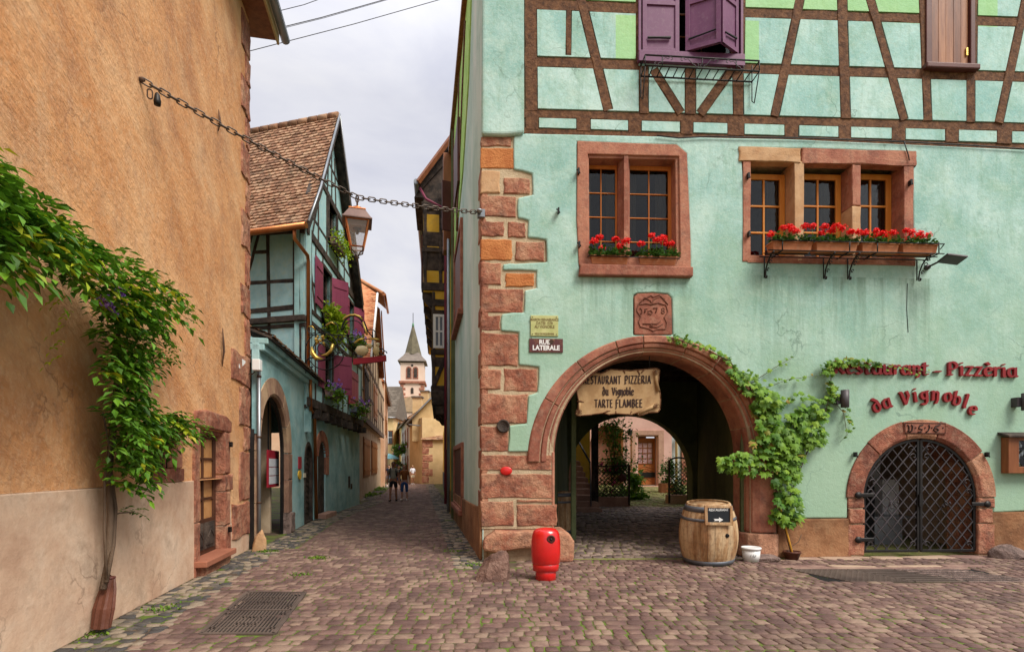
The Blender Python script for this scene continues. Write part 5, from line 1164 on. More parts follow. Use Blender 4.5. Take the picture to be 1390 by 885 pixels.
bush('shrub','leafy shrub behind the arched trellis on the right of the courtyard',(X(922,19.7),19.7,groundz(3,19.7)+.25),(.7,.5,1.3),1300,.11,K['bush'],seed=45)
bush('shrub','potted shrub right of the courtyard door step',(X(904,22.5),22.5,groundz(3,22.5)+.4),(.35,.3,.7),350,.12,K['ger'],seed=46)
MB().box(Fr((X(897,22.3),22.3),(1,0)),0,.6,-.4,0,groundz(3,22.3),groundz(3,22.3)+.4).build('wooden_tub',K['woodd'],label='square wooden tub under the shrub by the courtyard door',cat='tub',bevel=.01)
# ================================================================ ORANGE HOUSE (left foreground)
oh=thing('orange_house','tall orange rendered house with pink plinth and a small door, filling the left edge','house',(-4.2,5.5,0))
L=LW.uv; sE_=LW.S(337.5); 
dz0,dz1=LW.S(268),LW.S(302); ws0,ws1=LW.S(205),LW.S(238)
door_h=[(dz0,.22),(dz1,.22),(dz1,2.2),(dz0,2.2)]; win_h=[(ws0,1.62),(ws1,1.62),(ws1,1.98),(ws0,1.98)]
MB().tri(LW,[(-4,1.43),(sE_,1.43),(sE_,10.6),(-4,10.6)],[[(dz0-.02,1.435),(dz1+.02,1.435),(dz1+.02,2.22),(dz0-.02,2.22)],[(ws0-.02,1.6),(ws1+.02,1.6),(ws1+.02,2.0),(ws0-.02,2.0)]],-.45,0).build('upper_render',K['orange'],oh)
pe=[(-4,0)]+[(dz0,0),(dz0,1.42)]
x=dz0
top=[]; x=dz0-.02
while x>-4: top.append((x,1.42+U(-.015,.02))); x-=.5
MB().tri(LW,[(-4,0),(dz0-.02,0)]+top+[(-4,1.42)],[],-.44,.022).build('plinth',K['pinkp'],oh,bevel=.012)
MB().tri(LW,[(dz1+.02,0),(sE_,0),(sE_,1.43),(dz1+.02,1.43)],[],-.45,0).build('lower_render',K['orange'],oh)
MB().tri(LW,[(dz1+.02,0),(sE_,0),(sE_,.5),(dz1+.45,.62),(dz1+.42,.95),(dz1+.36,1.0),(dz1+.33,1.4),(dz1+.02,1.4)],[],-.44,.006).build('plinth_patch',K['pinkp'],oh)
EW=Fr((LW.P(sE_,0,0).x,LW.P(sE_,0,0).y),tuple(LW.nr)); MB().box(EW,-7,-.46,.01,.4,0,10.6).build('end_wall',K['orange'],oh)
mb=MB(); z=.35; i=0
qs=[(.32,.95,1.05),(1.0,1.9,.62),(1.95,2.4,.35),(2.42,3.15,.62),(3.2,3.75,1.1),(3.8,4.5,.5),(4.55,5.1,.95),(5.15,5.8,.45),(5.85,6.5,.9),(6.55,7.15,.4),(7.2,7.8,.95),(7.85,8.4,.4),(8.45,9.05,.95),(9.1,9.6,.45),(9.65,10.3,.9)]
for z0,z1,w in qs: w=w*(.55 if z0>3.5 else 1); mb=MB().block(LW,sE_-w,sE_+.012,-.2,.03,z0,z1,.02,.03,5); mb.build('quoin_stone',K['red'],oh)
# eave
mb=MB(); mb.box(LW,-4,sE_+.45,-.3,.42,10.45,10.6); mb.build('soffit',K['woodd'],oh); MB().box(LW,-4,sE_+.5,.42,.46,10.4,10.75).build('fascia',K['ochr'],oh)
mb=MB(); mb.tube([LW.P(-4,.56,10.6),LW.P(sE_+.62,.56,10.6)],.09,12); mb.build('gutter_pipe',K['zinc'],oh)
mb=MB(); mb.add([LW.P(-4,.5,10.7),LW.P(sE_+.5,.5,10.7),LW.P(sE_+.5,-5,15),LW.P(-4,-5,15)],[[0,1,2,3]]); mb.build('roof',K['tile'],oh,recalc=False)
# door
for a,b_,z0,z1 in ((dz0-.19,dz0,0,.8),(dz0-.2,dz0,.81,2.22),): MB().block(LW,a,b_,-.4,.04,z0,z1,.015,.006,4).build('door_jamb',K['red'],oh)
for a,b_,z0,z1 in ((dz1,dz1+.32,0.02,.62),(dz1,dz1+.28,.64,1.2),(dz1,dz1+.42,1.22,1.5),(dz1,dz1+.28,1.52,2.22)): MB().block(LW,a,b_,-.4,.045,z0,z1,.02,.01,4).build('door_jamb',K['red'],oh)
mb=MB(); mb.tri(LW,[(dz0-.2,2.23),(dz1+.34,2.23),(dz1+.36,2.42),(dz1+.1,2.50),(dz0+.3,2.52),(dz0-.15,2.46)],[],-.4,.05); mb.build('door_lintel',K['red'],oh,bevel=.03,seg=3)
mb=MB(); mb.tri(LW,[(dz0-.04,2.14),(dz1+.02,2.14),(dz1+.02,2.24),(dz0-.04,2.24)],[],-.4,-.03); mb.build('door_transom',K['red'],oh,bevel=.03)
MB().box(LW,dz0-.2,dz1+.08,-.4,.2,.15,.24).build('door_step',mat('tile_step',[(.26,.09,.05),(.34,.13,.075)],bump=(20,.3,.01)),oh,bevel=.012); MB().box(LW,dz0-.1,dz1+.0,-.4,.12,0,.15).build('step_riser',K['red'],oh)
n=-.10; mb=MB(); 
mb.tri(LW,[(dz0,.24),(dz1-.02,.24),(dz1-.02,2.16),(dz0,2.16)],[[(dz0+.08,.8),(dz1-.12,.8),(dz1-.12,2.08),(dz0+.08,2.08)]],n-.06,n)
W_=dz1-dz0-.2; 
mb.box(LW,dz0+.08+W_*.47,dz0+.08+W_*.53,n-.05,n-.004,.8,2.08)
for i in (1,2,3): z=.8+1.28*i/4; mb.box(LW,dz0+.08,dz1-.12,n-.05,n-.005,z-.02,z+.02)
dd=mb.build('door',mat('dark_door_wood',[(.045,.018,.01),(.09,.035,.018)],rough=.5,bump=(30,.4,.005)),oh,bevel=.005)
MB().box(LW,dz0+.07,dz1-.11,n-.04,n-.03,.79,2.09).build('door_glass',mat('warm_curtain_glass',[(.42,.20,.07),(.55,.30,.12)],var=(4,),rough=.25,bump=None,spec=.6),dd)
mb=MB()
for s0,s1 in ((dz0+.08,dz0+.5),(dz0+.56,dz1-.12)): mb.box(LW,s0,s1,n,n+.015,.32,.74); mb.box(LW,s0+.05,s1-.05,n+.01,n+.03,.38,.68); mb.beam(LW,(s0+.08,.5),((s0+s1)/2,.62),.02,n+.03,n+.04,0,1); mb.beam(LW,(s1-.08,.5),((s0+s1)/2,.62),.02,n+.03,n+.041,0,1)
mb.build('door_panel',K['dark'],dd)
mb=MB()
for s,z in ((dz1+.2,2.02),(dz1+.15,.55)): mb.wbox(LW.P(s,.07,z),(.05,.05,.09)); mb.tube([LW.P(s,.07,z),LW.P(s-.1,.12,z-.01)],.012,6)
mb.build('hinge_pin',K['iron'],oh)
# little window
MB().tri(LW,[(ws0-.2,1.44),(ws1+.22,1.44),(ws1+.22,1.61),(ws0-.2,1.61)],[],-.3,.035).build('window_sill',K['red'],oh,bevel=.015)
MB().tri(LW,[(ws0-.15,1.62),(ws1+.16,1.62),(ws1+.16,2.15),(ws0-.15,2.15)],[win_h],-.3,.03).build('window_surround',K['red2'],oh,bevel=.01)
casement(LW,ws0,ws1,1.62,1.98,-.2,2,1,K['dark'],oh,.04); MB().box(LW,ws0,ws1,-.6,-.5,1.6,2).build('interior',K['room'],oh)
mb=MB()
for i in range(1,6): s=ws0+(ws1-ws0)*i/6; mb.tube([LW.P(s,-.06,1.62),LW.P(s,-.06,1.98)],.008,6)
mb.build('window_bar',K['iron'],oh)
# wall anchors, sign, cabinet, pipe
for u,v0,v1 in ((299,445,497),(293.5,148,178)):
    a=L(u,v1); b=L(u,v0); mb=MB(); mb.tube([LW.P(a[0],.03,a[1]),LW.P(a[0]+.02,.05,(a[1]*.6+b[1]*.4)),LW.P(a[0],.05,(a[1]*.4+b[1]*.6)),LW.P(b[0]+.02,.03,b[1])],[.008,.02,.02,.006],6); mb.build('wall_anchor',K['rust'],oh)
a=L(322,499); b=L(331,490); MB().box(LW,a[0],b[0],.01,.03,a[1],b[1]).build('small_sign',K['white'],label='small white enamel plate high beside the quoins of the orange house',cat='sign')
a=LW.P(sE_-.05,.08,0); t=thing('meter_box','white plastic junction box at the far corner of the orange house','junction box',(a.x,a.y,fz(507,10.8)))
MB().wbox((a.x+.12,a.y-.05,fz(497,10.8)),(.15,.15,.22),.1).build('box_body',K['plastic'],t,bevel=.015); mb=MB(); mb.tube([(a.x+.08,a.y-.05,fz(497,10.8)-.13),(a.x+.02,a.y-.05,fz(509,10.8)),(a.x-.3,a.y-.3,fz(508,10.6))],.012,6); mb.build('cable',K['rust'],t)
t=thing('downpipe','slim grey zinc downpipe between orange house and teal annexe','downpipe',(-5.03,10.85,0))
mb=MB(); mb.tube([(-5.02,10.82,.05),(-5.02,10.82,3.75)],.035,10); mb.build('pipe',K['zinc'],t); 
for z in (.9,2.2,3.4): MB().lathe((-5.02,10.82,z),[(.036,0),(.045,.0),(.045,.04),(.036,.04)],12).build('pipe_clamp',K['rust'],t)
boulder('kerb_stone','pointed beige guard stone at the foot of the zinc downpipe',-4.93,10.62,.12,(.16,.14,.42),12,mt=K['tan'])
# ---- wisteria
random.seed(77)
wt=thing('wisteria','wisteria with feathery leaves and two mauve blossoms climbing the orange wall','wisteria',LW.P(LW.S(137),.15,0))
def lp(u,v,n): q=LW.uv(u,v,n); return LW.P(q[0],n,q[1])
mb=MB()
for l,r_ in (([(140,800),(146,760),(150,700),(147,650),(150,600),(155,540),(160,480),(158,440),(130,400),(80,360),(20,320),(-60,300),(-200,280),(-330,260)],.022),([(146,790),(152,740),(156,690),(152,640),(157,590),(163,530),(170,470),(178,430),(200,410)],.014),([(143,790),(140,720),(143,650),(148,610),(140,560)],.010),([(155,600),(175,585),(205,580),(235,582),(262,580)],.010),([(160,560),(190,520),(205,470),(208,440),(225,425)],.006),([(150,700),(165,696),(180,695)],.006)):
    nn=U(.1,.16); mb.tube([lp(u+U(-2,2),v,nn+U(-.03,.04)) for u,v in l],[1.45*r_*(1-.55*i/len(l)) for i in range(len(l))],7)
mb.build('stem',K['bark'],wt)
w1_=MB(); w2_=MB()
def frond(mb,p,d,Ln,nl,LL):
    d=d.normalized(); g_=Vector((0,0,-1)); pts=[p+d*Ln*t+g_*Ln*.45*t*t for t in [i/nl for i in range(nl+1)]]
    for i in range(1,nl+1):
        t=(pts[i]-pts[i-1]).normalized(); x=t.cross(Vector((0,0,1))); x=x.normalized() if x.length>.01 else Vector((0,1,0))
        for sd in (-1,1):
            if i==nl and sd==1: continue
            dd_=(t*.55+x*sd*.9+Vector((U(-.25,.25),U(-.25,.25),U(-.35,.1)))) if i<nl else t
            mb.leaf(pts[i],dd_,Vector((U(-.3,.3),U(-.3,.3),1)),LL*U(.75,1.15),LL*.23)
def inpoly(poly):
    xs=[p[0] for p in poly]; ys=[p[1] for p in poly]
    while 1:
        u,v=U(min(xs),max(xs)),U(min(ys),max(ys))
        if inq(poly,u,v): return u,v
def inq(q,x,y,pad=0):
    r_=False
    for i in range(len(q)):
        x0,y0=q[i]; x1,y1=q[(i+1)%len(q)]
        if (y0>y)!=(y1>y) and x<(x1-x0)*(y-y0)/(y1-y0)+x0: r_=not r_
    return r_
P1=[(-70,190),(0,245),(60,288),(110,320),(170,350),(205,380),(225,400),(215,425),(180,432),(150,425),(115,400),(75,372),(30,350),(0,345),(-70,360)]
P2=[(130,400),(200,400),(190,450),(182,500),(190,545),(190,590),(182,625),(155,625),(140,560),(138,480)]
P3=[(190,560),(245,565),(250,588),(225,600),(200,605),(190,590)]
P0=[(-330,110),(-70,190),(-70,360),(-330,400)]
for poly,cnt,n0,n1,Ln,LL in ((P0,130,.08,.4,.32,.10),(P1,340,.08,.55,.34,.105),(P2,270,.08,.42,.29,.105),([(135,600),(195,600),(188,660),(145,660)],36,.08,.30,.24,.10),(P3,75,.08,.34,.28,.105)):
    for _ in range(cnt):
        u,v=inpoly(poly); n=U(n0,n1); d=LW.nr.to_3d()*U(.1,1)+LW.d.to_3d()*U(-.9,1.1)+Vector((0,0,U(-.4,.6)))
        frond(w2_ if (R()<.12 or (R()<.5 and 100<u<160 and 350<v<400 and n>.4)) else w1_,lp(u,v,n),d,Ln*U(.7,1.25),random.choice((4,5,6)),LL*U(.8,1.2))
for l,k_ in (([(150,600),(160,625),(172,645)],16),([(185,590),(182,620),(178,640)],12),([(215,390),(232,400),(243,410),(245,435)],9),([(205,440),(225,470),(215,500)],9),([(255,572),(268,578),(272,585)],5),([(160,700),(180,695)],3),([(158,620),(175,645),(180,655)],8),([(205,430),(208,470),(200,520)],8)):
    for _ in range(k_): i=random.randrange(len(l)-1); t=R(); u=l[i][0]*(1-t)+l[i+1][0]*t; v=l[i][1]*(1-t)+l[i+1][1]*t; frond(w1_,lp(u,v,U(.1,.25)),LW.nr.to_3d()*.3+LW.d.to_3d()*U(-.2,1)+Vector((0,0,U(-.1,.6))),.22,5,.07)
for u,v in ((98,400),(98,420),(96,440),(92,460),(90,480),(88,400)): frond(w2_,lp(u,v,.3),Vector((U(-.5,.5),-.6,-.3)),.16,4,.055)
w1_.build('leaves',K['wist'],wt,recalc=False); w2_.build('young_leaves',K['wisty'],wt,recalc=False)
for (u,v,u2,v2) in ((140,405,158,428),(160,392,172,410)):
    mb=MB(); 
    for i in range(110): t=R(); c=lp(u+(u2-u)*t,v+(v2-v)*t,.5)+Vector((U(-1,1),U(-1,1),U(-1,1)))*.04*(1.1-t); mb.leaf(c,Vector((U(-1,1),U(-1,1),U(-1,.5))),Vector((U(-1,1),-1,0)),.03,.012)
    mb.build('blossom',K['pur'],wt,recalc=False)
# protective sleeve round the wisteria foot
t=thing('stem_sleeve','brown leather-like sleeve wrapped round the foot of the wisteria','sleeve',LW.P(LW.S(138),.15,0))
mb=MB(); A_=[lp(137,852,.14),lp(141,825,.14),lp(146,800,.13),lp(149,782,.13)]
k=16; vs=[]
for j,(c,r_) in enumerate(zip(A_,(.075,.078,.062,.042))):
    for i in range(k): a_=2*PI*i/k; q_=r_*(1.12 if i%2 else .86)*U(.92,1.08); vs.append(c+Vector((math.cos(a_)*q_*1.15,math.sin(a_)*q_*.75,U(-.02,.02) if j==3 else 0)))
mb.add(vs,[[j*k+i,j*k+(i+1)%k,(j+1)*k+(i+1)%k,(j+1)*k+i] for j in range(3) for i in range(k)],False); mb.build('sleeve',K['leather'],t)
mb=MB(); mb.lathe(A_[3]+Vector((0,0,-.03)),[(.04,0),(.052,.01),(.052,.025),(.04,.03)],12); mb.build('strap',K['maroon'],t)
# ================================================================ TEAL ANNEXE with the pointed gateway
an=thing('teal_annexe','low teal rendered gateway wall with a big sandstone arch next to the orange house','building',(-5.3,13.5,0))
a=AN.uv; A0,A1=10.86*math.sqrt(1+.174**2),AN.S(427.5); ac=AN.S(372.5); aRI,aRO,az=1.22,1.62,1.95; 
aR2=aRI+.02; MB().box(AN,A0+.02,A1,-1.7,-.15,3.7,3.85).build('ceiling_slab',K['dark'],an); arcs=[(max(A0+.01,ac-aR2),0),(max(A0+.01,ac-aR2),az)]+arc(ac,az,aR2,180,0,24)[1:]+[(ac+aR2,0)]  # dark ceiling slab out of sight, added to dim the gateway
s0_,s1_=AN.S(413.5),AN.S(423); sm_=(s0_+s1_)/2; sr=(s1_-s0_)/2; dh=[(s0_,0.05),(s0_,1.75)]+arc(sm_,1.75,sr,180,0,12)[1:]+[(s1_,.05)]
MB().tri(AN,[(A0,0),(max(A0+.01,ac-aR2),0)]+arcs[1:-1]+[(ac+aR2,0),(A1,0),(A1,4.2),(A0,4.2)],[dh],-.14,0).build('wall',K['teal'],an,bevel=.01)
for n0,n1,z0,z1 in ((-.3,.10,3.95,4.08),(-.3,.17,4.08,4.2)): MB().box(AN,A0,A1+.12,n0,n1,z0,z1).build('cornice',K['teal'],an,bevel=.02)
def tiles(fr,s0,s1,e0,e1,mt,name,parent,tw=.18,th=.16,clip=None,label=None,jit=.01):
    """rows of plain tiles on a slope from eave point e0=(n,z) to top e1=(n,z)"""
    E0=Vector(e0); E1=Vector(e1); Ls=(E1-E0).length; d=(E1-E0)/Ls; nn=Vector((-d.y,d.x)); nn=nn if nn.y>0 else -nn
    mb=MB(); r_=0; y=0
    while y<Ls-.02:
        x=s0-(tw/2 if r_%2 else 0)
        while x<s1:
            a_,b_=max(x+.004,s0),min(x+tw-.004,s1)
            if b_-a_>.03 and (clip is None or clip((a_+b_)/2,y/Ls)):
                j=U(-jit,jit); l_=E0+d*y; u_=E0+d*min(Ls,y+th*1.25)
                lo_=l_-d*(.012+j); t0=.032+U(-.006,.01)
                c_=[(a_,lo_+nn*t0),(b_,lo_+nn*(t0+U(-.004,.004))),(b_,u_+nn*.004),(a_,u_+nn*.004)]
                m_=(a_+b_)/2; lw_=lo_-d*.02
                V_=[fr.P(a_,c_[0][1].x,c_[0][1].y),fr.P(m_,(lw_+nn*t0).x,(lw_+nn*t0).y),fr.P(b_,c_[1][1].x,c_[1][1].y),fr.P(b_,c_[2][1].x,c_[2][1].y),fr.P(a_,c_[3][1].x,c_[3][1].y)]
                B_=[fr.P(a_,lo_.x,lo_.y),fr.P(m_,lw_.x,lw_.y),fr.P(b_,lo_.x,lo_.y)]
                mb.add(V_+B_,[[0,1,2,3,4],[0,5,6,1],[1,6,7,2]])
            x+=tw
        y+=th; r_+=1
    return mb.build(name,mt,parent,recalc=False,label=label)
def slope(fr,s0,s1,e0,e1,mt,name,parent,th=.05):
    mb=MB(); p=[fr.P(s,n,z) for (n,z) in (e0,e1) for s in (s0,s1)]; q=[v-Vector((0,0,th)) for v in p]; mb.add([p[0],p[1],p[3],p[2],q[0],q[1],q[3],q[2]],[[0,1,2,3],[4,7,6,5],[0,4,5,1],[1,5,6,2],[2,6,7,3],[3,7,4,0]]); return mb.build(name,mt,parent)
tiles(AN,A0,A1+.3,(.26,4.24),(-.40,4.5),K['tile'],'coping_tiles',an); slope(AN,A0,A1+.3,(.24,4.235),(-.42,4.49),K['dark'],'coping',an)
mb=MB()
for i,(a1,a2) in enumerate(((180,150),(150,118),(118,92),(92,58),(58,30),(30,0))): mb.sweep2(AN,ac,az,aRI,lambda a_:min(aRO,(ac-A0-.02)/max(.01,-math.cos(math.radians(a_)))) if a_>90 else aRO,[(1,-.1),(1,.02),(.15,.035),(0,-.0),(0,-.08),(.2,-.08)],[a1-.5+(a2-a1+1)*j/8 for j in range(9)])
for z0,z1,wd in ((.5,1.3,.40),(1.31,1.94,.42)): mb.block(AN,ac+aRI,ac+aRI+wd,-.08,.03,z0,z1,.02,.006,4)
for z0,z1 in ((.02,.9),(.91,1.94)): mb.block(AN,A0+.01,ac-aRI,-.08,.03,z0,z1,.02,.006,4)
mb.build('arch_stone',mat('weathered_arch_stone',[(.22,.12,.08),(.33,.20,.13),(.42,.28,.17)],var=(2,),bump=(20,.6,.02),island=.6,stain=((.14,.08,.06),.6,3)),an)
MB().block(AN,ac+aRI-.03,ac+aRI+.46,-.14,.09,0,.5,.03,.02,4).build('arch_base_stone',K['rock'],an)
mb=MB(); mb.sweep_arc(AN,ac,az,[(aRI+.05,-.085),(aRI-.08,-.085),(aRI-.08,-.15),(aRI+.05,-.15)],[i*6 for i in range(31)]); mb.box(AN,ac+aRI-.08,ac+aRI+.05,-.15,-.085,0.02,az); mb.box(AN,ac-aRI-.05,ac-aRI+.08,-.15,-.085,0.02,az); mb.build('gate_frame',K['iron'],an)
# open gate leaf
lf0=AN.P(ac-aRI+.14,-.16,0); lfr=Fr((lf0.x,lf0.y),(-.42,1.0)); mb=MB(); mb.box(lfr,0,.95,-.04,0,.08,1.1); mb.tri(lfr,[(0,1.1),(.95,1.1),(.95,2.85),(.6,2.6),(.2,2.2),(0,1.9)],[[(.08,1.2),(.85,1.2),(.85,2.3),(.5,2.3),(.08,1.8)]],-.04,0)
for i in range(7): mb.beam(lfr,(.08,.2+i*.13),(.48,.32+i*.13),.03,0,.02,0,1); mb.beam(lfr,(.88,.2+i*.13),(.48,.32+i*.13),.03,0,.021,0,1)
for i in range(1,6): mb.tube([lfr.P(i*.15,-.02,1.15),lfr.P(i*.15,-.02,2.0+i*.09)],.011,6)
mb.build('gate_leaf',K['iron'],an)
MB().box(AN,A0,A1,-1.7,-1.6,0,4.1).build('inner_wall',K['beige'],an); MB().box(AN,ac+aRI+.25,ac+aRI+.35,-1.6,-.45,0,4.1).build('inner_wall',K['beige'],an)
nb=-.30; q0=AN.uv(364,662,nb); q1=AN.uv(379,612,nb)
t=thing('menu_board','red-framed menu board hanging inside the teal gateway','menu board',AN.P((q0[0]+q1[0])/2,nb,q0[1]))
MB().box(AN,q0[0],q1[0],nb-.04,nb,q0[1],q1[1]).build('board_frame',K['crim'],t,bevel=.008); 
for i in range(3): h_=(q1[1]-q0[1]-.26)/3; MB().box(AN,q0[0]+.08,q1[0]-.08,nb+.001,nb+.006,q0[1]+.08+i*h_,q0[1]+.06+(i+1)*h_).build('menu_sheet',K['paper'],t)
MB().box(AN,q0[0]+.06,q0[0]+.1,nb-.03,nb+.0,q1[1],q1[1]+1.2).build('hanger',K['iron'],t)
# small arched door
MB().tri(AN,[(s0_-.08,.02),(s0_-.08,1.75)]+arc(sm_,1.75,sr+.08,180,0,12)[1:]+[(s1_+.08,.02)],[[(s0_+.03,.06),(s0_+.03,1.75)]+arc(sm_,1.75,sr-.03,180,0,12)[1:]+[(s1_-.03,.06)]],-.2,.02).build('door_frame',K['dark'],an)
mb=MB(); mb.tri(AN,dh,[],-.12,-.06)
for i in range(12):
    z=.2+i*.16
    if z<2.0: mb.beam(AN,(s0_+.08,z),(sm_-.02,z+.12),.025,-.06,-.045,0,1); mb.beam(AN,(s1_-.08,z),(sm_+.02,z+.12),.025,-.06,-.044,0,1)
mb.build('small_door',K['dark'],an)
for (u0,u1,v0,v1,mt,nm,lb) in ((404.5,408,620,636,K['crim'],'small_sign','small red plate beside the big teal gateway'),(404,408,638,651,K['yel'],'small_sign','yellow oval plate below the red one at the teal gateway'),(411.5,414,642,648,K['cream'],'bell_plate','cream bell plate left of the small arched door')):
    p=a(u0,v1); q=a(u1,v0)
    if 'oval' in lb: mb=MB(); mb.tri(AN,arc((p[0]+q[0])/2,(p[1]+q[1])/2,(q[0]-p[0])/2,0,345,16,(q[1]-p[1])/2),[],.0,.03)
    else: mb=MB(); mb.box(AN,p[0],q[0],0,.03,p[1],q[1])
    mb.build(nm,mt,label=lb,cat='sign')
# ================================================================ TEAL TIMBERED HOUSE
KQ=1.041
zk=lambda z:EYE+(z-EYE)*KQ
th=thing('timbered_house','teal half-timbered gabled house with plum shutters and steep tiled roof','house',(-6.2,18,0))
C0=TU.P(TU.S(414.5),0,0); FL=Fr((C0.x,C0.y),(3.64,-1)); g0s,g1s=TU.S(414.5),TU.S(491)
yS=math.sqrt(1+.081**2); ys_=lambda Y:Y*yS*KQ
G0,G1=TG.S(427.5)+.9,TG.S(488)
ad0,ad1=TG.S(431.5),TG.S(442); adm=(ad0+ad1)/2; adr=(ad1-ad0)/2
hole=[(ad0,.15),(ad0,1.95)]+arc(adm,1.95,adr,180,0,14)[1:]+[(ad1,.15)]
MB().tri(TG,[(G0-1.0,0),(G1,0),(G1,3.38),(G0-1.0,3.38)],[hole],-.4,0).build('ground_floor_wall',K['teal'],th)
mb=MB(); mb.sweep_arc(TG,adm,1.95,[(adr+.36,-.05),(adr+.36,.03),(adr+.02,.04),(adr,0),(adr,-.35),(adr+.2,-.35)],[180-i*12 for i in range(16)]); mb.box(TG,ad1,ad1+.36,-.3,.025,1.35,1.94); mb.build('door_arch',K['red2'],th,bevel=.01)
MB().tri(TG,hole,[],-.09,-.05).build('arched_door',K['dark'],th); MB().box(TG,ad0-.1,ad1+.3,-.2,.28,0,.15).build('door_step',K['step'],th,bevel=.01)
mb=MB()
for u,v,w,h in ((472.5,654,.35,.45),(476,660,.25,.2)): p=TG.uv(u,v); mb.box(TG,p[0],p[0]+w,-.05,.012,p[1]-h/2,p[1]+h/2)
mb.build('vent',K['dark'],th)
# front-left timber wall
flb=[]
def fb_(u0,v0,u1,v1,w,n1=.03): flb.append((FL.uv(u0,v0),FL.uv(u1,v1),w*15/F,n1))
fb_(330,315,415,311,13,.05); fb_(330,385,403,381,5.5); fb_(330,424,403,417,7,.04); fb_(330,439,416,432,8,.14); fb_(330,447,416,441,5,.05)
fb_(404,310,404,432,12,.05); fb_(364,315,366,435,6); fb_(345,343,362,342,5); fb_(352,318,338,370,5); fb_(347,300,340,330,4)
fb_(366,440,366,510,5); fb_(406.5,440,406.5,520,9,.05); fb_(366,481,405,480,6); fb_(330,505,412,500,6)
sl,zt_=FL.S(330)-2,FL.uv(400,305)[1]; zb_=2.6
cov=[]
for i,(p,q,w,n1) in enumerate(flb):
    MB().beam(FL,p,q,w,-.06,n1+i*.0008,.008).build('timber_beam',K['dark'],th)
    p=Vector(p);q=Vector(q);d=(q-p).normalized();n=Vector((-d.y,d.x))*(w/2-.01); cov.append([tuple(p+n),tuple(p-n),tuple(q-n),tuple(q+n)])
MB().tri(FL,[(sl,zb_),(-.02,zb_),(-.02,zt_),(sl,zt_)],[],-.3,0).build('side_wall_core',K['teal'],th)
MB().tri(FL,[(sl,zb_),(-.02,zb_),(-.02,zt_),(sl,zt_)],[],-.02,.02,cov).build('plaster_panel',K['tealt'],th,bevel=.012)
# gable wall
gp=[(g0s,zk(3.25)),(g1s,zk(3.25)),(g1s,zk(7.6)),(ys_(20.6),zk(8.1)),(ys_(17.35),zk(12.3)),(ys_(14.95),zk(8.9)),(g0s,zk(8.2))]
wn=[]  # windows: Y0,Y1,z0,z1
def tw(u0,u1,z0,z1): wn.append((TU.S(u0),TU.S(u1),zk(z0),zk(z1)))
tw(439,450,3.95,5.2); tw(436,447.5,6.25,7.6); tw(472,478,6.35,7.65); tw(444.5,455,8.8,9.9)
whs=[[(p,z0),(q,z0),(q,z1),(p,z1)] for p,q,z0,z1 in wn]
MB().tri(TU,gp,whs,-.3,0).build('gable_core',K['teal'],th)
gb_=[]
def gbm(p,q,w,n1=.03): gb_.append(((ys_(p[0]),zk(p[1])),(ys_(q[0]),zk(q[1])),w,n1))
gbm((14.7,3.38),(22.3,3.38),.26,.10); gbm((14.7,5.62),(22.3,5.62),.15,.04); gbm((14.7,5.95),(22.3,5.95),.13,.04); gbm((14.7,8.02),(21.6,8.02),.24,.06); gbm((15.1,8.6),(20.6,8.6),.1); gbm((15.6,10.05),(19.2,10.05),.2,.05); gbm((16.4,11.1),(18.4,11.1),.1)
gbm((14.95,3.4),(14.95,8.1),.22,.06)
for Y_ in (15.55,16.3,18.1,19.0,19.6,21.9): gbm((Y_,5.9),(Y_,8.0),.11)
for Y_ in (15.5,16.3,18.2,18.9,19.7,21.4,22.15): gbm((Y_,3.4),(Y_,5.6),.12)
for Y_ in (15.8,16.75,18.15,19.1,20.1): gbm((Y_,8.1),(Y_,min(10,12.3-abs(Y_-17.35)*1.35)),.10)
gbm((17.35,10),(17.35,12),.1); gbm((16.8,10),(17.0,11.6),.08); gbm((17.9,10),(17.7,11.6),.08)
gbm((15.2,8.1),(16.0,9.9),.09); gbm((20.4,8.1),(19.0,10),.09); gbm((15.0,7.2),(15.5,5.9),.09); gbm((20.4,5.7),(21.2,8),.1); gbm((18.3,5.9),(18.9,8),.08); gbm((14.9,9.0),(17.35,12.45),.16,.05); gbm((17.35,12.45),(20.7,8.1),.16,.05)
for Y_ in (15.2,20.95): gbm((Y_,6.75),(Y_+.9,6.75),.08)
cov=[]
for i,(p,q,w,n1) in enumerate(gb_):
    MB().beam(TU,p,q,w,-.06,n1+i*.0006,.008).build('timber_beam',K['dark'],th)
    p=Vector(p);q=Vector(q);d=(q-p).normalized();n=Vector((-d.y,d.x))*(w/2-.01); cov.append([tuple(p+n),tuple(p-n),tuple(q-n),tuple(q+n)])
MB().tri(TU,gp,whs,-.02,.02,cov).build('plaster_panel',K['tealt'],th,bevel=.012)
for i in range(9): s=ys_(15.3+i*.85); MB().box(TU,s,s+.18,-.4,.22,3.04,3.28).build('jetty_joist',K['dark'],th)
MB().box(TU,g0s-.05,g1s,-.4,.02,3.27,3.36).build('jetty_soffit',K['dark'],th)
for p,q,z0,z1 in wn:
    casement(TU,p+.03,q-.03,z0,z1,-.08,2,2,K['dark'],th,.06); MB().box(TU,p,q,-.6,-.55,z0,z1).build('interior',K['room'],th)
    MB().tri(TU,[(p-.08,z0-.1),(q+.08,z0-.1),(q+.08,z1+.1),(p-.08,z1+.1)],[[(p,z0),(q,z0),(q,z1),(p,z1)]],-.1,.07).build('window_frame',K['dark'],th)
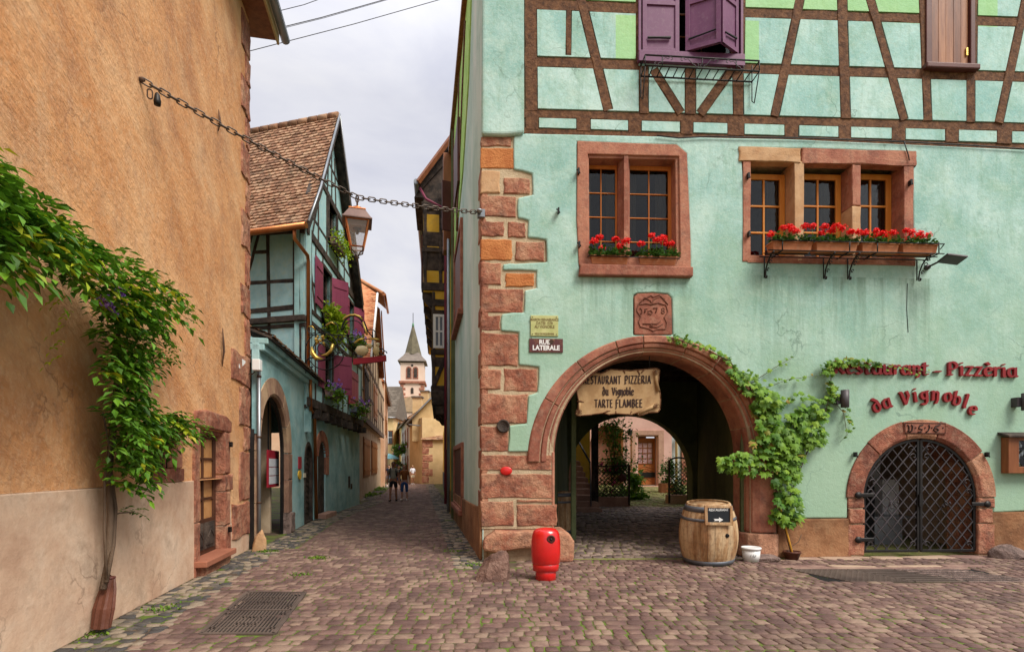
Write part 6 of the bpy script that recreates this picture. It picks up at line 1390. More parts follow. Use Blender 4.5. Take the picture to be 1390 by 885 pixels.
def shut(s0,s1,z0,z1,mt,rot=0,hinge=0,label=None):
    mb=MB(); mb.box(TU,s0,s1,.05,.08,z0,z1); mb.box(TU,s0+.06,s1-.06,.08,.1,z1-.3,z1-.22); mb.box(TU,s0+.06,s1-.06,.08,.1,z0+.22,z0+.3)
    for i in range(1,4): x=s0+(s1-s0)*i/4; mb.box(TU,x-.006,x+.006,.078,.083,z0,z1)
    if rot: piv=TU.P(s0 if hinge==0 else s1,.05,0); Mx=Matrix.Translation(piv)@Matrix.Rotation(rot,4,'Z')@Matrix.Translation(-piv); mb.v=[Mx@v for v in mb.v]
    mb.build('shutter',mt,th,label=label)
p,q,z0,z1=wn[0]; shut(p-.78,p-.08,z0,z1,K['plum']); shut(q+.05,q+.7,z0,z1,K['plum'],-.9,0)
p,q,z0,z1=wn[1]; shut(p-.85,p-.08,z0,z1,K['plum']); shut(q+.05,q+.7,z0,z1,K['plum'],-.7,0)
p,q,z0,z1=wn[2]; shut(p-.75,p-.05,z0,z1,K['plum']); shut(q+.05,q+.6,z0,z1,K['plum'],-.6,0)
shut(TU.S(471.5),TU.S(484),zk(3.9),zk(5.2),K['crim'],label='closed crimson shutter')
# roof
RV=[(13.75,7.75),(14.9,9.2),(17.12,12.62),(20.95,7.75)]   # (Y,z) of the verge line
vn=.30; sD=Vector((-3.64,1,0)).normalized()
def rp(Y_,z,back=0,n=vn): q=TU.P(ys_(Y_),n,zk(z))+sD*back; return q
bk=9
def roofslope(pts,name):
    mb=MB(); rows=pts
    q=[rp(*pts[0]),rp(*pts[1]),rp(*pts[1],bk),rp(*pts[0],bk)]; mb.add(q+[v-Vector((0,0,.1)) for v in q],[[0,1,2,3],[4,7,6,5],[0,4,5,1],[1,5,6,2],[2,6,7,3],[3,7,4,0]]); mb.build(name,K['dark'],th)
roofslope([RV[0],RV[1]],'roof_boarding'); roofslope([RV[1],RV[2]],'roof_boarding'); roofslope([RV[2],RV[3]],'roof_boarding')
def tilegrid(p00,p10,p01,p11,mt,parent,name,tw=.18,th_=.17,clip=None):
    """tiles on a quad: p00-p10 eave, p01-p11 ridge"""
    p00,p10,p01,p11=map(Vector,(p00,p10,p01,p11)); W_=(p10-p00).length; H_=(p01-p00).length; nr_=(p10-p00).cross(p01-p00).normalized()
    if nr_.z<0: nr_=-nr_
    nx,ny=int(W_/tw),int(H_/th_); mb=MB()
    def at(x,y): return p00*(1-x)*(1-y)+p10*x*(1-y)+p01*(1-x)*y+p11*x*y
    for j in range(ny):
        for i in range(nx+1):
            x0=(i-(.5 if j%2 else 0))/nx; x1=x0+.95/nx; x0=max(0,x0); x1=min(1,x1)
            if x1-x0<.2/nx or (clip and not clip((x0+x1)/2,(j+.5)/ny)): continue
            y0=(j-.12+U(-.05,.05))/ny; y1=min(1,(j+1.12)/ny); t0=.04+U(-.008,.014); xm=(x0+x1)/2; yl=y0-.12/ny
            V_=[at(x0,y0)+nr_*t0,at(xm,yl)+nr_*t0,at(x1,y0)+nr_*(t0+U(-.006,.006)),at(x1,y1)+nr_*.006,at(x0,y1)+nr_*.006,at(x0,y0),at(xm,yl),at(x1,y0)]
            mb.add(V_,[[0,1,2,3,4],[0,5,6,1],[1,6,7,2]])
    return mb.build(name,mt,parent,recalc=False)
tilegrid(rp(*RV[0],bk),rp(*RV[0]),rp(*RV[1],bk),rp(*RV[1]),K['tile'],th,'roof_tiles'); tilegrid(rp(*RV[1],bk),rp(*RV[1]),rp(*RV[2],bk),rp(*RV[2]),K['tile'],th,'roof_tiles')
tilegrid(rp(*RV[3],bk),rp(*RV[3]),rp(*RV[2],bk),rp(*RV[2]),K['tile'],th,'roof_tiles',.3,.3)
mb=MB(); 
for i in range(24):
    b0_=i*.38; mb.tube([rp(17.12,12.62,b0_)+Vector((0,0,.03)),rp(17.12,12.62,b0_+.34)+Vector((0,0,.06))],[.12,.10],8)
mb.build('ridge_tiles',K['tile'],th)
mb=MB()
for p,q in zip(RV,RV[1:]): 
    A_=rp(*p,n=vn+.02); B_=rp(*q,n=vn+.02); dn=Vector((0,0,-.2)); o_=TU.nr.to_3d()*.04; mb.add([A_+Vector((0,0,.06)),B_+Vector((0,0,.06)),B_+dn,A_+dn,A_+o_+Vector((0,0,.06)),B_+o_+Vector((0,0,.06)),B_+o_+dn,A_+o_+dn],[[0,1,2,3],[4,7,6,5],[0,4,5,1],[1,5,6,2],[2,6,7,3],[3,7,4,0]])
mb.build('bargeboard',K['dark'],th)
mb=MB(); mb.tube([rp(*RV[0],n=vn+.05)+Vector((0,0,.07)),rp(*RV[1],n=vn+.05)+Vector((0,0,.08)),rp(*RV[2],n=vn+.05)+Vector((0,0,.08))],.035,6); mb.tube([rp(*RV[2],n=vn+.05)+Vector((0,0,.08)),rp(*RV[3],n=vn+.05)+Vector((0,0,.08))],.03,6); mb.build('verge_flashing',K['zinc'],th)
mb=MB(); ge=rp(13.75,7.75); mb.tube([rp(13.65,7.68,bk),rp(13.65,7.68,-.02)],.085,12); mb.build('gutter_pipe',K['copper'],th)
# dormer
dm=rp(15.2,9.55,4.1); mb=MB(); mb.wbox(dm+Vector((0,-.3,-.1)),(1.4,1.2,1.0),.27); mb.build('dormer',K['tealt'],th); mb=MB(); mb.add([dm+Vector(v) for v in ((-1.0,-1.2,.42),(.95,-1.0,.42),(.9,1.2,1.0),(-1.0,1.0,1.0),(-1.0,-1.2,.5),(.95,-1.0,.5),(.9,1.2,1.08),(-1.0,1.0,1.08))],[[0,1,2,3],[4,7,6,5],[0,4,5,1],[1,5,6,2],[2,6,7,3],[3,7,4,0]]); mb.build('dormer_roof',K['tile'],th)
# copper downpipe
t=thing('downpipe','copper downpipe zigzagging down the corner of the teal timbered house','downpipe',(-5.95,16.4,0))
def TP(u,v,n): q=TU.uv(u,v,n); return TU.P(q[0],n,q[1])
mb=MB(); mb.tube([rp(13.68,7.66,.35),rp(13.70,7.40,.35),TP(417.5,347,.1),TP(418.5,356,.08),TP(418.5,505,.08)],.05,10); mb.build('pipe',K['copper'],t)
def GP(u,v,n): q=TG.uv(u,v,n); return TG.P(q[0],n,q[1])
mb=MB(); mb.tube([TP(421,505,.08),TP(421.5,556,.08),GP(426,562,.08),GP(427,566,.08),GP(429.5,704,.08)],.05,10); mb.build('pipe',K['copper'],t)
# flower boxes on the house
def fbox(s0,s1,z,lab,mt,fl,cnt,dims,seed,drop=0,L_=.1):
    z=zk(z)
    t=planter(TU,s0,s1,.08,.32,z,.2,'flower box '+lab,'flower boxes on the teal timbered house',mt=mat('blue_painted_box',[(.12,.16,.22),(.30,.12,.08)],bump=None),name='flower_box')
    random.seed(seed); c=TU.P((s0+s1)/2,.25,z+.18); tt=thing('trailing_plant','plants '+lab,'plant',c,'plants in the flower boxes of the teal house'); mb=MB()
    for i in range(cnt):
        s=U(s0-.1,s1+.15); n=U(.1,.5); zz=z+.2+U(-drop,.35)*R(); p=TU.P(s,n,zz); mb.leaf(p,Vector((U(-1,1),U(-1,1),U(-.8,.8))),Vector((U(-.5,.5),U(-.5,.5),1)),L_*U(.6,1.3),L_*.4)
    mb.build('leaves',mt_[fl[0]],tt,recalc=False)
    if fl[1]:
        for i in range(fl[2]):
            p=TU.P(U(s0,s1),U(.15,.5),z+U(.25,.62)-(drop*.3)*R())
            mb=MB()
            for j in range(6): mb.leaf(p,Vector((U(-1,1),U(-1,1),U(-1,1))),Vector((0,-1,0)),.06,.035)
            mb.build('flower',mt_[fl[1]],tt,recalc=False)
mt_={'g':K['bush'],'l':K['limeleaf'],'p':K['pur'],'v':K['vine']}
fbox(TU.S(437),TU.S(450),3.72,'with purple flowers under the lowest plum-shuttered window',None,('v','p',30),420,0,61,.5)
fbox(TU.S(473),TU.S(485),3.62,'with purple flowers under the closed crimson shutter',None,('v','p',26),420,0,62,.5)
fbox(TU.S(434.5),TU.S(449),6.02,'overflowing lime green under the upper plum-shuttered window',None,('l',None,0),1300,0,63,.95,.13)
fbox(TU.S(471),TU.S(482),6.1,'purple and green under the far upper window',None,('v','p',26),420,0,64,.45)
fbox(TU.S(444),TU.S(457),8.55,'yellow-green under the attic window',None,('l',None,0),380,0,65,.55)
# ---- wrought iron tavern sign
SGN=Fr((-5.50,14.55),(1,.06))
t=thing('wrought_iron_sign','ornate wrought iron inn sign with gilt figures, crescent and a red board','inn sign',SGN.P(0,0,3.4))
P_=lambda u,v:SGN.uv(u,v)
def ip(mb,l,r=.014,n=0): mb.tube([SGN.P(P_(u,v)[0],n,P_(u,v)[1]) for u,v in l],r,6)
zz=lambda x,y:(400+x/8.046,400+y/8.045)
mb=MB()
def cir(cx,cy,r_,a0=0,a1=360,rz=None,r=.014):
    ip(mb,[zz(cx+r_*math.cos(math.radians(a)),cy-(rz or r_)*math.sin(math.radians(a))) for a in [a0+(a1-a0)*i/20 for i in range(21)]],r)
ip(mb,[zz(118,350),zz(118,860)],.02); ip(mb,[zz(150,440),zz(640,440)],.012); cir(300,590,175,170,-10); cir(310,600,110,0,360); cir(310,590,60,0,300); cir(340,620,200,-160,-10); cir(640,420,130,170,0,190,.022); cir(640,400,110,170,20,120); cir(190,380,45,0,330); cir(270,385,22,0,300); cir(400,370,75,180,-40); cir(180,740,50,60,300); cir(165,820,25,0,300); cir(490,590,50,0,330); cir(500,470,28,0,330); cir(540,500,35,0,300); cir(830,440,60,140,-60); cir(950,620,30,0,300); cir(985,640,22,0,300); cir(660,660,22,0,300); ip(mb,[zz(760,290),zz(800,400),zz(880,500)],.016); ip(mb,[zz(150,610),zz(250,730),zz(400,700),zz(520,600)],.014)
ip(mb,[zz(700,490),zz(860,480)],.014); ip(mb,[zz(850,400),zz(860,680)],.016)
mb.build('scrollwork',K['iron'],t)
mb=MB()
ip(mb,[zz(155,350),zz(190,345),zz(225,385)],.022); ip(mb,[zz(340,335),zz(400,300),zz(440,325)],.022)
A=[zz(530,270),zz(560,245),zz(600,225),zz(660,222),zz(710,240),zz(745,275)]; ip(mb,A,.03); ip(mb,[zz(745,300),zz(780,400),zz(790,440)],.03)
for i in range(16): c=zz(220+U(0,110),455+U(0,90)); mb.lathe(SGN.P(P_(*c)[0],U(-.05,.05),P_(*c)[1]),[(0,-.05),(.045,0),(0,.05)],6,smooth=False)
mb.tube([SGN.P(P_(*zz(x,y))[0],0,P_(*zz(x,y))[1]) for x,y in ((185,570),(195,640),(235,690),(310,705))],[.03,.075,.07,.015],8); mb.tube([SGN.P(P_(*zz(x,y))[0],0,P_(*zz(x,y))[1]) for x,y in ((420,540),(400,610),(350,655),(290,660))],[.05,.05,.045,.01],8)
ip(mb,[zz(650,530),zz(700,490),zz(760,480)],.028); ip(mb,[zz(820,480),zz(880,485),zz(925,490)],.028)
mb.build('gilt_ornament',K['gold'],t)
mb=MB() # figures sitting on the board: two rounded pale animals with heads
for cx,cy,rx,rz_ in ((735,610,.19,.14),(890,610,.10,.13)):
    c=P_(*zz(cx,cy)); mb.lathe(SGN.P(c[0],0,c[1]-rz_),[(0,0),(rx*.7,rz_*.25),(rx,rz_),(rx*.7,rz_*1.75),(0,rz_*2)],12,sy=.6)
for cx,cy,r_ in ((820,560,.075),(905,545,.06)): c=P_(*zz(cx,cy)); mb.lathe(SGN.P(c[0],0,c[1]-r_),[(0,0),(r_*.7,r_*.3),(r_,r_),(r_*.7,r_*1.7),(0,r_*2)],10)
for cx,cy in ((700,640),(760,645),(880,645),(910,645)): c=P_(*zz(cx,cy)); mb.tube([SGN.P(c[0],0,c[1]+.08),SGN.P(c[0],0,c[1]-.05)],.03,7)
mb.build('figure',mat('painted_figures',[(.55,.42,.18),(.7,.6,.4)],bump=(30,.4,.01)),t)
mb=MB(); mb.tube([SGN.P(P_(*zz(705,640))[0],-.05,P_(*zz(705,685))[1]),SGN.P(P_(*zz(705,640))[0],-.05,P_(*zz(705,650))[1])],.06,10); mb.build('pot',K['zinc'],t)
bq=[P_(*zz(*c)) for c in ((638,765),(1000,725),(998,665),(640,700))]; mb=MB(); mb.tri(SGN,bq,[],-.06,.03); mb.build('board',K['crim'],t,bevel=.01)
def milk():
    m=bpy.data.materials.new('milky_glass'); m.use_nodes=True; N=NT(m); o=N.n('ShaderNodeOutputMaterial'); a=N.n('ShaderNodeBsdfTranslucent'); b=N.n('ShaderNodeBsdfTransparent'); g=N.n('ShaderNodeBsdfGlossy'); x=N.n('ShaderNodeMixShader'); y=N.n('ShaderNodeMixShader')
    a.inputs[0].default_value=(.85,.85,.85,1); x.inputs[0].default_value=.28; N.l(b.outputs[0],x.inputs[1]); N.l(a.outputs[0],x.inputs[2]); y.inputs[0].default_value=.06; g.inputs['Roughness'].default_value=.2; N.l(x.outputs[0],y.inputs[1]); N.l(g.outputs[0],y.inputs[2]); N.l(y.outputs[0],o.inputs[0]); return m
# ================================================================ lantern on its chain
Lc=Vector((-2.30,8.10,0)); anc=Vector((-4.36,6.42,6.19)); ane=Vector((-.56,9.46,6.04)); hp=Vector((-2.30,8.10,fz(268,8.1)))
ct=thing('street_chain','heavy steel chain strung across the lane from orange wall to corner quoins','chain',anc)
def link(c,d,up,a,b,r_,par,mt,name='chain_link'):
    d=d.normalized(); x=d.cross(up).normalized(); y=x.cross(d); mb=MB(); k=14; pts=[]
    # stadium-shaped ring in the plane (d, x)
    P2=[]
    for i in range(k): a_=2*PI*i/k; P2.append(d*(a*math.cos(a_)*.0+ (a-b)*(1 if math.cos(a_)>0 else -1)*(abs(math.cos(a_))>1e-6)+b*math.cos(a_))+x*b*math.sin(a_))
    P2=[c+q for q in P2]; m=6; vs=[]
    for i in range(k):
        t=(P2[(i+1)%k]-P2[i-1]).normalized(); u_=y; w_=t.cross(u_)
        for j in range(m): a_=2*PI*j/m; vs.append(P2[i]+u_*r_*math.cos(a_)+w_*r_*math.sin(a_))
    mb.add(vs,[[i*m+j,i*m+(j+1)%m,((i+1)%k)*m+(j+1)%m,((i+1)%k)*m+j] for i in range(k) for j in range(m)],True); return mb.build(name,mt,par)
def chain(p,q,sag,par,mt,pitch=.092,a=.062,b=.030,r_=.0095,start=0):
    L_=(q-p).length; n=int(L_/pitch)
    for i in range(n):
        t=(i+.5)/n; c=p+(q-p)*t+Vector((0,0,-sag*4*t*(1-t))); d=(q-p)/n+Vector((0,0,-sag*4*(1-2*t)/n)); up=Vector((0,0,1)) if i%2 else Vector((0,0,1)).cross(d).normalized(); up=(up+d.normalized().cross(up)*.35)
        link(c,d,up,a,b,r_,par,mt)
chain(anc,hp,.03,ct,K['rail']); chain(hp,ane,.02,ct,K['rail'])
mb=MB(); mb.tube([anc+Vector((-.12,-.02,0)),anc],.03,8); mb.lathe(anc,[(0,-.03),(.04,0),(0,.04)],8); mb.build('wall_eye',K['rust'],ct)
mb=MB(); mb.wbox(ane+Vector((.02,.06,0)),(.13,.1,.13),.1); mb.tube([ane+Vector((.0,.0,.0)),ane+Vector((-.03,-.08,0))],.025,8); mb.lathe(ane+Vector((0,-.08,-.04)),[(0,0),(.05,.02),(.05,.05),(0,.07)],10); mb.build('corner_bracket',K['zinc'],ct)
for u,v,nm in ((203.5,128,'ring'),(213.5,135,'weight')):
    q=LW.uv(u,v,.2); p0=LW.P(q[0],.2,q[1])
    if nm=='ring': link(p0,Vector((0,0,1)),Vector((.5,-1,0)),.055,.025,.008,ct,K['rust'],'hanging_ring')
    else: MB().lathe(p0-Vector((0,0,.075)),[(.0,0),(.035,.005),(.04,.05),(.026,.13),(.012,.15),(0,.15)],12).build('counterweight',K['iron'],ct)
lt=thing('street_lantern','copper and bronze glass street lantern hanging from the chain over the lane','street lamp',(hp.x,hp.y,hp.z-.88))
for i,z in enumerate((.03,.10)): link(hp-Vector((0,0,z)),Vector((0,0,1)),Vector((1,0,0)) if i else Vector((0,1,0)),.05,.026,.008,lt,K['rust'])
zT=hp.z-.16; lr=.30
def frus(c,prof_,rz_,mb=None): 
    mb=mb or MB(); mb.lathe(c,[(r_*1.414,z) for r_,z in prof_],4,smooth=False,rot=PI/4+rz_); return mb
rz_=.28; c=(hp.x,hp.y,zT)
MB().lathe((hp.x,hp.y,zT-.055),[(0,.07),(.03,.065),(.085,.035),(.085,.015),(.05,0),(.05,-.03)],18).build('finial',K['copper'],lt)
frus(c,[(.13,-.06),(.135,-.075),(.125,-.085)],rz_).build('roof_rim',K['copper'],lt)
hood=mat('bronze_hood',[(.16,.10,.085),(.24,.16,.13)],rough=.5,bump=(20,.3,.005),metal=.3)
frus(c,[(.125,-.08),(.215,-.235),(.235,-.25),(.235,-.265),(.0,-.262)],rz_).build('hood',hood,lt)
mb=MB(); top_,bot=.175,.095; z1,z0=-.262,-.68
co=lambda r_,i:Vector((hp.x,hp.y,0))+Vector((r_*1.414*math.cos(PI/4+rz_+i*PI/2),r_*1.414*math.sin(PI/4+rz_+i*PI/2),0))
for i in range(4):
    A_=co(top_,i)+Vector((0,0,zT+z1)); B_=co(bot,i)+Vector((0,0,zT+z0)); A2=co(top_,i+1)+Vector((0,0,zT+z1)); B2=co(bot,i+1)+Vector((0,0,zT+z0))
    mb.tube([A_,B_],.016,4,smooth=False); mb.tube([A_,A2],.014,4,smooth=False); mb.tube([B_,B2],.014,4,smooth=False)
mb.build('lantern_frame',K['copper'],lt)
lg=milk()
mb=MB(); mb.add([co(top_-.005,i)+Vector((0,0,zT+z1)) for i in range(4)]+[co(bot-.005,i)+Vector((0,0,zT+z0)) for i in range(4)],[[i,(i+1)%4,4+(i+1)%4,4+i] for i in range(4)]); mb.build('lantern_glass',lg,lt)
frus(c,[(.16,-.27),(.14,-.36),(.13,-.36)],rz_).build('reflector',mat('reflector_taupe',[(.28,.22,.18)],bump=None),lt)
MB().lathe((hp.x,hp.y,zT-.36),[(0,.02),(.06,.015),(.075,0),(.04,-.02),(.02,-.09),(0,-.1)],16).build('bulb_holder',K['irong'],lt)
mb=MB(); 
for i in range(4):
    B_=co(bot,i)+Vector((0,0,zT+z0)); e=Vector((hp.x,hp.y,zT-.83)); mb.tube([B_,B_*.9+e*.1-Vector((0,0,.04)),B_*.75+e*.25-Vector((0,0,.03)),(B_*.45+e*.55),e],.011,6)
mb.lathe((hp.x,hp.y,zT-.88),[(0,-.03),(.025,-.01),(.012,.02),(.04,.045),(.02,.07)],10); mb.build('lower_scrolls',K['rust'],lt); frus(c,[(.05,-.79),(.09,-.69)],rz_).build('lower_glass',lg,lt)
lt.scale=(.9,.9,.9); lt.location.z+=.088
# overhead wires
wr=thing('overhead_wires','three thin overhead wires crossing the sky between the roofs','wire',(-4,12,10))
for (u0,v0,u1,v1,r_) in ((336,49,522,0,.009),(336,51,530,-1,.006),(338,70,604,-2,.008),(380,15,440,-3,.008)):
    p=Vector(((u0-CX)/F*12,12,fz(v0,12))); q=Vector(((u1-CX)/F*14,14,fz(v1,14))); d=q-p; k=12
    pts=[p+d*t+Vector((0,0,-.12*4*t*(1-t))) for t in [-.8+2.6*i/k for i in range(k+1)]] if 0 else [p-d*.6,p,p+d*.5+Vector((0,0,-.03)),q,q+d*.6]
    mb=MB(); mb.tube(pts,r_,5); mb.build('wire',K['iron'],wr)
# ================================================================ BEIGE TIMBERED HOUSE (third on the left)
bh=thing('timbered_house','beige half-timbered house with orange-brown shutters beyond the teal timbered house','house',(-8.5,31,0))
H3=Fr((-2.68,0),(-.178,1)); h=H3.uv; y3=math.sqrt(1+.178**2)
def holes3(l): return [[(H3.S(u0),z0),(H3.S(u1),z0),(H3.S(u1),z1),(H3.S(u0),z1)] for u0,u1,z0,z1 in l]
B0,B1=23.4*y3,42.5*y3
MB().tri(H3,[(B0,0),(B1,0),(B1,3.7),(B0,3.7)],[],-.4,0).build('ground_floor_wall',K['beige'],bh)
U3=Fr((-2.40,0),(-.178,1))
A3=[(24.0,3.8),(42.0,3.8),(42.0,7.4),(36,8.0),(30.4,11.0),(28.9,10.7),(25.2,6.9),(24.0,6.6)]
MB().tri(U3,[(a_*y3,z) for a_,z in A3],[],-.4,0).build('timbered_wall',K['beige'],bh)
tim=mat('grey_timber',[(.09,.06,.04),(.16,.11,.08)],bump=(30,.5,.01))
for i,(p,q,w) in enumerate([((23.8,3.9),(42,3.9),.3),((24,5.2),(42,5.2),.14),((24,6.7),(42,6.7),.2),((26,8.3),(36,8.3),.16)]+[((Y_,4),(Y_,6.7),.15) for Y_ in (24.3,25.6,27,29,30.4,32,34,36,38,40.5)]+[((Y_,6.7),(Y_,8.4),.13) for Y_ in (27.5,29,31,33,35)]+[((25.6,4),(27,6.6),.13),((38,6.6),(40.5,4),.13)]):
    MB().beam(U3,(p[0]*y3,p[1]),(q[0]*y3,q[1]),w,-.05,.03+i*.001).build('timber_beam',tim,bh)
def simple_win(fr,s0,s1,z0,z1,parent,mt=None,shm=None,fm=None):
    MB().tri(fr,[(s0-.1,z0-.1),(s1+.1,z0-.1),(s1+.1,z1+.1),(s0-.1,z1+.1)],[[(s0,z0),(s1,z0),(s1,z1),(s0,z1)]],-.05,.05).build('window_frame',fm or K['woodd'],parent)
    if shm:
        for j in range(2):
            a_=s0+(s1-s0)*j/2; mb=MB(); mb.box(fr,a_+.02,a_+(s1-s0)/2-.02,.0,.07,z0,z1); mb.box(fr,a_+.05,a_+(s1-s0)/2-.05,.07,.1,z0+.2,z0+.3); mb.box(fr,a_+.05,a_+(s1-s0)/2-.05,.07,.1,z1-.3,z1-.2); mb.build('shutter',shm,parent)
    else:
        mb=MB(); mb.box(fr,s0,s1,.0,.012,z0,z1); mb.build('pane',mat('far_pane',[(.03,.035,.04),(.06,.065,.07)],rough=.15,bump=None,spec=.6),parent)
        mb=MB(); mb.box(fr,(s0+s1)/2-.03,(s0+s1)/2+.03,.012,.035,z0,z1); mb.box(fr,s0,s1,.012,.03,(z0+z1)/2-.03,(z0+z1)/2+.03); mb.build('glazing_bar',fm or K['white'],parent)
simple_win(H3,H3.S(493),H3.S(501),1.15,3.05,bh,shm=K['wshut']); simple_win(H3,H3.S(504),H3.S(511),1.2,3.1,bh,shm=K['wshut'])
simple_win(U3,U3.S(493.5),U3.S(499),4.5,6.2,bh,shm=K['dark']); simple_win(U3,U3.S(507),U3.S(511),4.5,6.3,bh,shm=K['wshut'])
V3=lambda Y_,z,n=.35,back=0:U3.P(Y_*y3,n,z)+Vector((-1,.10,0)).normalized()*back
ea,eb,ec,ed_=(24.6,6.3),(28.9,10.8),(30.3,11.2),(36.5,7.5)
tilegrid(V3(*ea,back=8),V3(*ea),V3(30.3,12.8,back=8),V3(*eb),K['tilen'],bh,'roof_tiles',.26,.26)
mb=MB(); mb.add([V3(*ea,back=8),V3(*ea),V3(*eb),V3(30.3,12.7,back=2.2),V3(30.3,12.7,back=8)],[[0,1,2,3,4]]); mb.add([V3(*ed_,back=8),V3(*ed_),V3(31.8,10.8),V3(30.3,12.7,back=2.2),V3(30.3,12.7,back=8)],[[0,1,2,3,4]]); mb.add([V3(*eb,n=.7),V3(31.8,10.8,n=.7),V3(30.3,12.7,back=2.2)],[[0,1,2]]); mb.build('roof',K['tilen'],bh,recalc=False)
mb=MB(); mb.tube([V3(*ea,n=.4),V3(*eb,n=.4)],.06,6); mb.build('verge_flashing',K['white'],bh)
mb=MB(); mb.tube([V3(30.3,12.7,back=2.2),V3(*eb,n=.7)],.11,6); mb.build('hip_tiles',K['tilen'],bh)
mb=MB(); mb.tube([V3(28.5,10.65,n=.8),V3(32.0,10.65,n=.8)],.07,6); mb.build('gutter_pipe',K['copper'],bh)
mb=MB()
for p,q in (((31.8,10.7),(36.5,7.5)),((36.5,7.5),(37.2,4.2))):
    A_=V3(*p,n=.40); B_=V3(*q,n=.40); o_=U3.nr.to_3d()*.06; dn=Vector((0,0,-.45)); mb.add([A_,B_,B_+dn,A_+dn,A_+o_,B_+o_,B_+o_+dn,A_+o_+dn],[[0,1,2,3],[4,7,6,5],[0,4,5,1],[1,5,6,2],[2,6,7,3],[3,7,4,0]])
mb.build('bargeboard',K['wshut'],bh)
# ================================================================ houses further down
def hbox(name,label,x0,y0,x1,y1,dep,h,mt,rh=2.5,rm=None,gable=False,cat='house'):
    """house whose front runs from (x0,y0) to (x1,y1); outward is to the right of that direction"""
    fr=Fr((x0,y0),(x1-x0,y1-y0)); Lh=math.hypot(x1-x0,y1-y0); t=thing(name,label,cat,fr.P(Lh/2,0,0))
    mb=MB(); mb.box(fr,0,Lh,-dep,0,0,h)
    if gable: mb.prism(fr,[(0,h-.01),(Lh,h-.01),(Lh/2,h+rh)],-dep,0)
    mb.build('wall',mt,t)
    e=.35; P=fr.P
    if gable:
        for sd in (0,1):
            a_=(-e,h-e*rh/(Lh/2)) if sd==0 else (Lh+e,h-e*rh/(Lh/2)); b_=(Lh/2,h+rh+.03)
            mb=MB(); q=[P(a_[0],e,a_[1]),P(b_[0],e,b_[1]),P(b_[0],-dep,b_[1]),P(a_[0],-dep,a_[1])]; mb.add(q+[v+Vector((0,0,.14)) for v in q],[[0,1,2,3],[4,7,6,5],[0,4,5,1],[1,5,6,2],[2,6,7,3],[3,7,4,0]]); mb.build('roof',rm or K['slate'],t)
            if sd==0: tilegrid(P(a_[0],-dep,a_[1]+.15),P(a_[0],e,a_[1]+.15),P(b_[0],-dep,b_[1]+.15),P(b_[0],e,b_[1]+.15),rm or K['slate'],t,'roof_tiles',.4,.4)
    else:
        a0_,a1_=P(-e,e,h-.1),P(Lh+e,e,h-.1); r0,r1=P(-e,-dep/2,h+rh),P(Lh+e,-dep/2,h+rh); c0,c1=P(-e,-dep-e,h-.1),P(Lh+e,-dep-e,h-.1)
        mb=MB(); mb.add([a0_,a1_,r0,r1,c0,c1],[[0,1,3,2],[2,3,5,4],[0,2,4],[1,5,3]]); mb.build('roof',rm or K['slate'],t)
        tilegrid(a0_+Vector((0,0,.02)),a1_+Vector((0,0,.02)),r0+Vector((0,0,.02)),r1+Vector((0,0,.02)),rm or K['slate'],t,'roof_tiles',.45,.4)
        mb=MB(); mb.tube([a0_,a1_],.08,8); mb.build('gutter_pipe',K['zinc'],t)
    return t,fr,Lh
def xy(u,Y_): return ((u-CX)/F*Y_,Y_)
# peach house left
x0,y0=xy(516.5,42.6); x1,y1=xy(526.5,60)
t,fr,Lh=hbox('peach_house','peach house with a stone-quoined corner beyond the beige timbered house',x0,y0,x1,y1,8,8.3,K['peach'],3.5,K['tilen'])
for i in range(7): MB().block(Fr((x0,y0),(-1,.1)),-.0-(1.2 if i%2 else .7),.0,-.1,.04,.2+i*.75,.85+i*.75,.03,.02,3).build('quoin_stone',K['red2'],t) if 0 else MB().block(fr,0,1.6 if i%2 else .9,-.1,.04,.2+i*.75,.85+i*.75,.03,.02,3).build('quoin_stone',K['red2'],t)
for s in (4,8,12): simple_win(fr,s,s+1.2,4.6,6.2,t,shm=K['wshut']); simple_win(fr,s,s+1.2,1.1,2.6,t)
MB().box(fr,1.8,3.1,-.02,.06,2.6,6.6).build('green_panel',mat('light_green_render',[(.25,.45,.22)],bump=None),t)
x0,y0=xy(513,40.5); mb=MB(); t2=thing('tiled_gable','narrow orange tile-hung gable between beige and peach houses','wall',(x0,42.3,6)); fr=Fr((xy(515,42.4)),(1,.0)); tilegrid((xy(514.8,42.4)[0],42.35,4.3),(xy(521.5,42.4)[0],42.35,4.3),(xy(514.8,42.4)[0],42.5,9.2),(xy(520.5,42.4)[0],42.5,8.2),K['tilen'],t2,'tile_hanging',.2,.2); MB().box(fr,0,.36,-.3,-.12,0,8.2).build('wall',K['peach'],t2)
# end of the lane
x0,y0=xy(518,78); x1,y1=xy(534,78)
t,fr,Lh=hbox('yellow_house','pale yellow house with big grey roof closing the end of the lane',x0,y0,x1,y1,9,8.6,K['yel2'],5.0,K['slate'])
for u in (527,): s=fr.S(u); simple_win(fr,s-.6,s+.6,4.8,6.6,t); 
x0,y0=xy(540.5,88); x1,y1=xy(545,66)
t,fr,Lh=hbox('yellow_house','narrow bright yellow house with brown shutters right of the lane end',x0,y0,x1,y1,7,6.9,mat('bright_yellow_render',[(.68,.48,.14),(.75,.56,.2)],bump=None),1.4,K['tile'])
for s in (4,10,15): simple_win(fr,s,s+1.5,4.6,6.0,t,shm=K['woodd']); simple_win(fr,s,s+1.4,1.6,3.2,t)
x0,y0=xy(545,66); x1,y1=xy(556,53)
t,fr,Lh=hbox('white_house','white house with brown shutters and hanging flower baskets',x0,y0,x1,y1,7,6.3,mat('white_render',[(.52,.58,.55),(.62,.66,.63)],bump=(6,.4,.02)),2.4,K['tile'])
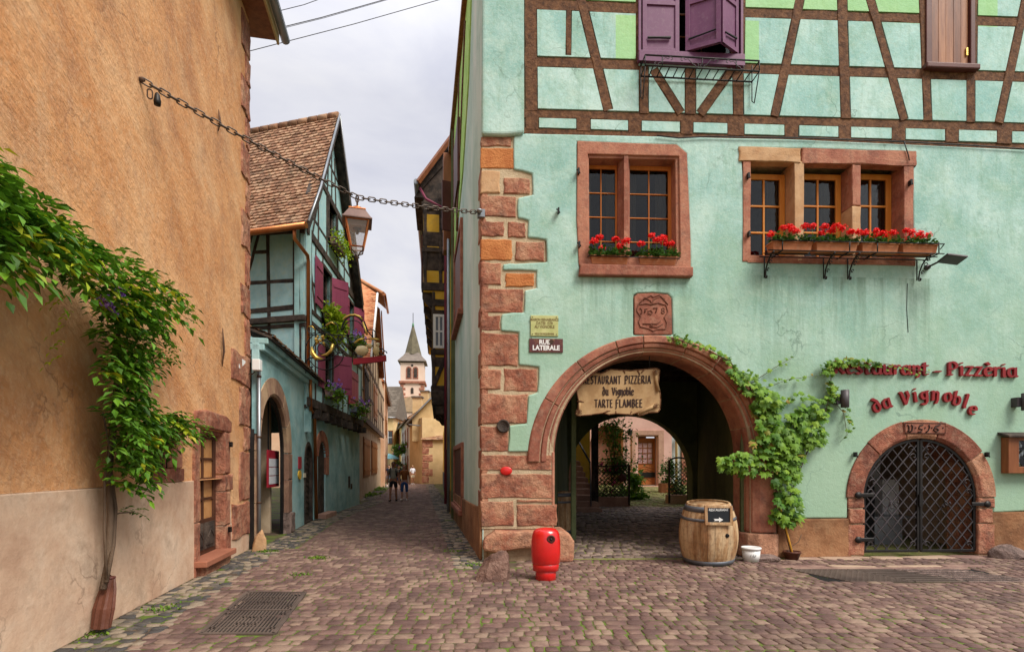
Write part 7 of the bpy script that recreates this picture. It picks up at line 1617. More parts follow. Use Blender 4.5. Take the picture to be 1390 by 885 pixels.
for s in (2.5,6.5,10.5): simple_win(fr,s,s+1.2,3.6,5.4,t,shm=K['woodd']); simple_win(fr,s,s+1.2,.8,2.6,t,shm=K['woodd'])
for i,(s,z,dsc) in enumerate(((1.8,3.2,'upper flower basket at the far end of the white house'),(5.8,3.25,'middle upper flower basket on the white house'),(9.8,3.3,'nearest upper flower basket on the white house'),(9.0,1.4,'low flower trough on the white house'))):
    c=fr.P(s+.6,.4,z-.3); bush('flower_basket',dsc,(c.x,c.y,c.z),(1.0,.6,.9),330,.26,K['bush'],seed=80+i,stem=False,cat='flower basket',flowers=(K['pur'],5,.12))
# sandy house with gable, lower walled part in front
x0,y0=xy(556,53); x1,y1=xy(573,49.3)
hs=thing('sandy_house','sandy rendered gabled house with red quoins and tiled ledge right of the lane','house',(-8.2,50,0))
S1=Fr((x0,y0),(x1-x0,y1-y0)); L1=math.hypot(x1-x0,y1-y0); S2=Fr((x1,y1),(1,.12)); L2=3.4
MB().box(S1,0,L1,-3,0,0,6.0).build('side_wall',K['ochr'],hs)
MB().box(S2,0,L2,-3,0,0,4.05).build('front_wall',K['ochr'],hs)
mb=MB(); S3=Fr((x1-.15,y1+.9),(1,.12)); mb.tri(S3,[(-.9,3.9),(L2,3.9),(L2,5.6),(1.2,8.1),(-.9,6.1)],[],-4,0); mb.build('gable_wall',K['ochr'],hs)
tiles(S2,-.1,L2+.1,(.25,4.0),(-.9,4.55),K['tile'],'ledge_tiles',hs,.22,.2)
for sd,(p,q) in enumerate((((-1.4,5.4),(1.2,8.15)),((1.2,8.15),(L2+.3,5.5)))):
    mb=MB(); A_=[S3.P(p[0],.4,p[1]),S3.P(q[0],.4,q[1]),S3.P(q[0],-5,q[1]),S3.P(p[0],-5,p[1])]; mb.add(A_+[v+Vector((0,0,.2)) for v in A_],[[0,1,2,3],[4,7,6,5],[0,4,5,1],[1,5,6,2],[2,6,7,3],[3,7,4,0]]); mb.build('roof',K['slate'],hs)
mb=MB(); mb.tube([S3.P(-1.4,.45,5.45),S3.P(1.2,.45,8.2),S3.P(L2+.3,.45,5.5)],.07,6); mb.tube([S3.P(-1.2,.5,5.4),S3.P(.9,.35,5.2),S3.P(1.0,.3,4.2)],.06,6); mb.build('gutter_pipe',K['zinc'],hs)
for i in range(6): MB().block(S2,.0,.95 if i%2 else .6,-.1,.04,.1+i*.65,.7+i*.65,.03,.03,4).build('quoin_stone',K['red'],hs)
MB().box(S2,1.9,2.2,-.05,.06,1.5,1.75).build('yellow_box',K['yel'],hs)
MB().box(S3,L2-.1,L2+1.5,-4,-.2,0,6.8).build('rear_wall',K['pink'],hs)
# chimneys/roofs behind
for (u,v0,v1,Y_,w,lab) in ((567,563,540,56,.9,'stone chimney of the white house in front of the church nave'),(577,558,532,60,.8,'square rendered chimney right of the church tower')):
    c=xy(u,Y_); z0,z1=fz(v0,Y_),fz(v1,Y_); t=thing('chimney',lab,'chimney',(c[0],Y_,z0)); MB().wbox((c[0],Y_,(z0+z1)/2-1),(w,w,z1-z0+2)).build('stack',K['ochr'],t); MB().wbox((c[0],Y_,z1+.05),(w+.25,w+.25,.14)).build('cap',K['slate'],t)
x0,y0=xy(571,75); x1,y1=xy(592,72)
t,fr,Lh=hbox('distant_house','distant house with brown tiled roof between the church and the sandy gable',x0,y0,x1,y1,8,8.6,K['ochr'],2.2,K['tile'])
# ================================================================ CHURCH
ch=thing('church','pink-rendered village church with red quoined belfry and grey pyramid spire','church',(-22,120,0))
Yc=120; TC=Fr(xy(543.5,Yc),(1,.10)); Wc=(575-543.5)/F*Yc; zc_=lambda v:fz(v,Yc)
MB().box(TC,0,Wc,-Wc,0,0,zc_(492)).build('tower',K['church'],ch)
for z0,z1,e in ((zc_(520),zc_(517),.35),(zc_(541),zc_(538.5),.15)): 
    mb=MB(); mb.box(TC,-e,Wc+e,-Wc-e,e,z0,z1); mb.build('string_course',K['red2'],ch)
mb=MB()
for i in range(6):
    z=zc_(540)+i*.58
    for sd in (0,1): w=1.1 if i%2 else .7; mb=MB(); mb.block(TC,(-.05 if sd==0 else Wc-w),(w if sd==0 else Wc+.05),-.2,.07,z,z+.52,.04,.02,3); mb.build('quoin_stone',K['red2'],ch)
def cone4(pts,nm,mt):  # pts: (half-width,z)
    c=TC.P(Wc/2,-Wc/2,0); mb=MB(); mb.lathe((c.x,c.y,0),[(w*1.414,z) for w,z in pts],4,smooth=False,rot=PI/4+.1); mb.build(nm,mt,ch)
spm=mat('spire_slate',[(.10,.085,.055),(.17,.145,.09)],var=(.6,),bump=(4,.6,.05))
cone4([(Wc/2+.55,zc_(490.5)),(Wc/2+.55,zc_(489.5)),(Wc/2-.5,zc_(482)),(1.5,zc_(477))],'spire_skirt',mat('spire_skirt_slate',[(.16,.13,.11),(.22,.18,.15)],bump=None)); 
c=TC.P(Wc/2,-Wc/2,0); MB().lathe((c.x,c.y,0),[(1.95,zc_(479)),(.2,zc_(438)),(0,zc_(436))],8,smooth=False).build('spire',spm,ch); MB().tube([(c.x,c.y,zc_(438)),(c.x,c.y,zc_(420))],.07,6).build('finial',K['iron'],ch); MB().lathe((c.x,c.y,zc_(440)),[(.28,0),(.2,.9),(0,1)],8).build('spire_cap',mat('verdigris',[(.12,.25,.15)],bump=None),ch)
for s in (Wc*.36,Wc*.64):
    mb=MB(); mb.tri(TC,[(s-.62,zc_(514)),(s-.62,zc_(501))]+arc(s,zc_(501),.62,180,0,8)[1:]+[(s+.62,zc_(514))],[],-.1,.08); mb.build('belfry_surround',K['red2'],ch)
    mb=MB(); mb.tri(TC,[(s-.36,zc_(512.5)),(s-.36,zc_(501))]+arc(s,zc_(501),.36,180,0,8)[1:]+[(s+.36,zc_(512.5))],[],-.1,.11); mb.build('belfry_louvre',K['dark'],ch)
MB().tri(TC,arc(Wc/2,zc_(489.5)-1.0,.26,0,345,14),[],-.05,.09).build('round_opening',K['dark'],ch)
MB().tri(TC,[(Wc/2-.3,zc_(534)),(Wc/2-.3,zc_(527)),(Wc/2,zc_(525.5)),(Wc/2+.3,zc_(527)),(Wc/2+.3,zc_(534))],[],-.05,.09).build('slit_window',K['dark'],ch)
TL=Fr((TC.P(0,0,0).x,TC.P(0,0,0).y),(.10,-1)); 
MB().box(TL,-4.2,-2.2,-.1,.08,zc_(514),zc_(497)).build('side_louvre',K['red2'],ch)
# nave and aisle
NV=Fr(xy(537,118),(1,.1)); mb=MB(); NW=(590-537)/F*118
x_=lambda u:(u-537)/F*118
mb.tri(NV,[(x_(537),0),(x_(592),0),(x_(592),zc_(560)),(x_(547),zc_(560)),(x_(543.5),zc_(531)),(x_(537),zc_(575))],[],-14,0); mb.build('nave_wall',K['church'],ch)
mb=MB(); mb.add([NV.P(x_(548),.3,zc_(560)),NV.P(x_(594),.3,zc_(560)),NV.P(x_(594),-3.0,zc_(527)),NV.P(x_(545),-1.5,zc_(541))],[[0,1,2,3]]); mb.build('nave_roof',mat('nave_tiles',[(.20,.14,.08),(.28,.19,.11)],bump=(3,.6,.05),island=.5),ch,recalc=False)
mb=MB(); mb.tube([NV.P(x_(536.5),.3,zc_(577)),NV.P(x_(543.8),.3,zc_(529))],.22,5); mb.build('gable_coping',K['red2'],ch)
# tree far away
def tree(lab,cx,cy,z0,h,r_,seed,n=2200):
    random.seed(seed); t=thing('broadleaf_tree',lab,'tree',(cx,cy,z0)); mb=MB(); mb.tube([(cx,cy,z0),(cx+.2,cy,z0+h*.5),(cx,cy,z0+h*.8)],[.35,.25,.1],8)
    cl=[]
    for i in range(14): a_=U(0,2*PI); q=Vector((cx+r_*.75*math.cos(a_)*R(),cy+r_*.75*math.sin(a_)*R(),z0+h*U(.45,.95))); cl.append(q); mb.tube([(cx,cy,z0+h*.4),tuple(q)],[.12,.03],5)
    mb.build('trunk',K['bark'],t); mb=MB()
    for i in range(n): q=random.choice(cl); v=Vector((random.gauss(0,1),random.gauss(0,1),random.gauss(0,1))).normalized()*r_*.42*U(.5,1); mb.leaf(q+v,Vector((U(-1,1),U(-1,1),U(-.5,.8))),Vector((0,0,1)),.55,.22)
    mb.build('crown',K['bush'] if seed%2 else K['vine'],t,recalc=False)
c=xy(533,98); tree('light green tree showing above the roofs left of the church',c[0],98,0,11.5,2.6,92)
# ================================================================ YELLOW HOUSE (right, beyond the restaurant)
yh=thing('yellow_house','yellow half-timbered house with dark carved jetties beyond the mint restaurant','house',(-3,25,0))
q0=SW.P(LY-.02,0,0); YD=Vector((-.134,1)).normalized(); Yo=Vector((q0.x,q0.y)); YL=27
YF=Fr((Yo.x+YD.x*YL,Yo.y+YD.y*YL),(-YD.x,-YD.y))       # s grows towards the viewer, near end at s=YL
MB().box(YF,0,YL,-5,0,0,4.4).build('ground_floor_wall',K['yel'],yh); MB().box(YF,0,YL,0,.05,0,1.15).build('plinth',mat('slate_plinth',[(.07,.075,.085),(.11,.115,.125)],bump=(10,.4,.02)),yh)
for s in (YL-1.6,YL-4.2,YL-9): MB().box(YF,s,s+.95,.0,.07,.15,2.3).build('door',K['dark'],yh)
MB().box(YF,YL,YL+2.02,-5,-.002,0,12.3).build('ground_floor_wall',K['yel'],yh)
j1,j2=.62,.95; SH=YL-.12
MB().box(YF,SH-11,SH,-4,j1,4.4,8.3).build('first_jetty_wall',K['yel'],yh)
MB().box(YF,SH-12,SH,-4,j2,8.3,11.9).build('second_jetty_wall',K['yel'],yh)
NE=Fr((YF.P(SH,0,0).x,YF.P(SH,0,0).y),(-YF.nr.x*-1 if 0 else -YF.nr.x,-YF.nr.y))     # near end face, looking at the viewer
NE=Fr((YF.P(SH,0,0).x,YF.P(SH,0,0).y),(YF.nr.x*-1,YF.nr.y*-1))
def yb(fr,p,q,w,n1=.05,mt=None): MB().beam(fr,p,q,w,-.05,n1,.01).build('timber_beam',mt or K['dark'],yh)
k=0
for z,w in ((4.55,.34),(6.0,.2),(7.9,.25)): k+=1; yb(YF,(SH-11,z),(SH,z),w,j1+.05+k*.002); yb(NE,(-j1,z),(1,z),w,.05+k*.002)
for s in (0,-3.,-7.5): yb(YF,(SH+s-.1,4.5),(SH+s-.1,8.3),.2,j1+.015)
for z,w in ((8.5,.3),(9.9,.18),(11.6,.3)): k+=1; yb(YF,(SH-12,z),(SH,z),w,j2+.05+k*.002); yb(NE,(-j2,z),(1,z),w,.05+k*.002)
for s in (0,-3.4,-8): yb(YF,(SH+s-.1,8.5),(SH+s-.1,11.9),.2,j2+.015)
for x_0 in (-j1+.06,-.02): yb(NE,(x_0,4.5),(x_0,8.3),.11,.046)
for x_0 in (-j2+.07,-.3): yb(NE,(x_0,8.4),(x_0,11.9),.12,.046)
yb(NE,(-j1,4.6),(-.05,5.9),.16,.06); 
simple_win(NE,NE.S(591.5),NE.S(600.5),6.25,7.35,yh,fm=K['white'])
for i in range(5):
    s=SH-.1-i*1.9
    for jj,(z0,n0) in enumerate(((3.75,j1),(7.7,j2))):
        mb=MB(); pr_=[(0,z0),(.0,z0+.65),(n0,z0+.65),(n0,z0+.45),(n0*.8,z0+.3),(n0*.55,z0+.22),(n0*.35,z0+.02)]
        base=(0 if jj==0 else j1)*1.0
        if jj: pr_=[(j1,z0),(j1,z0+.62),(n0+.05,z0+.62),(n0+.05,z0+.4),(j1+.12,z0+.1)]
        vs=[YF.P(s+e,n,z) for e in (0,-.26) for n,z in pr_]; m_=len(pr_); mb.add(vs,[list(range(m_)),list(range(m_,2*m_))[::-1]]+[[a_,(a_+1)%m_,m_+(a_+1)%m_,m_+a_] for a_ in range(m_)]); mb.build('carved_corbel',K['dark'],yh,bevel=.02)
mb=MB(); mb.box(NE,-j1-.02,.1,-.1,.14,3.95,4.5); mb.box(NE,-j1+.12,.1,-.05,.10,3.6,3.95); mb.build('corner_bracket',K['dark'],yh,bevel=.04)
# eaves and roof
e0=Vector(YF.P(SH+.5,1.12,12.3)); e1=Vector(YF.P(SH-13,1.12,12.3)); r0=Vector(YF.P(SH+.5,-2.5,17.5)); r1=Vector(YF.P(SH-13,-2.5,17.5))
mb=MB(); mb.add([e0,e1,r1,r0,e0-Vector((0,0,.12)),e1-Vector((0,0,.12)),r1-Vector((0,0,.12)),r0-Vector((0,0,.12))],[[0,1,2,3],[4,7,6,5],[0,4,5,1],[1,5,6,2],[2,6,7,3],[3,7,4,0]]); mb.build('roof_slab',K['dark'],yh)
tilegrid(e1,e0,r1,r0,K['slate'],yh,'roof_tiles',.3,.3)
mb=MB(); d_=(r0-e0); mb.tube([e0+Vector((0,-.05,-.1)),e0+d_+Vector((0,-.05,-.1))],.10,4,smooth=False); mb.build('rake_board',K['woodd'],yh)
mb=MB(); mb.tube([e0+Vector((-.08,0,-.05)),e1+Vector((-.08,0,-.05))],.10,10); mb.build('gutter_pipe',K['zinc'],yh)
mb=MB(); mb.tube([e0+Vector((0,.3,-.15)),YF.P(SH+.3,.85,11.7),YF.P(SH+.25,.12,11.4),YF.P(SH+.2,.12,.2)],.05,8); mb.build('rainwater_pipe',K['plum'],yh)
for i in range(12): s=SH-i*1.0; a_=Vector(YF.P(s,1.08,12.15)); b_=Vector(YF.P(s,.5,12.15+.9)); MB().tube([a_,b_],.07,4,smooth=False).build('rafter_end',K['dark'],yh)
yb(NE,(-1.1,12.2),(1.2,15.0),.2,.1)
MB().tri(NE,[(-1.3,11.9),(2.5,11.9),(2.5,16.5),(-1.0,12.4)],[],-3,-.02).build('gable_boarding',K['dark'],yh)
t_=plank(YF,SH-1.4,SH-.75,8.7,10.8,j2+.06,j2+.09,K['maroon'],yh); t_.build('shutter',K['maroon'],yh)
# outward swung shutter of the restaurant side wall near the yellow house
mb=MB(); pz=SW.P(L_+1.0,.02,8.9); fr=Fr((pz.x,pz.y),(-1,-.4)); mb.box(fr,0,.36,-.03,.03,9.3,10.9); mb.build('side_shutter',K['maroon'],rest)
# ================================================================ people
def skinobj(name,verts,edges,rad,mt,parent,root=0,sub=1):
    me=bpy.data.meshes.new(name); o=PO[parent.name]; me.from_pydata([Vector(v)-o for v in verts],edges,[]); me.materials.append(mt)
    ob=bpy.data.objects.new(name,me); COL.objects.link(ob); ob.parent=parent; PO[ob.name]=o
    b=bmesh.new(); b.from_mesh(me); ly=b.verts.layers.skin.verify()
    for i,v in enumerate(b.verts): v[ly].radius=rad[i] if isinstance(rad[i],tuple) else (rad[i],rad[i]); v[ly].use_root=(i==root)
    b.to_mesh(me); b.free(); md=ob.modifiers.new('s','SKIN'); md.use_smooth_shade=True; s2=ob.modifiers.new('u','SUBSURF'); s2.levels=sub; s2.render_levels=sub+0
    return ob
def person(x,y,H,label,face,stride,top,bot,skin,hair,shoe,shorts=True,long_hair=False,arm=None,backpack=False,bald=False,sleeve=.5,legl=None,glasses=False,fem=False,grp=None,z0=0):
    t=thing('person',label,'person',(x,y,z0),grp); k=H/1.78; Q=Matrix.Rotation(face,3,'Z')
    def W(v): return Vector((x,y,z0))+Q@(Vector(v)*k)
    sw=.185 if not fem else .165; hw=.10
    f1,f2=stride
    J={}; V=[];E=[];Rd=[]
    def a(n,v,r,to=None):
        J[n]=len(V); V.append(v); Rd.append(tuple(q*k for q in r) if isinstance(r,tuple) else r*k)
        if to: E.append((J[to],J[n]))
    a('pel',(0,0,.95),(.15,.10)); a('waist',(0,0,1.10),(.125 if fem else .14,.09),'pel'); a('chest',(0,0,1.32),(.15,.10),'waist'); a('neckb',(0,.01,1.45),(.08,.07),'chest'); a('neck',(0,0,1.53),(.052,.055),'neckb'); a('jaw',(0,-.015,1.59),(.06,.07),'neck'); a('head',(0,-.005,1.67),(.076,.092),'jaw'); a('crown',(0,.01,1.74),(.06,.07),'head'); a('nose',(0,-.115,1.655),.012,'head')
    for s_,sd in ((-1,'l'),(1,'r')):
        a('ear'+sd,(s_*.088,.01,1.66),.013,'head')
        a('sh'+sd,(s_*sw,.0,1.43),.058,'neckb'); ar=(arm or {}).get(sd,((s_*.24,.02,1.15),(s_*.25,-.06,.90)))
        a('el'+sd,ar[0],.040,'sh'+sd); a('wr'+sd,ar[1],.027,'el'+sd); d=(Vector(ar[1])-Vector(ar[0])).normalized(); pm=Vector(ar[1])+d*.07; a('pa'+sd,tuple(pm),(.034,.016),'wr'+sd)
        for i in range(4): fp_=pm+d*(.065+.01*(1.5-abs(i-1.5)))+Vector((0,(i-1.5)*.020,0))+Vector((-s_*.012,0,0)); a('f%d%s'%(i,sd),tuple(fp_),.008,'pa'+sd)
        a('th'+sd,tuple(Vector(ar[1])+d*.05+Vector((0,-.045,0))),.010,'wr'+sd)
        st=f1 if s_<0 else f2
        a('hip'+sd,(s_*hw,0,.88),(.095,.095),'pel'); a('kn'+sd,(s_*(hw+.01),-st*.5-.03,.49),.058,'hip'+sd); a('an'+sd,(s_*(hw+.015),-st,.10),.038,'kn'+sd); a('toe'+sd,(s_*(hw+.03),-st-.13,.04),.03,'an'+sd)
    skinobj('body',[W(v) for v in V],E,Rd,skin,t,sub=2)
    def part(nm,names,edges,rads,mt,extra=None): skinobj(nm,[W(V[J[n]]) if isinstance(n,str) else W(n) for n in names],edges,[tuple(q*k for q in r) if isinstance(r,tuple) else r*k for r in rads],mt,t,sub=2)
    mid=lambda p,q,t_:tuple(Vector(V[J[p]])*(1-t_)+Vector(V[J[q]])*t_)
    part('shirt',[(0,0,.98),'waist','chest','neckb',mid('shl','ell',.0),mid('shl','ell',sleeve),mid('shr','elr',.0),mid('shr','elr',sleeve)],[(0,1),(1,2),(2,3),(3,4),(4,5),(3,6),(6,7)],[(.165,.12),(.15 if fem else .158,.115),(.172,.122),(.095,.085),.075,.062,.075,.062],top)
    lg=legl or (.75 if shorts else 1.55)
    def ll(sd): 
        h_='hip'+sd; kn='kn'+sd; an_='an'+sd
        return mid(h_,kn,lg) if lg<=1 else mid(kn,an_,lg-1)
    nl=[(0,0,1.0),(0,0,.93),'hipl',ll('l'),'hipr',ll('r')]; part('trousers',nl if lg<=1 else [(0,0,1.0),(0,0,.93),'hipl','knl',ll('l'),'hipr','knr',ll('r')],[(0,1),(1,2),(2,3),(1,4),(4,5)] if lg<=1 else [(0,1),(1,2),(2,3),(3,4),(1,5),(5,6),(6,7)],[(.15,.11),(.16,.12),.112,.085,.112,.085] if lg<=1 else [(.15,.11),(.16,.12),.11,.074,.052,.11,.074,.052],bot)
    for sd in 'lr':
        p=W(V[J['an'+sd]]); q=W(V[J['toe'+sd]]); mb=MB(); mb.tube([p+Vector((0,.05*k,-.05*k)),p+Vector((0,-.02,-.035*k)),q+Vector((0,.03,.0)),q+Vector((0,-.03,-.01))],[.045*k,.055*k,.045*k,.02*k],10,flat=.9); mb.build('shoe',shoe,t)
    if not bald:
        mb=MB(); c=W((0,.012,1.70)); mb.lathe(c,[(.092*k,-.05*k),(.102*k,.0),(.090*k,.055*k),(.05*k,.09*k),(0,.1*k)],14); 
        if long_hair: mb.lathe(W((0,.05,1.50)),[(.07*k,0),(.10*k,.1*k),(.09*k,.22*k)],12)
        mb.v=[v+Vector((0,.018,0)) for v in mb.v]; mb.build('hair',hair,t)
    mb=MB()
    for s_ in (-.033,.033): mb.lathe(W((s_,-.093,1.675)),[(0,-.008),(.011 if not glasses else .026,0),(0,.012)],8)
    mb.tube([W((-.02,-.095,1.612)),W((.02,-.095,1.612))],.006*k,5); mb.build('face_features',K['black'],t)
    if backpack:
        mb=MB(); mb.tube([W((0,.17,1.05)),W((0,.19,1.25)),W((0,.17,1.42))],[.12*k,.16*k,.11*k],10,flat=.6); 
        for s_ in (-1,1): mb.tube([W((s_*.12,.12,1.46)),W((s_*.125,-.01,1.52)),W((s_*.13,-.115,1.40)),W((s_*.14,-.12,1.22)),W((s_*.165,0,1.10))],.022*k,6)
        mb.build('backpack',K['black'],t)
    return t
cl_=lambda n,c:mat(n,[c,tuple(q*1.3 for q in c)],bump=(8,.5,.02))
px_=lambda u,Y_:(u-CX)/F*Y_
person(px_(534,25.4),25.4,1.83,'bearded man in grey t-shirt and black shorts with a backpack, walking up the lane',.05,(.20,-.14),cl_('grey_cotton',(.26,.24,.19)),cl_('black_cotton',(.012,.012,.014)),K['skin2'],K['hair'],K['black'],backpack=True,glasses=True)
person(px_(549,26.0),26.0,1.70,'woman in rust-brown top and blue cropped jeans walking beside the bearded man',0,(.06,-.10),cl_('rust_cotton',(.22,.075,.018)),cl_('blue_denim',(.025,.065,.18)),K['skin'],K['hairb'],K['white'],shorts=False,legl=1.25,fem=True,long_hair=True,sleeve=.6,glasses=True)
person(px_(560,48.5),48.5,1.68,'person in white shirt and beige shorts at the bend of the lane',.5,(.1,-.1),cl_('white_cotton',(.68,.68,.72)),cl_('beige_cotton',(.45,.36,.24)),K['skin2'],K['hairb'],K['white'],sleeve=.95)
person(px_(528,44),44,1.72,'person in navy top half hidden behind the bearded man',0,(.1,-.1),cl_('navy_cotton',(.02,.03,.08)),cl_('light_denim',(.2,.3,.45)),K['skin'],K['hair'],K['white'])
person(px_(541,38),38,1.66,'person in black top and sunglasses between the walking couple',0,(.05,-.1),cl_('black_cotton',(.012,.012,.014)),cl_('dark_denim',(.02,.03,.06)),K['skin2'],K['hair'],K['black'],glasses=True)
person(px_(532,62),62,1.75,'distant person in white and turquoise at the end of the lane',0,(.1,-.1),cl_('white_cotton',(.68,.68,.72)),cl_('turquoise_cotton',(.05,.4,.4)),K['skin'],K['hair'],K['white'])
t=thing('parasol','small pale blue parasol open at the far end of the lane','parasol',(px_(528,60),60,0)); MB().tube([(px_(528,60),60,0),(px_(528,60),60,2.9)],.04,6).build('pole',K['white'],t); MB().lathe((px_(528,60),60,2.4),[(1.2,0),(.6,.4),(0,.6)],8,smooth=False).build('canopy',cl_('blue_canvas',(.25,.55,.65)),t)
# ================================================================ ground
random.seed(5)
mb=MB(); mb.add([(-600,-300,-.001),(600,-300,-.001),(600,1200,-.001),(-600,1200,-.001)],[[0,1,2,3]]); struct('ground',mb,K['joint'],recalc=False)
lw=lambda Y:-3.17-.189*Y if Y<10.9 else (-3.151-.174*Y if Y<16.6 else (-4.66-.081*Y if Y<26 else -2.69-.178*Y))
rw=lambda Y: (12 if Y<FAY else 1.096-.169*Y) 
FAY=9.54
def stone(mb,c,e,f_,a,b,h,j,z0=0,seg=8,zf=None,tone=None):
    """one cobble: rounded quad, a along e, b along f_"""
    pts=[]; r_=.13
    cs=[(-1,-1),(1,-1),(1,1),(-1,1)]
    J=[(U(-j,j),U(-j,j)) for _ in range(4)]
    out=[]
    for i,(x,y) in enumerate(cs):
        px_,py_=x*a/2+J[i][0],y*b/2+J[i][1]
        if seg==8:
            nx,ny=cs[(i-1)%4]; mx,my=cs[(i+1)%4]
            out.append((px_+(nx-x)/2*a*r_,py_+(ny-y)/2*b*r_)); out.append((px_+(mx-x)/2*a*r_,py_+(my-y)/2*b*r_))
        else: out.append((px_,py_))
    k=len(out); tl=(U(-.03,.03),U(-.03,.03))
    def W(x,y,z):
        X_=c[0]+e[0]*x+f_[0]*y; Y_=c[1]+e[1]*x+f_[1]*y; zz=z0+z+tl[0]*x+tl[1]*y
        if zf: zz+=zf(X_,Y_)
        return (X_,Y_,zz)
    v=[W(x,y,-.03) for x,y in out]+[W(x*.985,y*.985,h-.006) for x,y in out]+[W(x*.92,y*.90,h) for x,y in out]+[W(0,0,h+.0015)]
    fs=[[i,(i+1)%k,k+(i+1)%k,k+i] for i in range(k)]+[[k+i,k+(i+1)%k,2*k+(i+1)%k,2*k+i] for i in range(k)]+[[2*k+i,2*k+(i+1)%k,3*k] for i in range(k)]
    mb.add(v,fs,True)
# exclusion quads
def world(u,v,z=0): Y_=(EYE-z)*F/(v-HY); return ((u-CX)/F*Y_,Y_)
GQ=[world(272,861),world(372,861),world(414,805),world(336,804)]           # left drain grate
SQ=[world(1065,775),world(1350,794),world(1300,772),world(1215,770)]
def inq(q,x,y,pad=0):
    r_=False
    for i in range(len(q)):
        x0,y0=q[i]; x1,y1=q[(i+1)%len(q)]
        if (y0>y)!=(y1>y) and x<(x1-x0)*(y-y0)/(y1-y0)+x0: r_=not r_
    return r_
g0=GQ[0]; gx0=min(p[0] for p in GQ); 
GA=(sum(p[0] for p in GQ)/4,sum(p[1] for p in GQ)/4)
road=MB(); gut=MB(); fore=MB()
SLAB=(4.45,7.72,7.35,8.80)   # x0,y0,x1,y1 grating patch before the cellar
y=2.6
row=0
while y<62:
    near=y<16
    w=.158*U(.88,1.12) if near else (.19 if y<30 else .24)
    xl=lw(y)+(.62 if y<11 else .75); xr=12 if y<FAY-.12 else 1.096-.169*y-.55
    x=xl+U(0,.05)
    while x<xr:
        L=(U(.10,.17) if R()<.8 else U(.17,.24)) if near else (U(.13,.22) if y<30 else U(.2,.34))
        cx,cy=x+L/2,y+w/2+.035*math.sin(x*.7+1)+.02*math.sin(x*2.3)+.053*x*(1 if y<FAY else 1)*(.8)
        skip=(near and (inq(GQ,cx,cy) or (SLAB[0]<cx<SLAB[2] and SLAB[1]<cy<SLAB[3]))) or (y<FAY+.3 and cx>-.9 and cy>9.50+.0528*cx)
        if y>=FAY-.9 and cx<.1 and cx>1.096-.169*cy-.5 : skip=True
        if not skip and not(y<5 and abs(cx)>y*1.3+1.5): stone(road,(cx,cy),(1,.02+.04*math.cos(x*.7+1)),(-.02,1),L-.012,w-.016,U(.004,.011),.010,0,8 if y<22 else 4)
        x+=L
    y+=w; row+=1
struct('road',road,K['cob'])
# gutters of small mixed cobbles along both sides
y=2.8
while y<60:
    s=.13 if y<16 else .2
    for side in (0,1):
        if side==1 and y<8.7: continue
        base=lw(y)+.02 if side==0 else 1.096-.169*y-.02-.52
        n_=5 if s<.15 else 3; wd=.60 if side==0 else .52
        x=base
        while x<base+wd:
            L=s*U(.75,1.35); sh=.3*U(-1,1)
            if R()<.97: stone(gut,(x+L/2,y+U(-.03,.03)),(math.cos(sh),math.sin(sh)),(-math.sin(sh),math.cos(sh)),L-.014,s-.01,U(0,.018),.02,0,8 if y<20 else 4)
            x+=L
    y+=s
struct('gutter',gut,K['cobg'])
# passage and courtyard paving on its gentle rise
pv=MB(); cy_=MB(); y=9.65
bs=MB(); ys=[9.6,10.6,14,18.5,21,26]; 
bs.add([(x,Y_,groundz(3,Y_)-.001+(.004 if Y_>10 else 0)) for Y_ in ys for x in (.3,9)],[[2*i,2*i+1,2*i+3,2*i+2] for i in range(5)]); struct('courtyard_ground',bs,K['moss'],recalc=False)
while y<24.8:
    w=.17; xl=.72+(y-10)*.15; xr=4.35+(y-10)*.21 if y<17 else 8; x=xl+U(0,.1)
    if y>17: xl=2.0
    while x<xr:
        L=U(.12,.22); cx,cy=x+L/2,y+w/2+.10*math.sin((x-xl)*.9)
        if R()<(1 if y<18 else .86): stone(pv if y<18.2 else cy_,(cx,cy),(1,.08*math.cos((x-xl)*.9)),(0,1),L-.014,w-.015,U(0,.02),.015,.004,8 if y<14 else 4,groundz)
        x+=L
    y+=w
struct('passage_paving',pv,K['cobg'] if 0 else mat('passage_cobble',[(.10,.07,.06),(.17,.12,.10),(.26,.19,.15)],rough=.6,var=(2,),bump=(22,.6,.02),island=1.2,spec=.4)); struct('courtyard_paving',cy_,mat('mossy_cobble',[(.13,.12,.05),(.22,.19,.09),(.16,.19,.05)],var=(2.5,),bump=(22,.6,.02),island=.6))
# strip between cobbles and restaurant front: slabs before the cellar
fo=MB()
fl=Fr((4.7,9.66),(1,.0528))
x=4.95
while x<11.5:
    L=U(.5,1.0)
    stone(fo,(x+L/2,9.44+.0528*(x-0)-.0),(1,.0528),(-.0528,1),L-.02,.30,.012,.012,0)
    x+=L
x=4.3
while x<7.5:
    L=U(.6,1.1); stone(fo,(x+L/2,8.93+.01*(x-5)),(1,.02),(-.02,1),L-.02,.2,.012,.02,0); x+=L
struct('paving_slabs',fo,K['slab'])
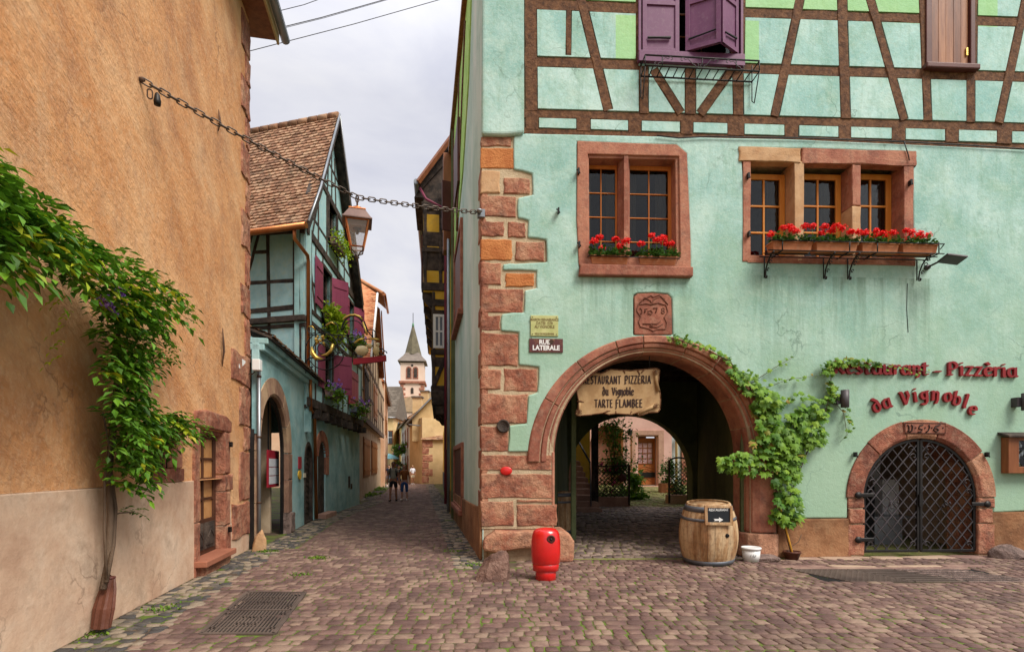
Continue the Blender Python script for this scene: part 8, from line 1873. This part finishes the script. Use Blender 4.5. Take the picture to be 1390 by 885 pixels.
# drain grates
t=thing('drain_grate','large black two-part cast iron drain grate sunk in the cobbles at lower left','drain grate',(GA[0],GA[1],0))
A,B_,C_,D=[Vector((p[0],p[1],0)) for p in GQ]   # near-left, near-right, far-right, far-left
def bil(s,t_): return A*(1-s)*(1-t_)+B_*s*(1-t_)+C_*s*t_+D*(1-s)*t_
mb=MB()
def bar(mb,p,q,w,z0,z1):
    d=(q-p).normalized(); n=Vector((-d.y,d.x,0))*w/2; vs=[p+n,p-n,q-n,q+n]; mb.add([Vector((v.x,v.y,z0)) for v in vs]+[Vector((v.x,v.y,z1)) for v in vs],[[0,1,2,3],[7,6,5,4]]+[[i,(i+1)%4,4+(i+1)%4,4+i] for i in range(4)])
for p,q in ((bil(0,0),bil(1,0)),(bil(1,0),bil(1,1)),(bil(1,1),bil(0,1)),(bil(0,1),bil(0,0)),(bil(0,.5),bil(1,.5))): bar(mb,p,q,.045,.0,.018)
mb.build('grate_frame',K['gutter'],t)
bw_=.019
for h0 in (0,.5):
    mb=MB()
    for i in range(1,19): s=i/19; bar(mb,bil(s,h0+.02),bil(s,h0+.48),bw_,.0,.014)
    for k_ in (.12,.25,.38): bar(mb,bil(.03,h0+k_),bil(.97,h0+k_),.014,.0,.010)
    for s,k_ in ((.08,.1),(.92,.1),(.08,.4),(.92,.4),(.38,.18),(.5,.18),(.62,.18),(.38,.32),(.5,.32),(.62,.32)): c=bil(s,h0+k_); mb.wbox((c.x,c.y,.004),(.06,.05,.02))
    mb.build('grating',K['gutter'],t)
MB().add([Vector((v.x,v.y,.0015)) for v in (A,B_,C_,D)],[[0,1,2,3]]).build('shaft_shade',K['black'],t,recalc=False)  # flat black sheet: shade of the depth below the bars, painted in
x0,y0,x1,y1=SLAB
t=thing('cellar_light_grate','row of three iron grates in a stone frame before the cellar gate','drain grate',((x0+x1)/2,(y0+y1)/2,0))
MB().wbox(((x0+x1)/2,y1-.06,.0),(x1-x0-.1,.14,.03)).build('stone_edge',K['tan'] if 0 else K['slab'],t,bevel=.01)
MB().add([(x0,y0,.0015),(x1+.1,y0,.0015),(x1,y1,.0015),(x0+.1,y1,.0015)],[[0,1,2,3]]).build('shaft_shade',K['black'],t,recalc=False)  # black sheet at ground level paints the shade beneath these grates
for j,(a,b_,n_,mt) in enumerate(((x0+.1,x0+1.0,12,K['gutter']),(x0+1.03,x0+1.75,7,K['gutter']),(x0+1.78,x1-.1,6,K['rock']))):
    mb=MB(); Aq,Bq,Cq,Dq=[Vector(p) for p in ((a+.25,y0+.03,0),(b_+.25,y0+.03,0),(b_-.15,y1-.16,0),(a-.15,y1-.16,0))]
    bl=lambda s,t_:Aq*(1-s)*(1-t_)+Bq*s*(1-t_)+Cq*s*t_+Dq*(1-s)*t_
    for i in range(n_+1): bar(mb,bl(0,i/n_),bl(1,i/n_),.42*(y1-y0-.2)/n_,.0,.014)
    for i in range(0,2 if j else 12): bar(mb,bl(i/(1 if j else 11),0),bl(i/(1 if j else 11),1),.02,.0,.010)
    mb.build('grating',mt,t)
# moss tufts and weeds in the joints
mo=MB()
for _ in range(2600):
    if R()<.55: x_,y_=U(-1.5,7.5),U(4.8,8.6)
    else: x_,y_=U(-3.8,3),U(4.7,9)
    if noise_ok(x_,y_) if 'noise_ok' in globals() else True:
        for k_ in range(3): mo.leaf(Vector((x_+U(-.02,.02),y_+U(-.02,.02),-.004)),Vector((U(-1,1),U(-1,1),U(.2,.9))),Vector((0,0,1)),U(.008,.018),.006)
for cx,cy,n_ in ((-3.2,8.2,90),(-3.45,9.7,120),(-4.0,6.25,70),(-4.15,5.3,70),(-4.65,10.45,150),(-1.15,10.5,60),(-9.6,38,400),(-8.0,30,260),(-9.2,36,300),(-.62,9.0,50)):
    for _ in range(n_):
        q=Vector((cx+random.gauss(0,.1 if cy<20 else .35),cy+random.gauss(0,.08 if cy<20 else .9),.0)); l=U(.02,.06)*(1 if cy<20 else 4); mo.leaf(q,Vector((U(-1,1),U(-1,1),U(.3,1.5))),Vector((0,0,1)),l,l*.3)
mo.build('moss',K['limeleaf'] if 0 else leafmat('joint_moss',[(.05,.12,.01),(.10,.20,.015),(.18,.28,.02)]),recalc=False,label='green moss and small weeds growing in the joints of the paving',cat='moss',kind='stuff',origin=(0,6,0))
# ================================================================ sky, sun, camera
w=bpy.data.worlds.new('World'); scene.world=w; w.use_nodes=True; N=NT(w)
o=N.n('ShaderNodeOutputWorld'); b=N.n('ShaderNodeBackground'); sk=N.n('ShaderNodeTexSky'); sk.sky_type='NISHITA'; sk.sun_disc=False
SUN_EL=math.radians(50); SUN_AZ=math.radians(130)   # from behind the viewer, to the right
sk.sun_elevation=SUN_EL; sk.sun_rotation=SUN_AZ; sk.air_density=1; sk.dust_density=3; sk.ozone_density=1
tc=N.n('ShaderNodeTexCoord'); mp=N.n('ShaderNodeMapping'); mp.inputs['Scale'].default_value=(1.3,1.3,3.6); N.l(tc.outputs['Generated'],mp.inputs['Vector'])
n1=noise(N,mp.outputs[0],2.2,7,.55,.4)
cl=ramp(N,n1,[(.30,(4.5,4.6,5.3)),(.48,(5.3,5.35,5.85)),(.66,(6.2,6.15,6.3))])
cov=ramp(N,noise(N,mp.outputs[0],1.1,4,.5),[(.22,(.90,.90,.90)),(.5,(.985,.985,.985))])
sp=N.n('ShaderNodeSeparateXYZ'); N.l(tc.outputs['Generated'],sp.inputs[0]); mr=N.n('ShaderNodeMapRange'); N.l(sp.outputs[2],mr.inputs[0]); mr.inputs[1].default_value=.55; mr.inputs[2].default_value=1.0; mr.inputs[3].default_value=.9; mr.inputs[4].default_value=1.9   # an overcast sky is brightest overhead
vm=N.n('ShaderNodeVectorMath',operation='SCALE'); N.l(cl,vm.inputs[0]); N.l(mr.outputs[0],vm.inputs['Scale']); cl=vm.outputs[0]
c=mixc(N,cov,sk.outputs[0],cl); N.l(c,b.inputs['Color']); b.inputs['Strength'].default_value=.10; N.l(b.outputs[0],o.inputs[0])
ld=bpy.data.lights.new('sun','SUN'); ld.energy=2.7; ld.angle=math.radians(26); ld.color=(1,.94,.85)
lo=bpy.data.objects.new('sun',ld); COL.objects.link(lo); lo.location=(0,0,30)
dirv=Vector((math.sin(SUN_AZ)*math.cos(SUN_EL),math.cos(SUN_AZ)*math.cos(SUN_EL),math.sin(SUN_EL)))
lo.rotation_euler=dirv.to_track_quat('Z','Y').to_euler()
cd=bpy.data.cameras.new('camera'); cam=bpy.data.objects.new('camera',cd); COL.objects.link(cam); scene.camera=cam
cam.location=(0,0,EYE); cam.rotation_euler=(PI/2,0,0); cd.sensor_fit='HORIZONTAL'; cd.sensor_width=36; cd.lens=36*F/1390; cd.shift_y=(HY-442.5)/1390; cd.clip_end=3000; cd.clip_start=.05
scene.view_settings.view_transform='Standard'; scene.view_settings.look='None'; scene.view_settings.exposure=.70; scene.view_settings.gamma=1
scene.render.engine='CYCLES'; scene.cycles.max_bounces=6; scene.cycles.transparent_max_bounces=12
